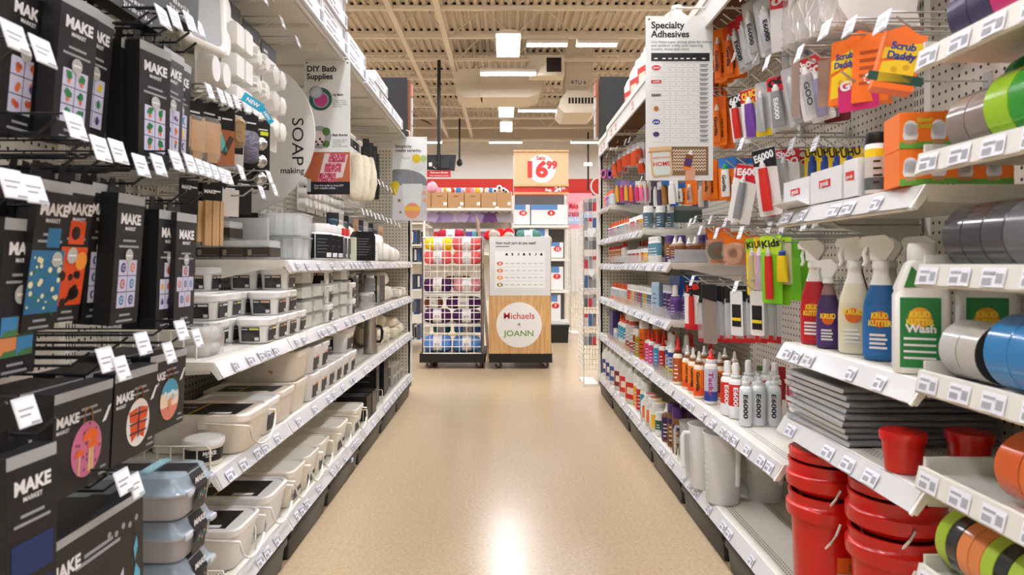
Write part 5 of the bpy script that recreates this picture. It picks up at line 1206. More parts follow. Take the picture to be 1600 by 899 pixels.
for k, (bm, lab, X, Y, nm) in enumerate(((m_('C8211E'), m_('B8151A'), .775, 3.36, 'red'), (m_('2E9FD0'), m_('1F86BE'), .77, 3.46, 'sky blue'), (m_('D9357F'), m_('E0559A'), .768, 3.57, 'hot pink'), (m_('D9357F'), m_('E0559A'), .768, 3.66, 'second hot pink'))):
    BT = bottle(.021, .185, whitep, 'cone', nozz, bm, lab, 1, .62, None, paper); BT['label'] = f'{nm} label glue bottle with red nozzle on the second shelf'; BT['group'] = 'bright craft glue bottles'; Proto(BT).put((X, Y, z2), HX)
rowput(Proto(bottle(.021, .19, whitep, 'cone', nozz, m_('8E2A2A'), None, 1, .62)), [(.84, 3.34), (.85, 3.46), (.84, 3.58), (.9, 3.3), (.92, 3.42), (.96, 3.2)], z2, '{} red nozzle bottle in the rows behind the bright glues', 'red nozzle bottles in the back rows', HX)
oc = Proto(bottle(.028, .215, m_('E07A1E'), 'can', white, m_('D95F16'), m_('C8481A'), 1, .74, None, m_('4A2410')))
rowput(oc, [(.775, 3.82), (.845, 3.8)], z2, '{} orange spray can with white cap on the second shelf', 'orange spray cans', HX)
rowput(Proto(bottle(.019, .15, m_('B5A428'), 'flat', white, m_('A3941E'))), [(.765, 3.93)], z2, '{} small mustard bottle with white cap before the orange can', 'small bottles before the orange can', HX)
rowput(Proto(bottle(.019, .15, m_('A82A24'), 'flat', white, m_('93201C'))), [(.765, 4.0)], z2, '{} small dark red bottle with white cap before the orange can', 'small bottles before the orange can', HX)
rowput(Proto(bottle(.034, .235, m_('B54A2E'), 'can', white, m_('C9C4BC'), m_('A33A24'))), [(.78, 4.13), (.86, 4.12), (.78, 4.24)], z2, '{} wide rust red can with white cap on the second shelf', 'rust red cans', HX)
rowput(Proto(bottle(.022, .205, whitep, 'cone', orcap, m_('3FA0B8'), m_('E9E6DE'), 1, .66)), [(.77, 4.36), (.77, 4.45), (.77, 4.54)], z2, '{} white bottle with teal label and orange cap on the second shelf', 'teal label school glue', HX)
carton('glue_carton', 'tall dark purple carton at the far end of the second shelf', 'carton', .16, .07, .2, (.745, 4.82, z2), RG, m_('3A2A63'), m_('46367A'), None)
rowput(Proto(bottle(.016, .09, m_('C9CCD6'), 'flat', white, m_('B4B8C8'))), [(.755, 4.62), (.755, 4.68)], z2, '{} tiny pale bottle before the purple carton', 'tiny pale bottles', HX)
pusher('clear tray lip along the far part of the second shelf', .73, 3.95, z2, .95, 9, 'clear pusher trays', .04)
# --- base shelf
zb_ = .152
def gallon():
    t = thing('glue_jug', 'white glue jug', 'jug', (0,0,0)); w, d_ = .07, .07
    MB().rbox([(w*.95, d_*.95, 0), (w, d_, .008), (w, d_, .165), (w*.8, d_*.8, .205), (.026, .026, .24), (.022, .022, .252)], .024, 4).build('jug_body', milkw, t, 45)
    MB().tube([(0, -w*.82, .185), (0, -w*.72, .222), (0, -.03, .238)], .010, 8).build('handle', milkw, t, 60)
    MB().lathe([(.024, .25), (.024, .272), (.021, .274)], 16).build('cap', whitep, t, 40)
    b = MB(); b.box(-w*.7, w*.7, -d_ - .001, -d_, .03, .13, 0); b.box(-w*.5, w*.5, -d_ - .0016, -d_ - .001, .06, .1, 1); b.build('label', [redp, m_('E8D9C0')], t)
    return t
GJ = Proto(gallon()); dk = m_('7E2028')
for i, (X, Y, lm) in enumerate(((.815, 4.14, redp), (.815, 4.36, redp), (.815, 4.57, dk), (.815, 4.78, m_('34508E')), (.815, 4.96, m_('2E3F7E')), (.815, 5.14, m_('2E3F7E')))):
    GJ.put((X, Y, zb_), R(-62), f'{ordw(i)} white gallon glue jug counted towards the back wall, base shelf', 'white gallon glue jugs', swap={'label': {0: lm}} if i > 1 else None)
for k, (lm, X, Y, nm, h, r) in enumerate(((m_('2C93A8'), .785, 3.80, 'teal', .19, .036), (redp, .785, 3.92, 'red', .2, .034), (m_('E8A628'), .785, 4.02, 'yellow', .2, .032))):
    BT = bottle(r, h, whitep, 'flat', white, lm, None, 1, .7, None, paper); BT['label'] = f'round white glue jar with {nm} label on the base shelf'; BT['group'] = 'round glue jars with bright labels'; Proto(BT).put((X, Y, zb_), HX)
def sqjar(capm, lm):
    t = thing('glue_jar', 'square white jar', 'jar', (0,0,0)); MB().rbox([(.043, .043, 0), (.045, .045, .005), (.045, .045, .105), (.036, .036, .12)], .016, 3).build('jar_body', milkw, t, 40)
    MB().lathe([(.035, .118), (.036, .12), (.036, .142), (.033, .145)], 22).build('lid', white, t, 40); MB().lathe([(.027, .1452), (.027, .146)], 22).build('lid_disc', capm, t)
    MB().box(-.03, .03, -.0462, -.045, .02, .085).build('label', lm, t); return t
for i, (X, Y, cm) in enumerate(((.785, 3.47, m_('D9A63A')), (.785, 3.58, m_('C8643A')), (.785, 3.69, m_('C8543A')), (.885, 3.47, m_('C8543A')))):
    jt = sqjar(cm, m_('E8783A') if i else m_('F0C03A')); jt['label'] = f'{ordw(i)} square white jar with coloured lid disc, base shelf'; jt['group'] = 'square paste jars'; Proto(jt).put((X, Y, zb_), HX)
BT = bottle(.026, .115, whitep, 'flat', white, m_('1F5A3A'), paper, 1, .72); BT['label'] = 'short white can with dark green label before the purple capped cans'; Proto(BT).put((.765, 3.37, zb_), HX)
rowput(Proto(bottle(.028, .2, m_('7E5230'), 'can', m_('4B2A6B'), m_('8A5A34'), m_('6E4628'), 1, .7, None, m_('E8D9C0'), patch=m_('3E2358'))), [(.775, 3.06), (.78, 3.17), (.85, 3.08), (.85, 3.19)], zb_, '{} brown glue can with purple cap on the base shelf', 'purple cap cans', HX)
rowput(Proto(bottle(.024, .18, m_('7E5230'), 'cone', whitep, m_('3E2358'), None, 1, .7)), [(.77, 3.26), (.92, 3.1)], zb_, '{} brown bottle with white tip beside the purple capped cans', 'brown bottles by the purple cans', HX)
fence('wire fence between the purple capped cans and the pitchers', .74, .90, 2.985, zb_, .075, 4)
fence('wire fence before the small clear pitchers', .74, .88, 2.93, zb_, .06, 3)
# pitchers
pit = frosted('pitcher_plastic', '#FBFCFB', .25, .25, .28)
def pitcher(r, h, m):
    t = thing('measuring_pitcher', 'pitcher', 'pitcher', (0,0,0))
    MB().lathe([(r*.84, .0), (r*.86, .003), (r, h*.985), (r*1.035, h*.99), (r*1.035, h), (r*.985, h), (r*.85, .006), (0.001, .005)], 36, cap1=False).build('pitcher_body', m, t, 45)
    b = MB()
    x = r*.98
    b.tube([(x, 0, h*.86), (x + r*.32, 0, h*.87), (x + r*.42, 0, h*.80), (x + r*.40, 0, h*.45), (x + r*.36, 0, h*.33)], r*.13, 8); b.build('handle', m, t, 60)
    b = MB()
    for q in range(9): b.box(-.012, .012 if q % 2 else .0, -r*(.87 + .13*(.2 + q*.08)) - .001, -r*(.87 + .13*(.2 + q*.08)), h*(.2 + q*.08), h*(.2 + q*.08) + .001)
    b.build('scale_marking', frosted('scale_mark', '#F6F8F7', .3, .3), t)
    return t
Pp = Proto(pitcher(.067, .245, pit))
Pp.put((.775, 2.44, zb_), R(-75), 'biggest front measuring pitcher at the empty half of the base shelf', 'frosted measuring pitchers')
Pp.put((.76, 2.60, zb_), R(185), 'second measuring pitcher, handle toward the aisle', 'frosted measuring pitchers', scale=(.95, .95, .97))
Pp.put((.94, 2.47, zb_), R(-80), 'measuring pitcher behind the biggest one, under the glue shelf', 'frosted measuring pitchers', scale=(1.05, 1.05, .95))
Ps = Proto(pitcher(.048, .19, frosted('clear_pitcher', '#F2F5F5', .4, .1, .72)))
Ps.put((.765, 2.74, zb_), R(190), 'small clear pitcher behind the handled one', 'small clear pitchers'); Ps.put((.775, 2.85, zb_), R(170), 'small clear pitcher next to the wire fence', 'small clear pitchers')
# --- third shelf (z .747)
z3 = .747
for i, (lm, Y) in enumerate(zip([m_(c) for c in 'E8E6DF 6A3F8E 1F7A8C D98A2E 8AAE3A 6A3F8E C8322A 2C8BA0 D9642E B8BCC4 E8A62E D93A2E C8322A'.split()], [3.5 + .058*k for k in range(13)])):
    BT = bottle(.02, .125, whitep, 'flat', white, lm, None, 1, .78, None, m_('E9E2D2')); BT['label'] = f'{ordw(i)} white capped paint bottle in the long row, third shelf'; BT['group'] = 'white capped bottles of the long row'; Proto(BT).put((.768, Y, z3), HX)
rowput(Proto(bottle(.02, .125, whitep, 'flat', white, m_('DAD5C8'))), [(.82, 3.52 + .075*k) for k in range(9)], z3, '{} white capped bottle in the second line of the long row', 'white capped bottles of the second line', HX)
rowput(Proto(bottle(.02, .125, whitep, 'cone', orcap, m_('C9CCD0'), m_('E8623A'), 1, .64)), [(.768, 4.32), (.768, 4.4), (.768, 4.48), (.768, 4.57), (.768, 4.66), (.768, 4.75), (.768, 4.85)], z3, '{} white school glue with orange cap, third shelf', 'orange cap school glue, third shelf', HX)
pg = Proto(bottle(.024, .155, m_('6A4690'), 'tall', whitep, m_('5A367E'), m_('4A2A6E'), 1, .6, None, m_('CDBEDD')))
rowput(pg, [(.775, 3.12), (.83, 3.13)], z3, '{} purple pump bottle at the near end of the third shelf', 'purple pump bottles', HX)
carton('glue_carton', 'light blue patterned tall carton on the third shelf', 'carton', .045, .03, .16, (.745, 3.40, z3), R(-50), m_('BFD6E6'), m_('A9C9E0'), None)
rowput(Proto(bottle(.022, .15, m_('C9CAD8'), 'flat', m_('B9BCC4'), m_('3F2A5E'), m_('5A4A80'), 1, .8, None, m_('CDBEDD'))), [(.785, 3.24), (.785, 3.31)], z3, '{} dark purple and grey bottle beside the pump bottles', 'purple and grey bottles', HX)
rowput(Proto(bottle(.018, .14, m_('D9DCE2'), 'cone', whitep, m_('4FA3B0'), m_('6A3F8E'), 1, .66)), [(.762, 3.45)], z3, '{} pale bottle with pointed white tip, third shelf', 'pale pointed bottles', HX)
carton('glue_carton', 'bright blue flat carton lying behind the purple bottles, third shelf', 'carton', .2, .1, .195, (.82, 3.32, z3), RG, m_('1F5FB8'), None, None)
pusher('clear tray with dividers along the near half of the third shelf', .73, 3.09, z3, .55, 7, 'clear pusher trays'); pusher('clear tray lip along the far half of the third shelf', .73, 3.70, z3, .9, 9, 'clear pusher trays', .045)
# --- fourth shelf (z 1.007)
z4 = 1.007
bb_ = Proto(bottle(.026, .115, m_('8E5E3C'), 'cone', whitep, m_('7E5030'), m_('3E2358'), 1, .66, None, m_('D9C9B4'), neck=None))
rowput(bb_, [(.80, 3.13), (.87, 3.13), (.80, 3.23), (.87, 3.24)], z4, '{} brown glue bottle with pointed white tip on the fourth shelf', 'brown pointed bottles', HX)
rowput(Proto(bottle(.023, .13, m_('4A2A6B'), 'flat', m_('5A3A7E'), m_('8A5A34'), m_('3E2358'), 1, .76, None, m_('D9C9B4'))), [(.94, 3.14), (.99, 3.15), (.94, 3.25), (.86, 3.34), (.80, 3.33)], z4, '{} brown labelled purple bottle on the fourth shelf', 'purple bottles on the fourth shelf', HX)
rowput(Proto(bottle(.021, .13, whitep, 'flat', white, m_('5A8FA0'), m_('D9D9D6'), 1, .8)), [(.765, 3.44), (.765, 3.5), (.765, 3.56)], z4, '{} slim white bottle at the joint of the fourth shelf', 'slim white bottles on the fourth shelf', HX)
for i in range(9):
    lm = m_('E8B02E D9543A E8E0D0 C8322A D98A9A C8322A 6A9AB8 D9543A 8AAE6A'.split()[i])
    BT = bottle(.021, .075, whitep, 'flat', white, lm, None, 1, .76, None, m_('E9E2D2')); BT['label'] = f'{ordw(i)} small white lidded jar in the row on the fourth shelf'; BT['group'] = 'small lidded jars on the fourth shelf'; Proto(BT).put((.768, 3.7 + .062*i, z4), HX)
rowput(Proto(bottle(.02, .135, whitep, 'cone', nozz, m_('D9D4CA'), m_('3F5FA8'), 1, .66)), [(.765, 4.33), (.768, 4.42), (.83, 4.0), (.83, 4.1), (.83, 3.9), (.83, 4.2)], z4, '{} white bottle with red nozzle on the fourth shelf', 'red nozzle bottles on the fourth shelf', HX)
rowput(Proto(bottle(.018, .11, m_('C9B4A0'), 'flat', nozz, m_('B5703A'), m_('A86A8E'), 1, .78)), [(.765, 4.54), (.765, 4.64), (.765, 4.74), (.765, 4.84), (.765, 4.95)], z4, '{} small red capped bottle at the far end of the fourth shelf', 'small red capped bottles', HX)
pusher('clear tray lip along the fourth shelf under the jars', .73, 3.68, z4, 1.2, 12, 'clear pusher trays', .04)
t = thing('shelf_tray', 'grey plastic tray wall at the near end of the fourth shelf', 'shelf tray', (.74, 3.07, z4), R(0)); MB().rbox([(.16, .004, 0), (.16, .004, .05), (.155, .003, .056)], .003, 2, 0, Matrix.Translation((.18, 0, 0))).build('side_wall', m_('B9BDC2'), t); MB().box(0, .02, -.002, .05, 0, .012).build('foot', m_('B9BDC2'), t)
# --- fifth shelf (z 1.187)
z5 = 1.187
rowput(Proto(bottle(.027, .125, whitep, 'flat', white, m_('4F6A78'), m_('3E5866'), 1, .76, None, m_('DCE4E6'))), [(.775, 3.71), (.84, 3.70), (.905, 3.72)], z5, '{} white capped jar with slate label at the near end of the fifth shelf', 'slate label jars', HX)
for i in range(6):
    BT = bottle(.021, .085, whitep, 'flat', white, m_('E8A62E C83A3A E6D6C8 D95F4A C83A3A E8C8B8'.split()[i]), None, 1, .78); BT['label'] = f'{ordw(i)} low white lidded jar on the fifth shelf'; BT['group'] = 'low jars on the fifth shelf'; Proto(BT).put((.768, 3.82 + .065*i, z5), HX)
for i in range(8):
    BT = bottle(.019, .105, whitep, 'cone', orcap, m_('B8B4B0 9AA8B8 6AA8A8 8A5A9A E8B83A D9386A 6A4A9A D9386A'.split()[i]), None, 1, .62); BT['label'] = f'{ordw(i)} orange tipped glitter glue on the fifth shelf'; BT['group'] = 'orange tipped glues on the fifth shelf'; Proto(BT).put((.768, 4.3 + .095*i, z5), HX)
pusher('clear tray lip along the fifth shelf', .73, 3.68, z5, 1.2, 10, 'clear pusher trays', .045)
# --- sixth shelf (z 1.422)
for i in range(5):
    BT = bottle(.021, .115, m_('B9BCC0 8E9096 2E8FD0 D9358A F07A3A'.split()[i]), 'cone', orcap, m_('C9CCD0 A8AAB0 1F78C0 C8287A E8641E'.split()[i]), None, 1, .66); BT['label'] = f'{("silver", "charcoal", "bright blue", "magenta", "orange")[i]} glitter glue bottle with orange tip on the small top shelf'; BT['group'] = 'glitter glues on the small top shelf'; Proto(BT).put((.775, 4.93 + .07*i, 1.422), HX)
rowput(Proto(bottle(.021, .115, m_('2A2A30'), 'cone', orcap, m_('4A4A52'))), [(.84, 4.93), (.84, 5.0)], 1.422, '{} black and white glitter glue on the small top shelf', 'dark glitter glues', HX)
# overhead stock
for i, (X, Y) in enumerate(((.84, 3.35), (.84, 3.6), (.84, 3.85), (.84, 4.1), (.86, 4.4))):
    GJ.put((X, Y, 1.962), R(-75), f'{ordw(i)} white jug standing on the overhead shelf of the glue side', 'white jugs on the overhead shelf', scale=1.1)
# ================================================================ carded goods on hooks, glue side
clearp = frosted('blister', '#E3E7EA', .45, .08, .7)
tubesil = mat('tube_silver', '#CDD0D4', .3, .55)
def card(label, px, pt, pb, X, cardm, head=None, tube=None, capm=None, txt=None, txtc=None, w=.075, yaw=None, group='carded glue on hooks', cat='glue pack', tw=.028, low=None, tilt=3, txt2=None, roll=0, hk=True, n=1):
    """a carded tube: backing card, header, blister tube with cap, printing"""
    Y = YX(px, X); zt, zl = ZY(pt, Y), ZY(pb, Y); H = zt - zl
    yaw = yaw if yaw is not None else R(-52)
    t = thing('hanging_pack', label, cat, (X, Y, zt), group=group, rot=(R(tilt), R(roll), yaw))
    b = MB(); b.rbox([(w/2, H/2, 0), (w/2, H/2, .0012)], .006, 2, 0, Matrix.Translation((0, .0012, -H/2)) @ Matrix.Rotation(R(90), 4, 'X'))
    b.build('backing_card', cardm, t)
    if head:
        o = MB().ext([(-w/2, -.002), (w/2, -.002), (w/2, -H*.3), (-w/2, -H*.24)], -.0006, 0).build('card_header', head, t)
    if txt:
        b = MB(); b.text(txt, .03, 0, 0, 0, 0, bold=.04, w=w*.86, M=Matrix.Translation((0, -.0012, -H*.17)) @ Matrix.Rotation(R(-8), 4, 'Y')); b.build('lettering', txtc or paper, t)
    if group == 'orange glue packs' and tube and not txt2: txt2 = 'Gorilla'
    if low: MB().box(-w/2, w/2, -.0006, 0, -H, -H*.88).build('card_footer', low, t)
    if tube:
        T = Matrix.Translation((-.002, -.012, 0)); k = tw/2
        b = MB(); zt_, zb2 = -H*.30, -H*.93
        b.rbox([(k, .003, zb2), (k, .005, zb2 + .012), (k*.96, .011, zb2 + (zt_-zb2)*.5), (k*.8, .011, zt_)], .01, 3, 0, T); o = b.build('tube', tube, t, 50)
        MB().lathe([(k*.55, zt_ - .001), (k*.55, zt_ + .012), (k*.35, zt_ + .014), (k*.28, zt_ + H*.13)], 12, 0, T).build('tube_cap', capm or white, t, 40)
        if txt2:
            b = MB(); b.text(txt2, .02, 0, 0, 0, 0, bold=.03, w=(zt_-zb2)*.6, M=Matrix.Translation((-.006, -.0245, (zt_ + zb2)/2)) @ Matrix.Rotation(R(90), 4, 'Y')); b.build('tube_lettering', ink if tube is tubesil or tube is clearp or group == 'orange glue packs' else paper, o)
    if hk: hook(1, Y, zt + .002, max(.08, XB - X + .035), 'zinc hook carrying the ' + ' '.join(label.split()[:12]), .034, wire_s, True, group='zinc hooks on the glue side', tagged=len(label) % 3 == 0)
    for q in range(n - 1):
        u = dup(t, (X + .03*(q+1), Y + .002*(q + 1), zt - .004), label=None, rot=(R(tilt), R(roll + 2), yaw + R(3))); u['label'] = ' '.join((f'{ordw(q + 1)} pack in line behind the ' + label).split()[:16])
    return t
orc, wh, rdc = orange, mat('card_white', '#E6E4E2', .5), mat('card_red', '#C8202A', .45)
skel = frosted('clear_card', '#EEF0F3', .3, .1, .45)
# top row
card('big clear tube pack with dark lettering, top row beside the white cloths', 1195, -4, 86, .80, skel, None, tubesil, white, None, None, .085, group='clear tube packs', txt2='E6000', tw=.045, roll=-8)
card('slim clear tube pack, top row before the big one', 1170, 2, 92, .80, skel, None, tubesil, white, w=.06, group='clear tube packs', txt2='E6000', tw=.03, roll=-8)
card('silver tube pack tilted, third from the white cloths in the top row', 1160, 20, 108, .82, skel, rdc, tubesil, white, w=.06, group='clear tube packs', txt2=None, tw=.036, roll=-10)
card('silver tube pack hanging lowest of the top row', 1146, 32, 118, .82, skel, rdc, tubesil, white, w=.055, group='clear tube packs', txt2='E6000', tw=.03, roll=-14)
card('white card with red header and hand emblem, top row', 1222, -12, 78, .82, wh, rdc, None, w=.08, txt='00', txtc=paper)
card('orange tube pack with white cap, top row next to the poster', 1124, 45, 128, .80, orc, None, m_('E86A1E'), white, w=.055, group='orange glue packs', n=2)
card('wider orange tube pack, second from the poster in the top row', 1142, 40, 120, .83, orc, m_('D9541A'), m_('E86A1E'), white, w=.07, group='orange glue packs', n=2)
card('orange pack half hidden behind the poster edge', 1116, 95, 160, .9, orc, None, m_('C8501A'), None, w=.06, group='orange glue packs', n=2)
# second row
card('orange tube pack with black label in the second row', 1123, 150, 228, .79, orc, m_('E8641E'), m_('E07020'), creamp, w=.06, group='orange glue packs', n=2)
card('orange card with black side strip in the second row', 1137, 155, 232, .82, m_('E06418'), None, None, None, w=.05, group='orange glue packs')
card('red tube pack under a lettered header, second row', 1149, 148, 222, .79, wh, blkf, redp, white, '600', paper, .06, roll=-6)
card('purple tube on a red and yellow quick hold card', 1172, 138, 222, .78, wh, rdc, m_('6E3F9A'), white, 'QUICK\nHOLD', m_('F2D64A'), .075, roll=-4, tw=.036)
card('clear tube pack with yellow foot, second row', 1192, 128, 212, .80, skel, None, tubesil, white, w=.055, low=yellow, group='clear tube packs')
card('grey labelled tube pack with yellow band, second row', 1214, 118, 205, .80, skel, rdc, m_('8E9096'), white, '00', ink, .07, group='clear tube packs', txt2='E6000', tw=.04, roll=-5)
card('silver tube pack turned aside, beside the brown sticks', 1234, 105, 196, .80, skel, None, tubesil, white, w=.06, group='clear tube packs', roll=-10)
card('red shoe glue card with clear tube, second row', 1258, 90, 188, .80, wh, rdc, clearp, white, 'Shoe\nGOO', paper, .075, tw=.038, roll=-10, txt2='GOO', n=2)
card('second red shoe glue card with violet print', 1276, 98, 190, .82, wh, rdc, m_('8E8AA8'), white, 'GOO', paper, .055, roll=-8)
card('flat brown cardboard strip hanging among the shoe glue cards', 1290, 92, 166, .78, m_('9A8070'), None, None, w=.035, group='brown cardboard strips', yaw=R(-25)); card('narrow brown cardboard strip next to the grey tube pack', 1243, 88, 182, .78, m_('9A8478'), None, None, w=.02, group='brown cardboard strips', yaw=R(-25))
card('dark red glue card before the yellow sponge box', 1306, 95, 190, .86, m_('6A2024'), rdc, clearp, None, 'GOO', paper, .07)
card('magenta card peeking out under the sponge boxes', 1340, 128, 172, .80, m_('C8286E'), None, None, w=.09, txt='GOO', txtc=paper)
# third row
card('orange card with clear bottle and blue top, third row below the poster', 1065, 285, 318, .84, orc, blue, whitep, blue, w=.07, group='orange glue packs', n=2); card('brown amber bottle card under the poster', 1040, 280, 320, .86, m_('8E6A3A'), m_('2E78C0'), m_('A8743A'), brown, w=.06, group='packs under the poster')
card('white bottle with blue bands hanging under the poster', 1052, 276, 322, .80, wh, None, whitep, white, w=.05, group='packs under the poster', tw=.04, low=blue)
card('clear tube with orange band hanging under the poster', 1080, 282, 320, .80, orc, None, clearp, None, w=.06, group='orange glue packs')
card('tan nozzle glue bottle on an orange card, third row', 1108, 250, 312, .80, orc, None, m_('D98A4A'), m_('E09A5A'), w=.07, group='orange glue packs', n=2)
card('white glue bottle with green cap on an orange card', 1136, 245, 312, .80, orc, blue, whitep, m_('2E9A5A'), w=.075, group='orange glue packs', n=3, tw=.034)
card('tall narrow white bottle card beside the lettered cards', 1152, 262, 348, .79, wh, None, whitep, white, w=.03, yaw=R(-60))
card('white card with bold lettered red header and small tube', 1170, 258, 350, .78, wh, rdc, m_('8E9096'), paper, 'E600', paper, .085, roll=14, tw=.026)
card('white card with red tube and tilted lettered header', 1192, 232, 338, .77, wh, blkf, redp, white, 'E6000', paper, .075, roll=-6, tw=.032)
card('grey back of a glue card behind the red tube card', 1206, 250, 345, .82, m_('B4B2B4'), None, redp, None, w=.05, yaw=R(-30))
card('red shoe glue card behind the white cartons', 1228, 232, 310, .86, wh, rdc, clearp, paper, 'Shoe\nGOO', paper, .085, n=3)
for i, px in enumerate((1272, 1292, 1311, 1330)): card(f'{ordw(i)} yellow glue card with blue cap above the white cartons', px, 232, 300, .90, yellow, None, m_('2F4C9C'), m_('2F4C9C'), 'UHU', ink, .055, group='yellow glue cards', yaw=R(-40))
for i, px in enumerate((1232, 1244, 1256)): card(f'{ordw(i)} grey card back showing between the white cloths and the red cards', px, 52, 118, .88, m_('A9ABB0'), None, tubesil, None, w=.055, group='grey card backs', hk=False)
# tape and green cards
def tapepack(label, px, pt, pb, X, core, n):
    Y = YX(px, X); zt, zl = ZY(pt, Y), ZY(pb, Y); H = zt - zl
    t = thing('hanging_pack', label, 'tape pack', (X, Y, zt), group='orange tape packs', rot=(R(6), R(-4), R(-50)))
    MB().rbox([(.042, .012, -H), (.044, .02, -H*.5), (.04, .012, -.004)], .01, 3).build('blister', frosted('amber_blister', '#F0DCC4', .4, .1, .72), t, 50)
    MB().lathe([(.018, -.012), (.036, -.012), (.036, .012), (.018, .012)], 20, 0, Matrix.Translation((0, 0, -H*.5)) @ Matrix.Rotation(R(90), 4, 'X'), False, False).build('tape_roll', core, t, 40)
    MB().box(-.044, .044, .013, .0145, -H, .02).build('backing_card', orange, t)
    hook(1, Y, zt + .02, XB - X + .03, 'zinc hook carrying the ' + ' '.join(label.split()[:10]), .034, wire_s, True, group='zinc hooks on the glue side')
    for q in range(n):
        u = dup(t, (X + .045*(q+1), Y, zt), rot=(R(6), R(-4), R(-50))); u['label'] = f'{ordw(q+1)} pack in line behind the {" ".join(label.split()[:8])}'
tapepack('orange framed pack of black tape below the poster row', 1118, 372, 412, .83, blk, 2); tapepack('orange framed pack of peach tape beside the green cards', 1146, 378, 414, .80, m_('D9A284'), 3)
for i, (px, pt, pb) in enumerate(((1108, 348, 378), (1122, 346, 376), (1134, 348, 380))): card(f'{ordw(i)} small orange carton card above the tape packs', px, pt, pb, .93, m_('D9641E'), m_('B5B5B5'), None, w=.04, group='small orange cards', hk=True)
gcard = mat('card_lime', '#7FD027', .45)
card('lime and yellow card with clear stick tube next to the tape', 1178, 372, 462, .80, yellow, m_('A8DA2E'), clearp, paper, 'Kids', ink, .06, group='lime glue stick cards', tw=.026)
card('yellow and pink flower card among the lime cards', 1190, 370, 466, .79, m_('EDB4C8'), yellow, clearp, paper, 'UHU', ink, .055, group='lime glue stick cards', tw=.026)
card('lime card with red and white glue stick in a clear tube', 1204, 368, 475, .77, gcard, m_('BFE23A'), redp, m_('C8C8C8'), 'Kids', ink, .065, group='lime glue stick cards', tw=.024, n=2)
card('yellow glue stick with blue cap on a hook before the pegboard', 1226, 380, 445, .80, m_('C9C9A0'), None, yellow, m_('2A4C9A'), w=.04, group='lime glue stick cards', tw=.034)
card('lime card edge hanging last before the spray bottles', 1238, 376, 470, .84, gcard, m_('6FBF22'), None, w=.06, group='lime glue stick cards', yaw=R(-75), n=3)
# syringe row
card('black white and red epoxy card at the near shelf end', 1082, 440, 516, .765, wh, blkf, redp, blkp, 'J-B', redp, .075, low=rdc, tw=.024, yaw=R(-40))
for i, px in enumerate((1097, 1120, 1140, 1158, 1175, 1196)): card(f'{ordw(i)} clear syringe card with red foot in the epoxy row', px, 446, 535, .80 + .006*(i % 3), skel, blkf, clearp, blkp, w=.045, group='syringe cards', low=rdc, tw=.03, yaw=R(-50), n=2)
card('brown printed card back hanging in the epoxy row', 1108, 444, 538, .77, m_('8E8078'), blkf, None, w=.055, yaw=R(-42))
for i, px in enumerate((1150, 1182)): card(f'{ordw(i)} white pouch with black and yellow label in the epoxy row', px, 455, 525, .775, wh, None, None, w=.05, group='white pouches', yaw=R(-58), low=None, txt=None, tilt=2)
for o in [x for x in COL.objects if x.get('group') == 'white pouches']:
    MB().box(-.018, .018, -.0012, 0, -.12, -.045).build('label', blkf, o); MB().box(-.018, .018, -.0018, -.0012, -.1, -.09).build('yellow_band', yellow, o)
# far hooks: scrapers, markers, brushes
for i, (px, pt, pb, c) in enumerate(((962, 246, 278, 'E8622A'), (970, 240, 270, 'D9481E'), (978, 236, 262, 'E8562A'), (985, 232, 260, 'D9481E'), (993, 225, 262, 'E8622A'), (1000, 222, 258, 'C8421E'), (1004, 248, 272, 'D9481E'))):
    card(f'{ordw(i)} orange glue stick bag hanging near the pegboard end', px, pt, pb, .82, skel, None, m_(c), None, w=.06, group='orange glue stick bags', tw=.05, n=2)
for i, (px, c) in enumerate(((946, 'C86AA8'), (956, '9A5AA8'))):
    X = .77 + .04*i; Y = YX(px, X); t = thing('hanging_pack', f'{ordw(i)} pink and orange tape roll hanging at the pegboard end', 'tape roll', (X, Y, ZY(272, Y)), group='tape rolls at the pegboard end', rot=(R(90), 0, R(-60)))
    MB().lathe([(.022, -.02), (.036, -.02), (.036, .02), (.022, .02)], 20, 0, None, False, False).build('tape_roll', m_(c), t, 40); MB().lathe([(.0362, -.02), (.0362, -.006)], 20, 0, None, False, False).build('roll_band', orcap, t)
    hook(1, Y, ZY(272, Y) + .045, .27, f'{ordw(i)} hook at the pegboard end holding a tape roll', .034, wire_s, group='zinc hooks on the glue side')
for i, (px, c1, c2) in enumerate(((966, '6A6AB8', 'E8A62E'), (973, '9A7AB8', 'D93A5A'), (980, '8A6AA8', 'E8A62E'), (988, '5A5AA0', 'E8622A'), (997, 'E8E4E0', 'D93A6A'), (1004, 'D9D6D0', 'E06A9A'))):
    card(f'{ordw(i)} slim marker card hanging above the fifth shelf', px, 283, 318 - (i % 3), .80, m_(c1), None, m_(c2), m_('E8A05A'), w=.045, group='slim marker cards', tw=.03, n=2)
for i, (px, c) in enumerate(((1012, 'E8DCD8'), (1019, '6A5A78'), (1026, '3A3440'), (1032, 'E8E4DE'), (1098, '9AA0A8'), (1088, '7A8088'))):
    card(f'{ordw(i)} dark brush or tube card hanging under the poster edge', px, 284, 326, .86, m_(c), None, m_('5A4A6A') if i % 2 else whitep, None, w=.05, group='brush cards under the poster', tw=.03)
for i, px in enumerate((1035, 1048, 1061, 1074, 1087)): card(f'{ordw(i)} dark green card in the shaded row above the brown bottles', px, 322, 348, .93, m_('3E4A44'), m_('6A726E'), None, w=.07, group='dark green cards', hk=False)
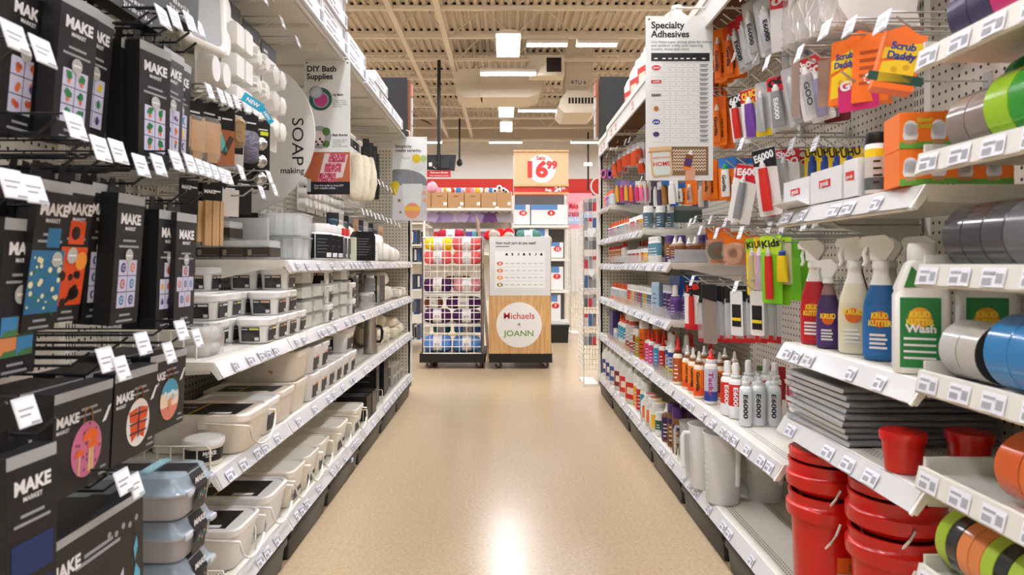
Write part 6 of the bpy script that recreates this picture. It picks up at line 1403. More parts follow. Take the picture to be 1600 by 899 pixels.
for (px, py) in ((944, 254), (950, 240), (962, 236), (974, 222), (985, 210), (1165, 92), (1200, 95), (1150, 205), (1205, 208), (1180, 330), (1165, 345), (1150, 352), (1240, 370), (1222, 362), (1092, 352), (1300, 352), (1280, 356), (1104, 14), (1120, 6)):
    Y = YX(px, .86 if px > 960 else .76); hook(1, Y, ZY(py, Y), .25, f'zinc tag hook at the {("upper" if py < 150 else "middle" if py < 260 else "lower")} part of the glue pegboard', .036, wire_s, group='zinc tag hooks of the ' + ("upper" if py < 150 else "middle" if py < 260 else "lower") + ' pegboard')
# white cloth bundle
clothm = mat('white_cloth', '#F2EFEC', .7)
for i in range(4):
    Y = 1.93 - .085*i; t = thing('cloth_pack', f'{ordw(i)} clear bag of folded white cloths at the top edge of the glue side', 'cloth pack', (.80, Y, 1.755 - .012*i), RG + R(-8 + 5*i), 'white cloth bags')
    for q in range(7):
        rr = random.Random(i*9 + q); x = -.03 + q*.010; b = MB()
        b.loft([[(x - .004, yy + .02*math.sin(3*zz*9 + q), zz), (x + .005, yy + .02*math.sin(3*zz*9 + q), zz), (x + .005, yy + .2, zz), (x - .005, yy + .2, zz)] for zz, yy in ((-.13 - rr.uniform(0, .015), .01), (-.1, 0), (-.05, rr.uniform(0, .012)), (0, .01))]); b.build('cloth', clothm, t, 60)
    MB().rbox([(.038, .11, -.15), (.039, .115, -.08), (.036, .11, .005)], .02, 3, 0, Matrix.Translation((0, .1, 0))).build('film_bag', frosted('thin_film', '#F6F2EE', .3, .08, .88), t, 60)
    hook(1, Y, 1.775 - .012*i, .3, f'{ordw(i)} hook holding a white cloth bag', .05, wire_s, group='zinc hooks on the glue side')
# ================================================================ near bay: spray bottles, cartons, sponges, buckets, tarps
def trigger(name, label, r, h, body, lab, txt, txtc, loc, rz, oval=.62, neckm=None, shrink=None):
    t = thing('spray_bottle', label, 'spray bottle', loc, rz, 'cleaner spray bottles'); S = dict(sx=1.0, sy=oval); hb = h*.76
    MB().lathe([(r*.92, 0), (r, .006), (r*1.02, hb*.45), (r*.94, hb*.62), (r*.62, hb*.8), (r*.42, hb*.93), (r*.42, hb)], 24, [0, 0, 0, 0, 1, 1], None, **S).build('bottle_body', [body, neckm or body], t, 50)
    MB().lathe([(r*.5, hb - .004), (r*.5, hb + h*.045), (r*.4, hb + h*.05)], 16).build('collar', white, t, 40)
    b = MB(); z = hb + h*.05
    b.ext([(-r*.55, z), (r*.3, z), (r*.75, z + h*.10), (r*.72, z + h*.15), (r*.2, h + .004), (-r*1.0, h), (-r*1.15, h - h*.03), (-r*1.12, h - h*.075), (-r*.6, h - h*.085)], -r*.34, r*.34); b.build('sprayer_head', white, t, 40)
    MB().tube([(-r*.8, 0, h - h*.08), (-r*.92, 0, h - h*.14), (-r*.82, 0, h - h*.2), (-r*.95, 0, h - h*.24)], r*.13, 8).build('trigger', white, t, 60)
    b = MB(); b.lathe([(r*1.012, hb*.06), (r*1.03, hb*.45), (r*.97, hb*.58)], 24, 0, None, False, False, **S); o = b.build('label', lab, t, 50)
    b = MB(); y = -r*oval*1.05 - .002
    b.disc(0, hb*.44, r*.5, y, 2, n=20); b.text(txt, .017, 0, hb*.45, y - .0008, 0, bold=.04, w=r*1.25)
    for q in range(4): b.quad((-r*.55, y, hb*(.26 - .045*q)), (r*(.3 + .1*(q % 2)), y, hb*(.26 - .045*q)), (r*(.3 + .1*(q % 2)), y, hb*(.285 - .045*q)), (-r*.55, y, hb*(.285 - .045*q)), 1)
    b.build('lettering', [m_('F4D62A'), paper, m_('D9641E')], o)
    return t
zs = .795
trigger('', 'red cleaner spray bottle with white trigger, first on the spray shelf', .034, .262, m_('B01822'), m_('C01C26'), 'KRUD\nKUTTER', None, (.79, 1.745, zs), R(-40), neckm=whitep)
trigger('', 'short purple spray bottle with white trigger between the red and cream ones', .027, .212, m_('3E2A58'), m_('4A2E6E'), 'KRUD', None, (.785, 1.66, zs), R(-30), neckm=mat('amber_neck', '#8A6A6A', .3))
trigger('', 'cream white spray bottle with ribbed body on the spray shelf', .034, .262, m_('E4DEC6'), m_('DDD6B8'), 'KRUD', None, (.80, 1.565, zs), R(-35), neckm=whitep)
trigger('', 'blue cleaner spray bottle with white trigger on the spray shelf', .035, .262, m_('1F5F96'), m_('2568A6'), 'KRUD\nKUTTER', None, (.80, 1.455, zs), R(-35), neckm=whitep)
for i, (X, Y) in enumerate(((.90, 1.6), (.91, 1.49), (.90, 1.75))): trigger('', f'{ordw(i)} white trigger bottle in the back line of the spray shelf', .034, .262, m_('8A2A30') if i == 2 else m_('C9C9C0'), m_('9A9A98'), 'KRUD', None, (X, Y, zs), R(-40))
for i, (X, Y) in enumerate(((.785, 1.29), (.905, 1.285), (1.02, 1.285))):
    t = thing('cleaner_jug', ('white cleaner jug with green label at the end of the spray shelf', 'second white cleaner jug behind the green label one', 'third white cleaner jug at the back of the spray shelf')[i], 'jug', (X, Y, zs), R(-22), 'white cleaner jugs')
    MB().rbox([(.043, .032, 0), (.046, .035, .008), (.046, .035, .145), (.043, .033, .152), (.045, .034, .158), (.028, .024, .205), (.02, .02, .212)], .014, 4).build('jug_body', whitep, t, 45)
    MB().lathe([(.023, .21), (.0235, .212), (.0235, .24), (.021, .243)], 20).build('cap', white, t, 40)
    b = MB(); b.box(-.04, .026, -.0358, -.035, .012, .142, 0); b.disc(-.008, .105, .019, -.0364, 1, n=20); b.text('KRUD\nKUTTER', .015, -.008, .106, -.037, 2, bold=.04, w=.045); b.text('Wash', .02, -.006, .078, -.037, 3, bold=.04, w=.05)
    for q in range(4): b.quad((-.034, -.0364, .064 - .012*q), (.018, -.0364, .064 - .012*q), (.018, -.0364, .068 - .012*q), (-.034, -.0364, .068 - .012*q), 3)
    b.build('label', [m_('1F7A3A'), m_('E8A02E'), m_('F4D62A'), paper], t)
    b = MB(); b.add([(-.034, -.036, .16), (.012, -.034, .162), (-.02, -.029, .2)], [(0,1,2)], 0); b.build('shoulder_label', m_('2E7A34'), t)
# white cartons and sponge boxes, shelf z 1.142
zw = 1.142
for i, (Y, h, hw) in enumerate(((1.73, .07, .075), (1.57, .075, .075), (1.455, .08, .03))):
    t = thing('white_carton', f'{ordw(i)} white carton with small red print on the short shelf above the sprays', 'carton', (.735, Y, zw), RG, 'white cartons on the short shelf'); MB().box(-hw, hw, 0, .16, 0, h).build('carton', cartw, t)
    b = MB(); b.box(-.03 if i < 2 else -.02, .025 if i < 2 else .015, -.001, 0, h*.45, h*.68, 0); b.text('goods', .016 if i < 2 else .011, -.003, h*.5, -.0014, 1, bold=.03); b.build('logo', [redp, paper], t)
    if i == 0: MB().add([(-.075, 0, 0), (.075, 0, 0), (.075, -.03, .012), (-.075, -.03, .012), (-.075, 0, .002), (.075, 0, .002), (.075, -.03, .014), (-.075, -.03, .014)], [(0,1,2,3), (4,7,6,5), (3,2,6,7), (0,3,7,4), (1,5,6,2)]).build('open_flap', cartw, t)
BT = bottle(.021, .125, whitep, 'flat', blkp, m_('C9C2BC'), m_('5A5C60'), 1, .78, None, ink, patch=yellow); BT['label'] = 'white bottle with black cap beside the orange sponge boxes'; Proto(BT).put((.757, 1.395, zw), R(-20))
spo = m_('F2761A'); spy = m_('F0CF1F'); sgr = m_('5FA03A'); spw = mat('eraser_white', '#E2E2E4', .5)
def eraser(label, loc, rz):
    t = thing('sponge_box', label, 'sponge box', loc, rz, 'stacked orange sponge boxes'); MB().box(-.048, .048, 0, .085, 0, .066).build('carton', spo, t)
    b = MB(); b.box(-.048, .048, -.0006, 0, 0, .012, 0)
    for x in (-.03, .016): b.disc(x, .04, .011, -.0008, 1, n=16); b.disc(x, .024, .013, -.0008, 1, n=16); b.disc(x, .034, .012, -.0008, 1, n=16); b.box(x - .009, x + .009, -.001, -.0006, .008, .016, 3)
    b.text('Eraser\nDaddy', .012, -.006, .048, -.0012, 2, bold=.03, w=.026); b.text('Eraser\nDaddy', .012, .036, .05, -.0012, 2, bold=.03, w=.02)
    b.build('front_picture', [sgr, spw, m_('C8D03A'), tan], t); return t
for i, (X, Y, z, s) in enumerate(((.765, 1.235, zw, 'lower'), (.765, 1.235, zw + .067, 'upper'), (.865, 1.235, zw, 'lower'), (.865, 1.235, zw + .067, 'upper'))): eraser(f'{s} orange eraser sponge box of the {("front", "back")[i // 2]} pair beside the tape trays', (X, Y, z), R(-12))
def scrub(label, px, pt, pb, X, yaw, roll, front):
    Y = YX(px, X); zt, zl = ZY(pt, Y), ZY(pb, Y); H = zt - zl; W = .075
    t = thing('hanging_sponge_box', label, 'sponge box', (X, Y, zt), group='hanging orange sponge boxes', rot=(0, R(roll), R(yaw)))
    MB().box(-W/2, W/2, 0, .05, -H, 0).build('carton', spo, t)
    MB().ext([(-W/2, 0), (W/2, 0), (W/2, .012), (0, .03), (-W/2, .012)], .046, .048).build('hang_tab', spo, t)
    b = MB()
    if front:
        b.ext([(-W*.42, -H*.9), (W*.4, -H*.85), (W*.4, -H*.4), (-W*.42, -H*.55)], -.001, 0, 0); b.disc(-W*.1, -H*.66, .006, -.0014, 1); b.disc(W*.18, -H*.6, .006, -.0014, 1)
        b.ext([(-W*.45, -H*.5), (W*.45, -H*.36), (W*.45, -H*.14), (-W*.45, -H*.3)], -.0016, -.001, 2); b.text('Scrub\nDaddy', .02, 0, -H*.3, -.0022, 3, bold=.04, w=W*.7)
        b.build('front_picture', [spy, m_('D9A81A'), m_('E8C820'), m_('2A3A8E')], t)
    else:
        for q in range(5): b.quad((-W*.3, -.001, -H*(.25 + .12*q)), (W*.3, -.001, -H*(.25 + .12*q)), (W*.3, -.001, -H*(.2 + .12*q)), (-W*.3, -.001, -H*(.2 + .12*q)))
        b.build('small_lettering', m_('B04A10'), t)
    b = MB()
    for q in range(6): b.box(W/2, W/2 + .0008, .012, .04, -H*(.3 + .1*q), -H*(.27 + .1*q))
    b.build('side_lettering', m_('B04A10'), t)
    hook(1, Y, zt + .012, XB - X + .02, 'hook carrying the ' + ' '.join(label.split()[:11]), .05, wire_s, group='zinc hooks on the glue side'); return t
scrub('orange sponge box with yellow smiling sponge, first on its hook', 1322, 62, 162, .80, -62, 4, True)
scrub('orange sponge box behind the smiling one', 1362, 58, 158, .82, -40, 2, False)
scrub('tilted orange sponge box with yellow and blue sponge print, next to the dark tape rolls', 1418, 52, 140, .80, -18, 14, True)
MB().box(-.05, .05, -.001, 0, -.1, -.082).build('dark_band', m_('1F4A3E'), [x for x in COL.objects if x.name.startswith('hanging_sponge_box')][-1])
# red buckets
redb = mat('bucket_red', '#C40C0A', .28, coat=.3)
def bucket(full=True):
    t = thing('red_bucket', 'red bucket', 'bucket', (0,0,0)); r = .086; h = .285
    MB().lathe([(r*.9, 0), (r*.92, .004), (r*1.0, h*.8), (r*1.13, h*.805), (r*1.15, h*.83), (r*1.15, h*.9), (r*1.1, h*.91), (r*1.06, h*.93), (r*1.10, h*.99), (r*1.10, h), (r*1.02, h), (r*.94, h*.8), (r*.86, .01)], 40, cap1=True).build('bucket_body', redb, t, 40)
    p = [(r*1.16*math.cos(R(a)), -.02 - .03*math.sin(R(a)), h*.84 - .095*math.sin(R(a))) for a in range(0, 181, 15)]
    MB().tube(p, .003, 6).build('handle', whitep, t, 60)
    if full:
        b = MB(); b.M = Matrix.Rotation(R(100), 4, 'Z')
        for (z0, z1, m) in ((.05, .117, 1), (.118, .155, 0)):
            [b.quad((r*.965*math.sin(R(a)), -r*.965*math.cos(R(a)) - .002, z0), (r*.965*math.sin(R(a + 6)), -r*.965*math.cos(R(a + 6)) - .002, z0), (r*.985*math.sin(R(a + 6)), -r*.985*math.cos(R(a + 6)) - .002, z1), (r*.985*math.sin(R(a)), -r*.985*math.cos(R(a)) - .002, z1), m) for a in range(-24, 24, 6)]
        b.text('WARNING\nAVERTISSEMENT\nADVERTENCIA', .009, .008, .143, -r - .0032, 2, bold=.02, w=.04); b.disc(0, .085, .02, -r - .0028, 2, n=24); b.disc(0, .085, .017, -r - .0032, 1, n=24); b.disc(0, .083, .009, -r - .0036, 2, n=12)
        b.build('warning_label', [m_('D9601A'), m_('DAD2D6'), ink], t)
    return t
BK = Proto(bucket()); BE = Proto(bucket(False))
for i, (X, Y) in enumerate(((.80, 1.69), (.83, 1.45))):
    (BK if i == 0 else BE).put((X, Y, zb_), RG, ('outer red bucket with warning label next to the empty base shelf', 'outer red bucket of the second stack, under the small tub'  )[i], 'stacked red buckets')
for i, (X, Y) in enumerate(((.80, 1.69), (.83, 1.45))):
    t = thing('red_bucket', f'rim of the bucket nested in the {("label", "second")[i]} red bucket stack', 'bucket', (X, Y, zb_ + .288), RG, 'stacked red buckets'); r = .086
    MB().lathe([(r*.92, .0005), (r*1.0, .012), (r*1.13, .014), (r*1.15, .02), (r*1.15, .042), (r*1.1, .045), (r*1.06, .052), (r*1.10, .07), (r*1.10, .074), (r*1.02, .074), (r*.98, .03)], 40).build('bucket_body', redb, t, 40)
    p = [(r*1.16*math.cos(R(a)), -.02 - .03*math.sin(R(a)), .03 - .075*math.sin(R(a))) for a in range(0, 181, 15)]; MB().tube(p, .003, 6).build('handle', whitep, t, 60)
    t = thing('red_bucket', f'topmost rim in the {("label", "second")[i]} red bucket stack, touching the tarp shelf', 'bucket', (X, Y, zb_ + .288 + .077), RG, 'stacked red buckets')
    MB().lathe([(r*.96, .0003), (r*1.06, .004), (r*1.08, .022), (r*1.02, .023), (r*1.0, .026)], 40).build('bucket_body', redb, t, 40)
def redtub(label, X, Y):
    t = thing('red_tub', label, 'tub', (X, Y, .602), 0, 'small red tubs'); r = .04
    MB().lathe([(r*.78, 0), (r*.8, .003), (r*.93, .06)], 32).build('tub_body', redb, t, 40); MB().lathe([(r*.92, .058), (r*1.02, .059), (r*1.04, .072), (r*1.0, .076), (r*.9, .077), (r*.5, .0775)], 32).build('lid', redb, t, 40)
redtub('small red lidded tub in front of the folded tarps', .765, 1.315); redtub('second small red lidded tub behind, beside the empty tape tray', .89, 1.31)
# folded tarps
tarp = mat('tarp_grey', '#75787D', .3, noise=.3, nscale=16, bump=1.0); tarpf = frosted('tarp_film', '#E4E6E8', .2, .06, .25)
for i in range(9):
    rr = random.Random(i + 5); W, Dp = .155 - .006*(i % 3), .34; h = .0135
    t = thing('folded_tarp', f'{ordw(i)} folded grey tarp up in the plastic wrapped stack', 'tarp', (.735 + rr.uniform(-.008, .01), 1.625 + rr.uniform(-.006, .006), .602 + .0142*i), RG + R(rr.uniform(-2, 2)), 'folded grey tarps')
    b = MB(); b.rbox([(W - .006, Dp/2 - .004, 0), (W, Dp/2, h*.3), (W, Dp/2, h*.7), (W - .006, Dp/2 - .004, h)], .012, 3, 0, Matrix.Translation((0, Dp/2, 0))); b.build('tarp', tarp, t, 60)
    b = MB(); b.rbox([(W + .001, .0015, h*.1), (W + .002, .0025, h*.8)], .001, 1, 0, Matrix.Translation((0, -.001, 0))); b.build('film_fold', tarpf, t, 60)
# tape trays and rolls
trm = mat('tray_cream', '#D3D0C6', .45)
def tray_(label, z, Y0_, Y1_, lipz=.032):
    t = thing('tape_tray', label, 'tape tray', (.727, Y1_, z), RG, 'cream tape trays'); L = Y1_ - Y0_
    MB().box(0, L, .004, .36, -.006, 0).build('tray_floor', trm, t); MB().ext([(0, 0), (.0, .001)], 0, .001) if False else None
    b = MB(); pr = [(.004, .014), (-.004, .014), (-.012, -.022), (-.008, -.026), (.004, -.012)]; b.loft([[(0, y, q) for y, q in pr], [(L, y, q) for y, q in pr]]); b.build('front_lip', trm, t)
    MB().box(0, .006, .004, .36, 0, .03).build('side_wall', trm, t)
    for k, x in enumerate((.035, .115, .19, .27)):
        if x < L - .03: put_label(t, x, -.0135, -.020, -math.atan2(.008, .036), .05)
    return t
TZ = ((1.357, 'topmost cream tape tray at the picture corner'), (1.178, 'cream tape tray with green and grey tapes'), (.985, 'cream tape tray with dark grey tapes'), (.80, 'cream tape tray with white and blue tapes'), (.632, 'nearly empty cream tape tray with one orange tape'), (.462, 'lowest cream tape tray with striped tapes'))
for z, lab in TZ: tray_(lab, z, .7, 1.195)
core = m_('5A4A38')
def roll(label, Y, z, r, w, m, X=.80, sidem=None, grp='tape rolls', wrap=None, lean=0):
    t = thing('tape_roll', label, 'tape roll', (X, Y, z + r), group=grp, rot=(R(90 + lean), 0, 0))
    MB().lathe([(r*.62, -w/2), (r - .001, -w/2), (r, -w/2 + .001), (r, w/2 - .001), (r - .001, w/2), (r*.62, w/2)], 36, [1, 0, 0, 0, 1], None, False, False).build('tape', [m, sidem or m], t, 35)
    MB().lathe([(r*.6, -w/2 + .0005), (r*.622, -w/2 - .0002), (r*.622, w/2 + .0002), (r*.6, w/2 - .0005)], 28, 0, None, False, False).build('core', core, t, 35)
    if wrap: MB().lathe([(r + .0006, -w/2 + .004), (r + .0006, w/2 - .004)], 36, 0, None, False, False).build('wrapper', wrap, t)
    return t
gloss = lambda h: mat('tape_' + h, '#' + h, .2, coat=.4)
def rolls(z, r, w, cols, y1, nm, X=.80):
    y = y1
    for i, c in enumerate(cols):
        wr = None; side = None
        if isinstance(c, tuple): c, side = c
        roll(f'{ordw(i)} roll from the tray end, {nm}', y - w/2, z, r, w - .0015, gloss(c), X, m_(side) if side else None, 'tape rolls, ' + nm); y -= w
rolls(1.36, .058, .049, ['3E3A5E', '3E3A5E', 'D9357F', 'D9357F', '8A8E96', '8A8E96'], 1.15, 'dark violet and pink tapes in the topmost tray')
rolls(1.181, .054, .048, ['8E8078', '8E8078'], 1.16, 'taupe tapes in the green tray')
rolls(1.181, .060, .052, ['A4D61E', '2FA52E', '2FA52E', '3A5A3A'], 1.06, 'lime and green tapes')
rolls(.988, .057, .0475, ['3E3E44', '3E3E44', '4A4A50', '6A6C72', '6E7076', '747680', '6E7076'], 1.165, 'dark grey tapes in the middle tray')
rolls(.803, .05, .046, [('C9C8C6', '1F5A3A'), ('C6C2BA', '3A3A32')], 1.185, 'patterned white tapes')
rolls(.803, .06, .05, ['2E86C8', '2E86C8'], 1.06, 'bright blue tapes'); rolls(.803, .048, .046, ['E8641E', 'B9B4AE'], .945, 'orange tapes beside the blue ones')
rolls(.803, .05, .046, ['8A8884', '6E6C68', '3A3A38'], 1.165, 'patterned tapes in the back line', .93)
rolls(.636, .054, .05, [('D9601E', '2A2A2A'), ('E06A1E', '2A2A2A')], 1.045, 'orange and black outdoor tapes')
rolls(.465, .056, .028, ['A8C83A', '2A2C2A', 'E0854A', 'E0854A', 'A8C83A', '2A2C2A', 'A8C83A', '2A2C2A', '7E7490', '2A2C2A', '7E7490', '2F72C0', '2A4A8E', '2F72C0'], 1.185, 'striped tapes in the lowest tray')
for i in range(5):
    X = .86; Y = 1.11 - .045*i; t = thing('hanging_tape', f'{ordw(i)} hanging roll in the shade below the topmost tape tray', 'tape roll', (X, Y, 1.30), group='hanging tape rolls', rot=(R(90), 0, R(-8))); MB().lathe([(.02, -.012), (.042, -.012), (.042, .012), (.02, .012)], 28, 0, None, False, False).build('tape', m_('3A9A5A') if i == 0 else m_('2E4A34'), t, 35); MB().box(-.035, .035, -.05, -.04, -.014, .014).build('backing_card', m_('C89A8A'), t)
# ================================================================ moulds and packs hung on the soap side
milkc = mat('mould_cup', '#F4F3EE', .3)
def mould(shape):
    t = thing('hanging_mould', 'mould', 'soap mould', (0,0,0)); W, H = .125, .27
    MB().box(-W/2, W/2, .028, .0295, -.055, .012).build('header_card', blk, t); b = MB(); b.text('MAKE', .012, -.045, -.02, .0275, align='LEFT', bold=.045); b.box(-.045, .03, .0272, .0279, -.034, -.031); b.build('lettering', paper, t)
    MB().rbox([(W/2, H/2, 0), (W/2, H/2, .002)], .012, 3, 0, Matrix.Translation((0, .028, -H/2 - .03)) @ Matrix.Rotation(R(90), 4, 'X')).build('mould_sheet', milkc, t, 40)
    for r_ in range(3):
        for c in (-1, 1):
            T = Matrix.Translation((c*.03, .026, -.085 - .078*r_)) @ Matrix.Rotation(R(90), 4, 'X'); b = MB()
            if shape == 'oval': b.lathe([(.030, 0), (.028, .028), (.025, .034), (.0, .034)], 20, 0, T, True, False, .92, 1.15)
            elif shape == 'square': b.rbox([(.028, .032, 0), (.026, .030, .03), (.023, .027, .034)], .006, 2, 0, T)
            elif shape == 'flower': b.loft([[(rr*(1 + .16*math.cos(8*a))*math.cos(a), rr*(1 + .16*math.cos(8*a))*math.sin(a), z) for a in [2*PI*k/32 for k in range(32)]] for rr, z in ((.028, 0), (.026, .022), (.02, .032), (.008, .034))], 0, T)
            else: b.lathe([(.032, 0), (.029, .03), (.022, .034)], 6, 0, T)
            b.build('mould_cup', milkc, t, 45)
    return t
MP = {k: Proto(mould(k)) for k in ('oval', 'square', 'flower', 'hexagon')}
for i, (sh, Y, z) in enumerate((('oval', 1.95, 1.84), ('square', 2.125, 1.80), ('flower', 2.295, 1.785), ('hexagon', 2.465, 1.775))):
    X = -.82; MP[sh].put((X, Y, z), FACE_LEFT_AISLE, f'milky soap mould with six {sh} cups under the overhead shelf', 'hanging soap moulds', scale=1.22)
    MP[sh].put((X - .045, Y + .012, z + .004), FACE_LEFT_AISLE, f'milky soap mould with six {sh} cups hanging second on its hook', 'hanging soap moulds', scale=1.22)
    hook(-1, Y, z + .016, .32, f'hook holding the {sh} cup soap moulds', .036, wire_s, group='zinc hooks on the soap side')
for i, Y in enumerate((3.62, 3.8, 3.98, 4.14)): MP[('oval', 'square', 'flower', 'hexagon')[i]].put((-.87, Y, 1.72), FACE_LEFT_AISLE, f'{ordw(i)} milky soap mould counted past the bath supplies poster', 'hanging soap moulds beyond the poster')
for i, Y in enumerate((3.1, 3.25, 3.4, 3.56, 3.72)): MP[('oval', 'oval', 'oval', 'hexagon', 'oval')[i]].put((-.9, Y, 1.42), FACE_LEFT_AISLE, f'{ordw(i)} low milky mould hanging under the bath supplies poster', 'low soap moulds', scale=(1, 1, .6))
# big window sheet mould
t = thing('hanging_mould', 'big milky window-shaped mould sheet with rounded white rim, next to the potted plant box', 'soap mould', (-.80, 1.79, 1.80), group='window moulds', rot=(R(-3), 0, FACE_LEFT_AISLE + R(-15)))
MB().rbox([(.085, .12, 0), (.085, .12, .006), (.079, .114, .012), (.069, .104, .012), (.064, .099, .006)], .02, 4, 0, Matrix.Translation((0, 0, -.12)) @ Matrix.Rotation(R(90), 4, 'X'), True, False).build('sheet_rim', milkc, t, 45)
MB().rbox([(.063, .098, .005), (.063, .098, .0065)], .015, 3, 0, Matrix.Translation((0, 0, -.12)) @ Matrix.Rotation(R(90), 4, 'X')).build('sheet_panel', frosted('sheet_panel', '#DDE2E4', .3, .15, .2), t)
hook(-1, 1.79, 1.815, .3, 'hook holding the window mould sheet', .036, wire_s, group='zinc hooks on the soap side')
def hang(label, kind, px, pt, pb, X, w, yaw=-25, group='soap tool packs', tilt=2):
    Y = YX(px, X); z, H = ZY(pt, Y), ZY(pt, Y) - ZY(pb, Y)
    t = thing('hanging_pack', label, 'pack', (X, Y, z), group=group, rot=(R(tilt), 0, FACE_LEFT_AISLE + R(yaw)))
    MB().box(-w/2, w/2, 0, .002, -H, .02).build('backing_card', blk, t)
    b = MB(); b.text('MAKE', .013, -w*.4, -.018, -.0006, align='LEFT', bold=.045); b.box(w*.05, w*.4, -.001, 0, -.014, -.010); b.build('lettering', paper, t)
    if kind == 'kraft':
        kr = mat('kraft_box', '#C99C68', .6); b = MB(); rr = random.Random(len(label))
        for (x0, x1, z0, z1, y) in ((-w*.46, 0, -H*.75, -H*.2, -.012), (0, w*.48, -H*.82, -H*.25, -.014), (-w*.4, -w*.05, -H, -H*.7, -.01), (w*.1, w*.4, -H*.98, -H*.8, -.011)): b.box(x0, x1, y, -.0005, z0, z1)
        b.build('folded_cartons', kr, t); b = MB(); b.rbox([(w*.5, H*.42, 0), (w*.49, H*.41, .016), (w*.4, H*.36, .02)], .02, 3, 0, Matrix.Translation((0, -.0, -H*.58)) @ Matrix.Rotation(R(90), 4, 'X')); b.build('film_bag', frosted('glossy_film', '#F2EEE8', .3, .06, .8), t, 50)
    elif kind == 'tools':
        b = MB(); b.quad((-w*.5, -.001, -H), (w*.5, -.001, -H), (w*.5, -.001, -H*.3), (-w*.5, -.001, -H*.3), 0)
        for k, (x, zz, a, m) in enumerate(((-.2, -.5, 30, 1), (.05, -.55, -20, 2), (.25, -.6, 25, 3), (-.15, -.8, 15, 1))): b.box(-.008, .008, -.0022, -.001, -.028, .028, m, Matrix.Translation((w*x, 0, H*zz)) @ Matrix.Rotation(R(a), 4, 'Y'))
        b.build('tool_picture', [mat('copper_picture', '#A8643A', .6), mat('pale_tool', '#D9C9B9', .6), mat('mint_tool', '#6CBDB0', .6), mat('umber_tool', '#4A3328', .6)], t)
    elif kind == 'beads':
        b = MB(); b.rbox([(w*.46, H*.33, 0), (w*.46, H*.33, .012), (w*.36, H*.28, .022)], .02, 3, 0, Matrix.Translation((0, 0, -H*.58)) @ Matrix.Rotation(R(90), 4, 'X')); b.build('bead_pouch', mat('violet_beads', '#6C6878', .25, noise=.5, nscale=120, bump=1.0), t, 50)
    elif kind == 'balls':
        for q in range(3): MB().lathe([(.002, -.023), (.012, -.02), (.021, -.009), (.0235, 0), (.021, .009), (.012, .02), (.002, .023)], 20, 0, Matrix.Translation((0, -.018, -H*.30 - q*.055))).build('steel_ball', chrome, t, 60)
        MB().box(w*.1, w*.42, -.001, 0, -.03, -.018).build('yellow_sticker', mat('sticker_yellow', '#D9E021', .5), t)
    elif kind == 'white':
        MB().box(-w*.48, w*.48, -.012, -.0005, -H, -H*.16).build('white_stick', mat('pale_stick', '#D9D5CE', .6), t)
    elif kind == 'sticks':
        for q in range(5): MB().box(-w*.46 + q*w*.185, -w*.46 + q*w*.185 + w*.16, -.014 + .002*(q % 2), -.0005, -H, -H*.24).build('wooden_stick', mat('birch', '#C9A57A', .6), t)
    elif kind == 'bagtan':
        b = MB(); b.rbox([(w*.35, H*.36, 0), (w*.42, H*.38, .02), (w*.25, H*.25, .04)], .02, 3, 0, Matrix.Translation((0, 0, -H*.5)) @ Matrix.Rotation(R(90), 4, 'X')); b.build('filled_pouch', mat('oat_filling', '#A68A62', .35, noise=.3, nscale=60, bump=.8), t, 50)
    hook(-1, Y, z + .014, XB + X + .04 if XB + X > .05 else .25, 'hook carrying the ' + ' '.join(label.split()[:11]), .036, wire_s, group='zinc hooks on the soap side', tagged=False)
hang('kraft paper boxes folded flat in a glossy bag, nearer one', 'kraft', 294, 165, 250, -.78, .085)
hang('kraft paper boxes folded flat in a glossy bag, under a lettered header', 'kraft', 316, 168, 254, -.78, .10)
hang('black card with copper picture of soap tools', 'tools', 345, 178, 258, -.80, .085, -40)
hang('tan filled pouch on a black card beside the tool picture', 'bagtan', 366, 175, 240, -.80, .06, -40)
hang('white soap sticks pack below the tan pouch', 'white', 364, 210, 262, -.82, .06, -40)
hang('black card with violet bead pouch', 'beads', 384, 185, 262, -.80, .085, -40)
hang('tall black card with three steel balls', 'balls', 403, 196, 296, -.79, .08, -48)
hang('dark pack hanging in the shade under the kraft boxes', 'none', 296, 285, 345, -.82, .07, -15); hang('second dark pack under the kraft boxes', 'none', 312, 290, 350, -.83, .07, -15)
hang('birch stick pack with black header, nearest the kit boxes', 'sticks', 318, 295, 378, -.82, .06, -25); hang('birch stick pack with black header, second and brightest', 'sticks', 332, 292, 384, -.80, .06, -35)
hang('white wax pack beside the birch sticks', 'white', 350, 288, 338, -.84, .09, -35); hang('narrow black card with slate square beside the soap sign', 'none', 376, 282, 335, -.82, .07, -48)
# far hooks past the poster: glove bags, black tools, small packs
for i, (px, c) in enumerate(((572, '1B1C1F'), (579, '24262A'), (585, '1B1C1F'))): X = -.86; Y = YX(px, X); b = thing('hanging_pack', f'{ordw(i)} long black tool pack hanging past the poster', 'pack', (X, Y, 1.72), group='black tool packs', rot=(0, 0, R(30))); MB().rbox([(.03, .012, -.30), (.034, .016, -.2), (.03, .012, 0)], .008, 2).build('tool_pouch', m_(c), b, 50); MB().box(-.02, .02, .002, .006, 0, .05).build('hang_tab', blkf, b)
for i, (px, w_) in enumerate(((556, .085), (566, .09), (576, .085))): X = -.82; Y = YX(px, X); bag('wax_bag', f'{ordw(i)} big cream bag of wax strips hanging past the poster', 'bag', w_, .07, .26, wax, (X, Y, ZY(314, Y)), R(20), 80 + i, .22, 'hanging cream wax bags')
for i in range(10):
    px = 556 + i*6.6; X = -.84; Y = YX(px, X)
    for zz, nm in ((1.50, 'middle'), (1.28, 'lower')): hook(-1, Y, zz + .004*(i % 3), .27, f'{ordw(i)} tag hook of the {nm} line past the poster', .036, wire_s, group=f'tag hooks of the {nm} line past the poster')
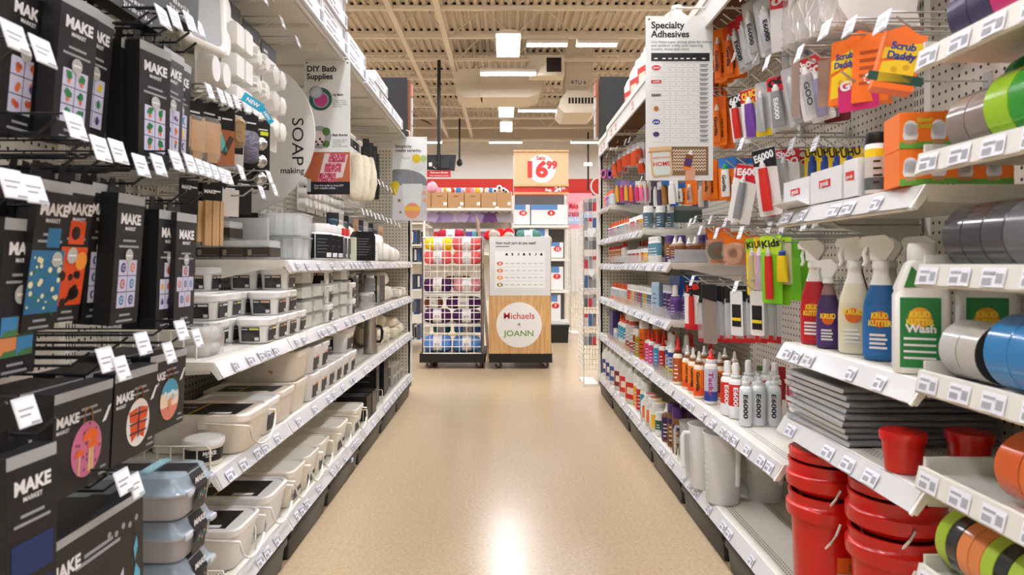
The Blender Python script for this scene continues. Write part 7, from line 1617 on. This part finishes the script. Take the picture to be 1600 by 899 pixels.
for i in range(10):
    px = 520 + i*8; X = -.88; Y = YX(px, X); t = thing('hanging_pack', f'{ordw(i)} small pack in the low line above the eye-level bottles', 'pack', (X, Y, 1.26), group='small packs above the eye-level bottles', rot=(0, 0, FACE_LEFT_AISLE - R(45)))
    MB().box(-.035, .035, 0, .003, -.15, 0).build('backing_card', m_(('2A2C30', 'B9B4AC', '1E2024', '8E8A84', 'D0A888')[i % 5]), t); MB().rbox([(.028, .05, 0), (.02, .04, .015)], .01, 2, 0, Matrix.Translation((0, 0, -.08)) @ Matrix.Rotation(R(90), 4, 'X')).build('contents', m_(('3A5A66', 'C9C5BE', '6A6C70', '4A4C52', 'B58A6A')[i % 5]), t, 50)
for i, (px, py) in enumerate(((306, 52), (322, 150), (340, 157), (352, 163), (364, 166), (378, 172), (392, 176), (306, 268), (318, 272), (330, 276), (342, 281), (352, 284), (372, 276), (404, 306), (416, 282), (424, 302))):
    X = -.74; Y = YX(px, X); hook(-1, Y, ZY(py, Y), .34, f'{ordw(i)} tag hook counted from the kit boxes on the mould pegboard', .036, wire_s, group='tag hooks on the mould pegboard')
for i, px in enumerate((325, 343, 358, 374, 388, 400)):
    Y = YX(px, -.80); hook(-1, Y, 1.865, .26, f'{ordw(i)} tag hook hanging under the overhead shelf', .036, wire_s, group='tag hooks under the overhead shelf')
# ================================================================ yarn carts
def skein(w, h, col, name='yarn_skein'):
    t = thing(name, 'yarn skein', 'yarn', (0,0,0)); r = h/2
    ym = mat('yarn_' + col, '#' + col, .95, noise=.25, nscale=60, bump=.9)
    M_ = Matrix.Translation((0, 0, r)) @ Matrix.Rotation(R(90), 4, 'Y')
    prof = [(r*.45, -w/2), (r*.78, -w*.46), (r*.95, -w*.36), (r*1.0, -w*.22), (r*.93, 0), (r*1.0, w*.22), (r*.95, w*.36), (r*.78, w*.46), (r*.45, w/2)]
    MB().lathe(prof, 22, 0, M_).build('yarn_body', ym, t, 80)
    b = MB(); b.lathe([(r*.985, -w*.16), (r*.965, 0), (r*.985, w*.16)], 22, 0, M_, False, False)
    o = b.build('label_band', mat('band_white', '#E8E6E6', .5), t, 80)
    b = MB(); b.box(-w*.1, w*.08, -r*1.0, -r*.98, r*.8, r*1.15); b.build('band_print', mat('band_print', '#B9B4BC', .6), o); return t
YARN = {}
def yarn(col, nm, px0, px1, py0, py1, Y, grp='yarn skeins in the wire cart', dy=.09):
    x0, x1, z0, z1 = XY(px0, Y), XY(px1, Y), ZY(py1, Y), ZY(py0, Y)
    o = skein(x1 - x0, z1 - z0, col); o.location = ((x0 + x1)/2, Y + dy, z0); o['label'] = nm; o['group'] = grp; return o
cartw_ = mat('cart_wire', '#E6E2D8', .4); castm = mat('caster_metal', '#8E8E90', .3, .8); wheelm = mat('caster_wheel', '#4A2A2E', .5)
YC = 6.47
def cart(label, px0, px1, gx0, gx1):
    x0, x1 = XY(px0, YC), XY(px1, YC); xc = (x0 + x1)/2; W = (x1 - x0)/2; Dp = .62
    t = thing('yarn_cart', label, 'cart', (xc, YC, 0), group='yarn carts'); zb0, zb1 = ZY(567, YC), ZY(553, YC)
    MB().rbox([(W, Dp/2, zb0), (W, Dp/2, zb1)], .012, 2, 0, Matrix.Translation((0, Dp/2, 0))).build('dolly_base', blkp, t, 40)
    for sx in (-1, 1):
        for yy in (.07, Dp - .07):
            c = MB(); c.box(-.022, .022, -.02, .02, zb0 - .012, zb0, 0); c.ext([(-.016, zb0 - .01), (.016, zb0 - .01), (.026, .03), (.01, .02), (-.004, .05)], -.018, -.014); c.ext([(-.016, zb0 - .01), (.016, zb0 - .01), (.026, .03), (.01, .02), (-.004, .05)], .014, .018)
            co = c.build('caster', castm, t); co.location = (sx*(W - .075), yy, 0)
            MB().lathe([(.012, -.012), (.032, -.012), (.034, 0), (.032, .012), (.012, .012)], 20, 0, Matrix.Translation((.014, 0, .034)) @ Matrix.Rotation(R(90), 4, 'X')).build('wheel', wheelm, co, 40)
    return t, xc, W, Dp, zb1
t, xc, W, Dp, zb1 = cart('wire yarn cart on a black dolly, filled with coral, purple and blue skeins', 655, 758, 660, 752)
x0, x1, zt = XY(660, YC) - xc, XY(752, YC) - xc, ZY(371, YC)
def grid(nm, a0, a1, z0, z1, n, m, f, th=.0040):
    b = MB()
    for i in range(n + 1): a = a0 + (a1 - a0)*i/n; b.tube([f(a, z0), f(a, z1)], th if 0 < i < n else th*1.8, 5)
    for j in range(m + 1): z = z0 + (z1 - z0)*j/m; b.tube([f(a0, z), f(a1, z)], th if 0 < j < m else th*1.8, 5)
    return b.build(nm, cartw_, t)
grid('wire_grille_front', x0, x1, zb1, zt, 8, 17, lambda a, z: (a, .012, z)); grid('wire_grille_back', x0, x1, zb1, zt, 6, 10, lambda a, z: (a, Dp - .012, z))
for s, xx in ((0, x0), (1, x1)): grid('wire_grille_side', .012, Dp - .012, zb1, zt, 6, 14, lambda a, z, xx=xx: (xx, a, z))
for py in (414, 459, 507): MB().box(x0, x1, .02, Dp - .02, ZY(py, YC) - .012, ZY(py, YC)).build('wire_shelf', cartw_, t)
CO, PU, BL, YE = 'E85F62', '4E1E5A', '5B8FD6', 'F2CE12'
for (c, nm, a, b_, p, q, dy) in ((CO, 'coral skein at the lower front of the top shelf, beside the poster end', 661.5, 704, 391, 413.6, .11), (CO, 'coral skein at the lower front of the top shelf, next to the chart cart', 707, 750.5, 392, 413.6, .11), (YE, 'yellow skein lying on the coral one in the wire cart', 662, 705, 371, 391, .11), (CO, 'coral skein on top of another, next to the chart cart', 706, 750.5, 369, 391.5, .11),
                               (PU, 'purple skein on the middle shelf of the wire cart', 661, 704, 434, 458.6, .11), ('D48E98', 'dusty pink skein on the middle shelf of the wire cart', 707, 750.5, 434, 458.6, .11), ('6A3A22', 'brown and grey skein on the upper row of the third shelf', 661.5, 690, 465, 483, .12), (PU, 'purple skein on the upper row of the third shelf', 696, 750.5, 464, 484, .12),
                               (PU, 'purple skein on the lower row of the third shelf, poster end', 661.5, 703, 483.5, 506.6, .11), (PU, 'purple skein on the lower row of the third shelf, chart end', 706, 750.5, 484.5, 506.6, .11), (BL, 'light blue skein on the dolly floor, poster end', 661.5, 704, 525, 552.8, .11), (BL, 'light blue skein on the dolly floor, chart end', 707, 750.5, 526, 552.8, .11), (BL, 'light blue skein behind, on the dolly floor', 706, 750, 510, 527, .3), ('1E6A66', 'dark teal skein behind the light blue ones', 672, 700, 510, 526, .3)): yarn(c, nm, a, b_, p, q, YC, dy=dy)
for (c, nm, a, b_, p, q, dy) in ((YE, 'yellow skein at the back of the wire cart', 668, 702, 375, 396, .33), (YE, 'second yellow skein at the back of the wire cart', 706, 740, 375, 396, .33), ('A61E38', 'crimson skein on top of the wire cart pile', 678, 722, 356, 376, .33), ('6A3A22', 'dark brown skein at the back of the middle shelf', 690, 735, 432, 452, .33), (YE, 'yellow skein in the shade behind the purple ones', 664, 700, 438, 458, .33)): yarn(c, nm, a, b_, p, q, YC, dy=dy)
b = thing('slat_bundle', 'bundle of thin wooden slats standing between the two carts', 'slats', (XY(764, YC + .72), YC + .70, 0), 0)
for q in range(4): MB().box(-.016 + .008*q, -.010 + .008*q, 0, .03, 0, ZY(335, YC + .7) - .02*q, 0, Matrix.Rotation(R(-4.5), 4, 'Y')).build('slat', m_('B99A88'), b)
t, xc, W, Dp, zb1 = cart('yarn cart with a white chart above a wooden board with round logo', 764, 863, 765, 860)
x0, x1 = XY(765, YC) - xc, XY(860, YC) - xc; zm, zt = ZY(462, YC), ZY(370, YC); Wb = (x1 - x0); cxx = (x0 + x1)/2
def woodm():
    m = mat('maple_board', '#C9985E', .45); nt = m.node_tree; bs = nt.nodes['Principled BSDF']
    tc = nt.nodes.new('ShaderNodeTexCoord'); mp = nt.nodes.new('ShaderNodeMapping'); mp.inputs['Scale'].default_value = (14, 14, 1.2); n = nt.nodes.new('ShaderNodeTexNoise'); n.inputs['Scale'].default_value = 3; n.inputs['Detail'].default_value = 6; n.inputs['Distortion'].default_value = .6
    r = nt.nodes.new('ShaderNodeValToRGB'); r.color_ramp.elements[0].color = lin('#C0935C'); r.color_ramp.elements[1].color = lin('#D6B07C'); r.color_ramp.elements[0].position = .35; r.color_ramp.elements[1].position = .65
    L = nt.links.new; L(tc.outputs['Object'], mp.inputs[0]); L(mp.outputs[0], n.inputs[0]); L(n.outputs['Fac'], r.inputs[0]); L(r.outputs[0], bs.inputs['Base Color']); return m
wood = woodm()
MB().box(x0, x1, 0, .018, zb1, zm).build('wooden_board', wood, t)
MB().box(x0, x1, -.002, .016, zm, zt).build('chart_board', mat('chart_grey', '#D3D5D4', .5), t)
for xx in (x0, x1): MB().box(xx - .008, xx + .008, .02, Dp - .02, zb1, zt - .02).build('side_panel', wood, t)
MB().box(x0, x1, .03, Dp - .02, zt - .09, zt - .075).build('top_shelf', cartw_, t)
b = MB(); lc = ((XY(811, YC) - xc), ZY(508, YC)); b.disc(lc[0], lc[1], XY(826, YC) - XY(790.5, YC), -.003, 0, n=56); o = b.build('logo_disc', signw, t)
b = MB(); b.text('Michaels', .085, lc[0], lc[1] + .058, -.0042, 0, bold=.006, w=.29); b.build('red_lettering', mat('brand_red', '#C8202E', .5), o)
b = MB(); b.text('JOANN', .075, lc[0], lc[1] - .105, -.0042, 0, bold=.01, w=.285); b.build('green_lettering', mat('brand_green', '#5A9A1E', .5), o)
b = MB(); b.text('×', .055, lc[0], lc[1] - .015, -.0042, 0); b.build('cross_mark', ink, o)
b = MB(); b.text('How much yarn do you need?', .04, x0 + Wb*.1, ZY(382, YC), -.003, 0, align='LEFT', bold=.02, w=Wb*.66); b.box(x0 + Wb*.1, x0 + Wb*.32, -.003, -.002, ZY(386, YC), ZY(385, YC)); b.build('headline', ink, t)
MB().quad((x0 + Wb*.09, -.0026, ZY(451, YC)), (x0 + Wb*.91, -.0026, ZY(451, YC)), (x0 + Wb*.91, -.0026, ZY(393, YC)), (x0 + Wb*.09, -.0026, ZY(393, YC))).build('table_panel', mat('panel_white', '#E4E5E3', .5), t)
for q in range(7):
    cx_ = x0 + Wb*(.28 + .095*q); cz_ = ZY(397.5, YC); b = MB()
    if q % 3 == 0: b.ext([(cx_ - .014, cz_ - .012), (cx_ + .014, cz_ - .012), (cx_ + .006, cz_ + .012), (cx_ - .006, cz_ + .012)], -.0034, -.003)
    elif q % 3 == 1: b.ext([(cx_ - .013, cz_ + .01), (cx_ + .013, cz_ + .01), (cx_ + .004, cz_ - .003), (cx_ + .009, cz_ - .013), (cx_ - .009, cz_ - .013), (cx_ - .004, cz_ - .003)], -.0034, -.003)
    else: b.ext([(cx_ - .004, cz_ - .013), (cx_ + .01, cz_ - .008), (cx_ + .01, cz_ + .013), (cx_ + .002, cz_ + .013), (cx_ + .002, cz_ - .004), (cx_ - .008, cz_ - .006)], -.0034, -.003)
    b.build('garment_icon', ink, t)
for r_, c in enumerate(('C8382E', 'D95A3A', 'E08A3A', '3A7A44')):
    z = ZY(412 + 11.1*r_, YC); xx = x0 + Wb*.17; b = MB(); b.disc(xx, z, .019, -.0032, 0, n=18, sx=1.5); b.box(xx - .013, xx + .013, -.0036, -.0032, z - .012, z + .012, 1); b.build('weight_badge', [m_(c), m_('F0C0A8')], t)
    b = MB()
    for q in range(7): b.quad((x0 + Wb*(.25 + .095*q), -.0032, z - .002), (x0 + Wb*(.31 + .095*q), -.0032, z - .002), (x0 + Wb*(.31 + .095*q), -.0032, z + .004), (x0 + Wb*(.25 + .095*q), -.0032, z + .004))
    b.build('table_lettering', printg, t); MB().quad((x0 + Wb*.1, -.003, z - .034), (x0 + Wb*.9, -.003, z - .034), (x0 + Wb*.9, -.003, z - .0325), (x0 + Wb*.1, -.003, z - .0325)).build('table_line', printg, t)
G2 = 'yarn skeins on top of the chart cart'
for (c, nm, a, b_, p, q, dy, en) in (('B7A99C', 'beige skein end on top of the chart cart', 764, 780, 358, 375, .2, True), ('B7A99C', 'second beige skein on top of the chart cart', 787, 804, 361, 376, .2, True), ('4F7F70', 'sage green skein with white band on top of the chart cart', 807, 846, 358, 376, .2, False), ('D8161C', 'bright red skein on top of the chart cart', 775, 789, 354, 370, .38, True), ('D8161C', 'second bright red skein, nearer the sale shelf', 788, 803, 353, 370, .38, True), ('C21A22', 'red skein peeking out at the slats', 757, 768, 358, 374, .34, True), ('E8701E', 'orange skein half hidden by the chart board', 780, 800, 366, 380, .24, True), ('E8D9C0', 'cream skein bulging at the side of the chart cart', 852, 863, 366, 382, .3, True)):
    o = yarn(c, nm, a, b_, p, q, YC, G2, dy)
    if en: o.rotation_euler = (0, 0, R(82)); o.scale = (1.7, 1, 1)
# ================================================================ sale shelf behind
YS = 8.7
def bx(t, nm, m, px0, px1, py0, py1, Y, d): return MB().box(XY(px0, Y), XY(px1, Y), Y, Y + d, ZY(py1, Y), ZY(py0, Y)).build(nm, m, t)
t = thing('sale_shelf', 'grey backed end shelf carrying the wooden sale sign behind the chart cart', 'shelving', (0, 0, 0)); gb = mat('slate_back', '#6E6E72', .6)
MB().box(XY(803, YS), XY(888, YS), YS + .45, YS + .48, 0, ZY(300, YS)).build('back_panel', gb, t)
for px in (802.5, 886): MB().box(XY(px, YS), XY(px + 2.5, YS), YS + .4, YS + .45, 0, ZY(236, YS)).build('slotted_post', cream, t)
for py in (353, 405, 455, 504): bx(t, 'shelf', cream, 801, 889, py - 1, py + 3, YS, .44)
bx(t, 'base_plinth', blkp, 805, 855, 515, 534, YS + .1, .3)
t = thing('sale_sign', 'wooden sale sign with white disc and price sixteen ninety-nine', 'sign', (0, 0, 0)); zc = ZY(262, YS)
MB().box(XY(803, YS), XY(888, YS), YS - .02, YS + .01, ZY(290, YS), ZY(236, YS)).build('sign_panel', mat('pale_maple', '#D6B88E', .5, noise=.06, nscale=5), t)
for (a, c) in ((235, 238), (289, 292), (301, 304)): MB().box(XY(802.5, YS), XY(888.5, YS), YS - .035, YS + .01, ZY(c, YS), ZY(a, YS)).build('sign_rail', wood, t)
b = MB(); xc_ = XY(846, YS); b.disc(xc_, ZY(264, YS), XY(868, YS) - XY(846, YS), YS - .022, 0, n=48); b.build('disc', signw, t)
b = MB(); b.text('Sale', .075, XY(845, YS), ZY(250.5, YS), YS - .024, 0, bold=.02, w=.115); b.text('16', .27, XY(837, YS), ZY(276.5, YS), YS - .024, 0, bold=.05, w=.26); b.text('99', .135, XY(862, YS), ZY(264, YS), YS - .024, 0, bold=.05, w=.135); b.build('price_lettering', mat('sale_red', '#CF3A34', .5), t)
bx(t, 'red_rail', mat('sale_red', '#CF3A34', .5), 803, 888, 292, 301, YS - .015, .02)
b = MB(); b.text('Reg.', .05, XY(857, YS), ZY(299, YS), YS - .018, bold=.03); b.text('24', .085, XY(871.5, YS), ZY(299.5, YS), YS - .018, bold=.05); b.text('99', .045, XY(880, YS), ZY(296.5, YS), YS - .018, bold=.04); b.build('reg_lettering', paper, t)
bluep = mat('pack_blue', '#5A88C0', .5)
def canvas(label, px0, px1, py0, py1, num=None, d=.12):
    t = thing('canvas_pack', label, 'canvas pack', (0, 0, 0), group='white canvas packs on the sale shelf'); bx(t, 'canvas_block', signw, px0, px1, py0, py1, YS + .05, d)
    Y = YS + .049; b = MB(); w_ = (px1 - px0); b.quad((XY(px0, Y), Y, ZY(py0 + (py1 - py0)*.26, Y)), (XY(px0 + w_*.72, Y), Y, ZY(py0 + (py1 - py0)*.26, Y)), (XY(px0 + w_*.72, Y), Y, ZY(py0, Y)), (XY(px0, Y), Y, ZY(py0, Y))); b.build('blue_label', bluep, t)
    b = MB(); cx_, cz_ = XY(px0 + w_*.55, Y), ZY(py0 + (py1 - py0)*.42, Y); b.disc(cx_, cz_, .035, Y - .002, 0, n=20, sx=1.4); b.text(num or '12', .05, cx_, cz_ - .017, Y - .003, 1, bold=.04); b.build('count_badge', [redp, paper], t)
canvas('small white canvas pack with blue corner on the top sale shelf', 804, 828, 320, 351, '10'); canvas('wide white canvas pack marked with a red six', 830, 887, 320, 351, '6')
canvas('white canvas pack on the second sale shelf beside the chart', 860, 880, 379, 403); canvas('canvas pack hidden behind the sage green yarn', 809, 835, 357.5, 403); canvas('second canvas pack behind the sage green yarn', 837, 857, 357.5, 403); canvas('white canvas pack on the third sale shelf', 858, 880, 417, 453, '7'); canvas('white canvas pack on the lowest sale shelf', 858, 876, 461, 502, '7')
t = thing('storage_bin', 'black bin on the floor under the sale shelf', 'bin', (XY(872, YS), YS - .1, 0)); MB().rbox([(.12, .15, 0), (.13, .16, .2), (.14, .17, .2), (.14, .17, .225)], .02, 3, 0, Matrix.Translation((0, .15, 0))).build('body', blkp, t, 40)
# ================================================================ craft paper shelf at the back
YB = 11.2
t = thing('paper_shelf', 'long cream shelf run with lilac paper fans and colourful packs behind the wire cart', 'shelving', (0, 0, 0))
bx(t, 'back_panel', peg, 560, 800, 300, 520, YB + .5, .04); bx(t, 'top_shelf', cream, 560, 801, 325, 329, YB, .5); bx(t, 'lower_shelf', cream, 560, 801, 395, 399, YB, .5); bx(t, 'base', cream, 560, 801, 470, 535, YB, .5)
for px in (668, 743, 798): bx(t, 'post', cream, px, px + 2, 300, 535, YB + .47, .03)
for px in (716, 774): bx(t, 'price_tag', paper, px, px + 5, 323, 327, YB - .01, .008)
for i, (a, c) in enumerate(((650, 673), (674, 699), (700, 725), (726, 751), (752, 776), (777, 799))):
    o = thing('cardboard_box', f'{ordw(i)} brown cardboard box in the row of six counted from the poster', 'box', (0, 0, 0), group='brown cardboard boxes on the back shelf'); bx(o, 'carton', tan, a, c, 301, 324.6, YB + .02, .35)
    if i in (1, 2, 3): bx(o, 'hand_hole', brown, (a + c)/2 - 4, (a + c)/2 + 4, 306, 307.6, YB + .015, .004)
    if i: bx(o, 'price_label', paper, c - 6, c - 1, 316, 321, YB + .014, .004)
toyc = ['E8A0B0', 'E9D9C9', 'F0C83A', 'E8E4E0', 'C9563A', 'E8E0D8', '3A8AC8', 'D9C8E8', 'F2F0EA', 'E87A5A']
for i in range(18):
    px = 686 + i*5.0; Y = YB + .12 + .05*(i % 3); o = bag('plush_toy', f'{ordw(i)} small bright toy sticking out of the cardboard boxes', 'toy', .07, .06, .09, m_(toyc[i % 10], .8), (XY(px, Y), Y, ZY(302, Y)), i, i, .25, 'small toys in the cardboard boxes')
o = thing('plush_toy', 'pink shiny balloon toy in the first cardboard box', 'toy', (XY(674, YB), YB + .15, ZY(302, YB))); MB().lathe([(.03, 0), (.09, .05), (.10, .11), (.07, .17), (.02, .21)], 18).build('toy_body', mat('balloon_pink', '#E6A8B4', .2), o, 60); MB().lathe([(.03, 0), (.06, .03), (.05, .07), (.01, .09)], 14, 0, Matrix.Translation((.09, 0, .0))).build('toy_arm', mat('balloon_pink', '#E6A8B4', .2), o, 60)
o = thing('plush_toy', 'white toy with round black spots like eyes in the fifth box', 'toy', (XY(780, YB), YB + .15, ZY(302, YB)))
for k, (x, z) in enumerate(((-.07, .05), (0, .1), (.07, .06), (.11, .03))): MB().lathe([(.01, -.04), (.04, -.03), (.05, 0), (.04, .03), (.01, .04)], 14, 0, Matrix.Translation((x, 0, z)) @ Matrix.Rotation(R(90), 4, 'X')).build('toy_lobe', whitep, o, 60); MB().disc(x, z, .02, -.045, n=12).build('toy_spot', ink, o)
for i, px in enumerate(list(range(672, 745, 12)) + [752, 763, 774, 785, 795]):
    o = thing('paper_fan', f'{ordw(i)} fanned {"lilac" if i < 7 else "violet" if i < 10 else "grey"} paper sheet set under the cardboard boxes', 'paper', (XY(px, YB), YB + .2 + .012*(i % 2), ZY(345, YB)), group='fanned paper sheets'); c = ('B9A8D0', '8E78B4', 'A492C4', 'C9BBD9')[i % 4] if i < 7 else ('7A4A90', '8E5AA0', '6A3A80')[i % 3] if i < 10 else 'A9A4B0'
    for k in range(2): MB().box(-.075, .075, 0, .004, 0, .15, 0, Matrix.Translation((0, .006*k, 0)) @ Matrix.Rotation(R(24 - 40*k), 4, 'Y')).build('paper_sheet', m_(c), o)
for i, (px, c) in enumerate(((679, 'C8242E'), (694, 'C9C4C0'), (705, 'B99A88'), (716, '3AA0A8'), (731, '6A4AA8'), (741, '5AB8C0'), (748, 'A85A68'), (758, '8E78C8'), (768, 'D0C8D8'), (786, '8AC8C0'))):
    o = thing('hanging_pack', f'{ordw(i)} small bright pack hung in the line below the paper fans', 'pack', (XY(px, YB), YB + .35, ZY(372, YB)), group='bright packs below the paper fans'); MB().box(-.05, .05, 0, .02, 0, .17, 0).build('pack_body', m_(c), o); MB().box(-.05, .05, -.002, .02, .12, .17).build('card_header', paper, o)
# side aisle shelf by the left gondola end
t = thing('side_shelf', 'dim side shelf of dark frames beyond the pegboard end panel', 'shelving', (0, 0, 0)); YL = 7.6
for py in (348, 382, 410, 452, 492, 532): bx(t, 'shelf', cream, 560, 662, py, py + 2.5, YL, .9)
bx(t, 'back_panel', peg, 560, 640, 300, 540, YL + .9, .03); bx(t, 'end_post', cream, 661, 664, 335, 545, YL, .04)
fr = ['23252A', '2E3238', '1F4A8E', 'C9C4BC', '3A3C40', '5A5C60']
for i in range(18):
    py = (382, 410, 452, 492, 532)[i % 5]; px = 641 + (i // 5)*5; o = thing('picture_frame', f'{ordw(i)} dark boxed frame standing on the dim side shelf', 'frame', (XY(px + 2, YL), YL + .06 + .003*(i // 5), ZY(py, YL) + .003), group='boxed frames on the dim side shelf'); MB().box(-.016, .016, 0, .25, 0, .16).build('frame_box', m_(fr[i % 6]), o); MB().box(-.012, .012, -.002, 0, .02, .14).build('frame_label', m_(fr[(i + 3) % 6]), o)
# hanging monitor and camera poles
YM = 15.2
t = thing('hanging_monitor', 'black monitor back hanging from a ceiling pole with a red welcome sign below', 'monitor', (0, 0, 0))
MB().ext([(XY(662, YM), ZY(242, YM)), (XY(713, YM), ZY(242, YM)), (XY(710, YM), ZY(267, YM)), (XY(662, YM), ZY(265, YM))], YM, YM + .05).build('screen_back', mat('monitor_black', '#26282B', .5), t)
bx(t, 'rear_housing', mat('monitor_black2', '#2E3034', .5), 672, 702, 247, 263, YM - .05, .05); bx(t, 'white_sticker', paper, 670, 675, 254, 260, YM - .056, .005)
MB().tube([(XY(686, YM), YM - .08, ZY(262, YM)), (XY(686.5, YM), YM - .08, 5.5)], .04, 10).build('ceiling_pole', blkp, t, 60)
MB().tube([(XY(678, YM), YM - .1, ZY(262, YM)), (XY(682, YM), YM - .1, ZY(265, YM)), (XY(686, YM), YM - .1, ZY(259, YM)), (XY(684, YM), YM - .1, ZY(255, YM))], .012, 8).build('cable', m_('C9C9C9'), t, 60)
bx(t, 'welcome_sign', mat('welcome_red', '#C8242A', .5), 666, 704, 266.5, 277, YM, .02)
b = MB(); b.text('Welcome to Michaels', .05, XY(686, YM), ZY(271, YM), YM - .001, bold=.03, w=.40); b.text('Video recording in progress', .036, XY(686, YM), ZY(275.3, YM), YM - .001, bold=.02, w=.43); b.build('welcome_lettering', paper, t)
t = thing('hanging_camera', 'small black camera on a thin ceiling pole beside the monitor', 'camera', (XY(718, 21.2), 21.2, ZY(256, 21.2))); MB().tube([(0, 0, .05), (0, 0, 5.5 - ZY(256, 21.2))], .03, 8).build('ceiling_pole', blkp, t, 60); MB().lathe([(.02, -.08), (.08, -.04), (.10, .04), (.07, .11), (.03, .15)], 16).build('camera_dome', blkp, t, 60)
t = thing('hanging_camera', 'thin dark pole with white arm above the wire rack', 'camera', (XY(919, 23.4), 23.4, ZY(257, 23.4))); MB().tube([(0, 0, -.9), (0, 0, 5.5 - ZY(257, 23.4))], .03, 8).build('ceiling_pole', blkp, t, 60); MB().rbox([(.15, .05, -.06), (.15, .05, .06)], .04, 3).build('camera_arm', whitep, t, 60)
# pink poster wall piece and far wire racks
t = thing('hanging_banner', 'pink and pale blue banner partly hidden by the wire rack', 'banner', (0, 0, 0)); YP = 10.0; bx(t, 'banner_panel', mat('banner_pink', '#E59AA4', .6), 886, 925, 302, 358, YP, .02); bx(t, 'blue_block', mat('banner_blue', '#A9BEDD', .6), 888, 925, 332, 351, YP - .004, .004)
b = MB(); b.text('Make\ncreate', .12, XY(896, YP), ZY(326, YP), YP - .006, bold=.03, w=.16); b.build('red_lettering', mat('welcome_red', '#C8242A', .5), t); b = MB(); b.text('the fun', .09, XY(897, YP), ZY(346, YP), YP - .006, w=.16); b.build('pale_lettering', paper, t)
bx(t, 'stand', cream, 889, 892, 358, 527, YP, .02)
def rack(label, px0, px1, py0, py1, Y, d, n, m, side):
    global t
    t = thing('wire_rack', label, 'wire rack', (0, 0, 0), group='wire racks at the aisle end'); x0, x1, z0, z1 = XY(px0, Y), XY(px1, Y), ZY(py1, Y), ZY(py0, Y)
    b = MB()
    for i in range(n + 1): a = x0 + (x1 - x0)*i/n; b.tube([(a, Y, z0), (a, Y, z1)], .003, 5)
    for j in range(m + 1): z = z0 + (z1 - z0)*j/m; b.tube([(x0, Y, z), (x1, Y, z)], .003, 5)
    b.build('wire_grille_front', cartw_, t); xs = x0 if side < 0 else x1; b = MB()
    for i in range(5): b.tube([(xs, Y + d*i/4, z0), (xs, Y + d*i/4, z1)], .003, 5)
    for j in range(m + 1): z = z0 + (z1 - z0)*j/m; b.tube([(xs, Y, z), (xs, Y + d, z)], .003, 5)
    b.build('wire_grille_side', cartw_, t)
    MB().box(x0, x1, Y, Y + d, 0, .02).build('base_plate', cream, t)
    for q in (x0, x1): MB().tube([(q, Y + .01, 0.02), (q, Y + .01, z0)], .006, 6).build('leg', cartw_, t)
rack('cream wire grid rack at the glue side aisle end', 912, 935, 312, 577, 5.55, .35, 5, 34, -1); rack('second wire grid rack behind the sale shelf', 892, 906, 358, 515, 9.6, .4, 4, 24, -1)
gc = ['8E8E90', '5A5C60', 'B8323A', '9A9A9C', 'C9C4C0', '3A5A8E', '7E8084']
for i in range(24):
    px = 914 + (i % 3)*6.5; py = 318 + (i // 3)*30; Y = 5.48; o = thing('hanging_pack', f'{ordw(i // 3)} row {("outer", "middle", "inner")[i % 3]} small grey pack on the wire grid rack', 'pack', (XY(px + 2, Y), Y, ZY(py + 12, Y)), group='small packs on the wire grid rack'); MB().box(-.014, .014, 0, .02, 0, .07 + .02*(i % 2)).build('pack_body', m_(gc[i % 7]), o); MB().box(-.014, .014, -.001, .002, .07, .1).build('card_header', m_(gc[(i*3 + 4) % 7]), o)
for i, (py, s) in enumerate(((362, 1), (426, .8))): o = thing('hanging_ornament', f'{("white heart shaped cut-outs", "pale tag cut-out")[i]} hanging on the wire grid rack', 'ornament', (XY(924, 5.44), 5.44, ZY(py, 5.44)), 0); MB().ext([(0, -.05*s), (.035*s, 0), (.03*s, .028*s), (.012*s, .032*s), (0, .02*s), (-.012*s, .032*s), (-.03*s, .028*s), (-.035*s, 0)], 0, .01).build('cut_out', paper, o); MB().ext([(.02, -.05*s), (.05*s, 0), (.045*s, .028*s), (.03*s, .032*s)], .012, .02).build('second_cut_out', m_('D0CFCF'), o)
# red end strip lettering on the back wall
o = thing('wall_lettering', 'white round letter fragment on the red wall stripe', 'lettering', (XY(938, 24.55), 24.59, ZY(291, 24.55))); MB().lathe([(.30, -.01), (.36, -.01), (.36, 0), (.30, 0)], 36, 0, Matrix.Rotation(R(90), 4, 'X'), False, False).build('letter_ring', paper, o)
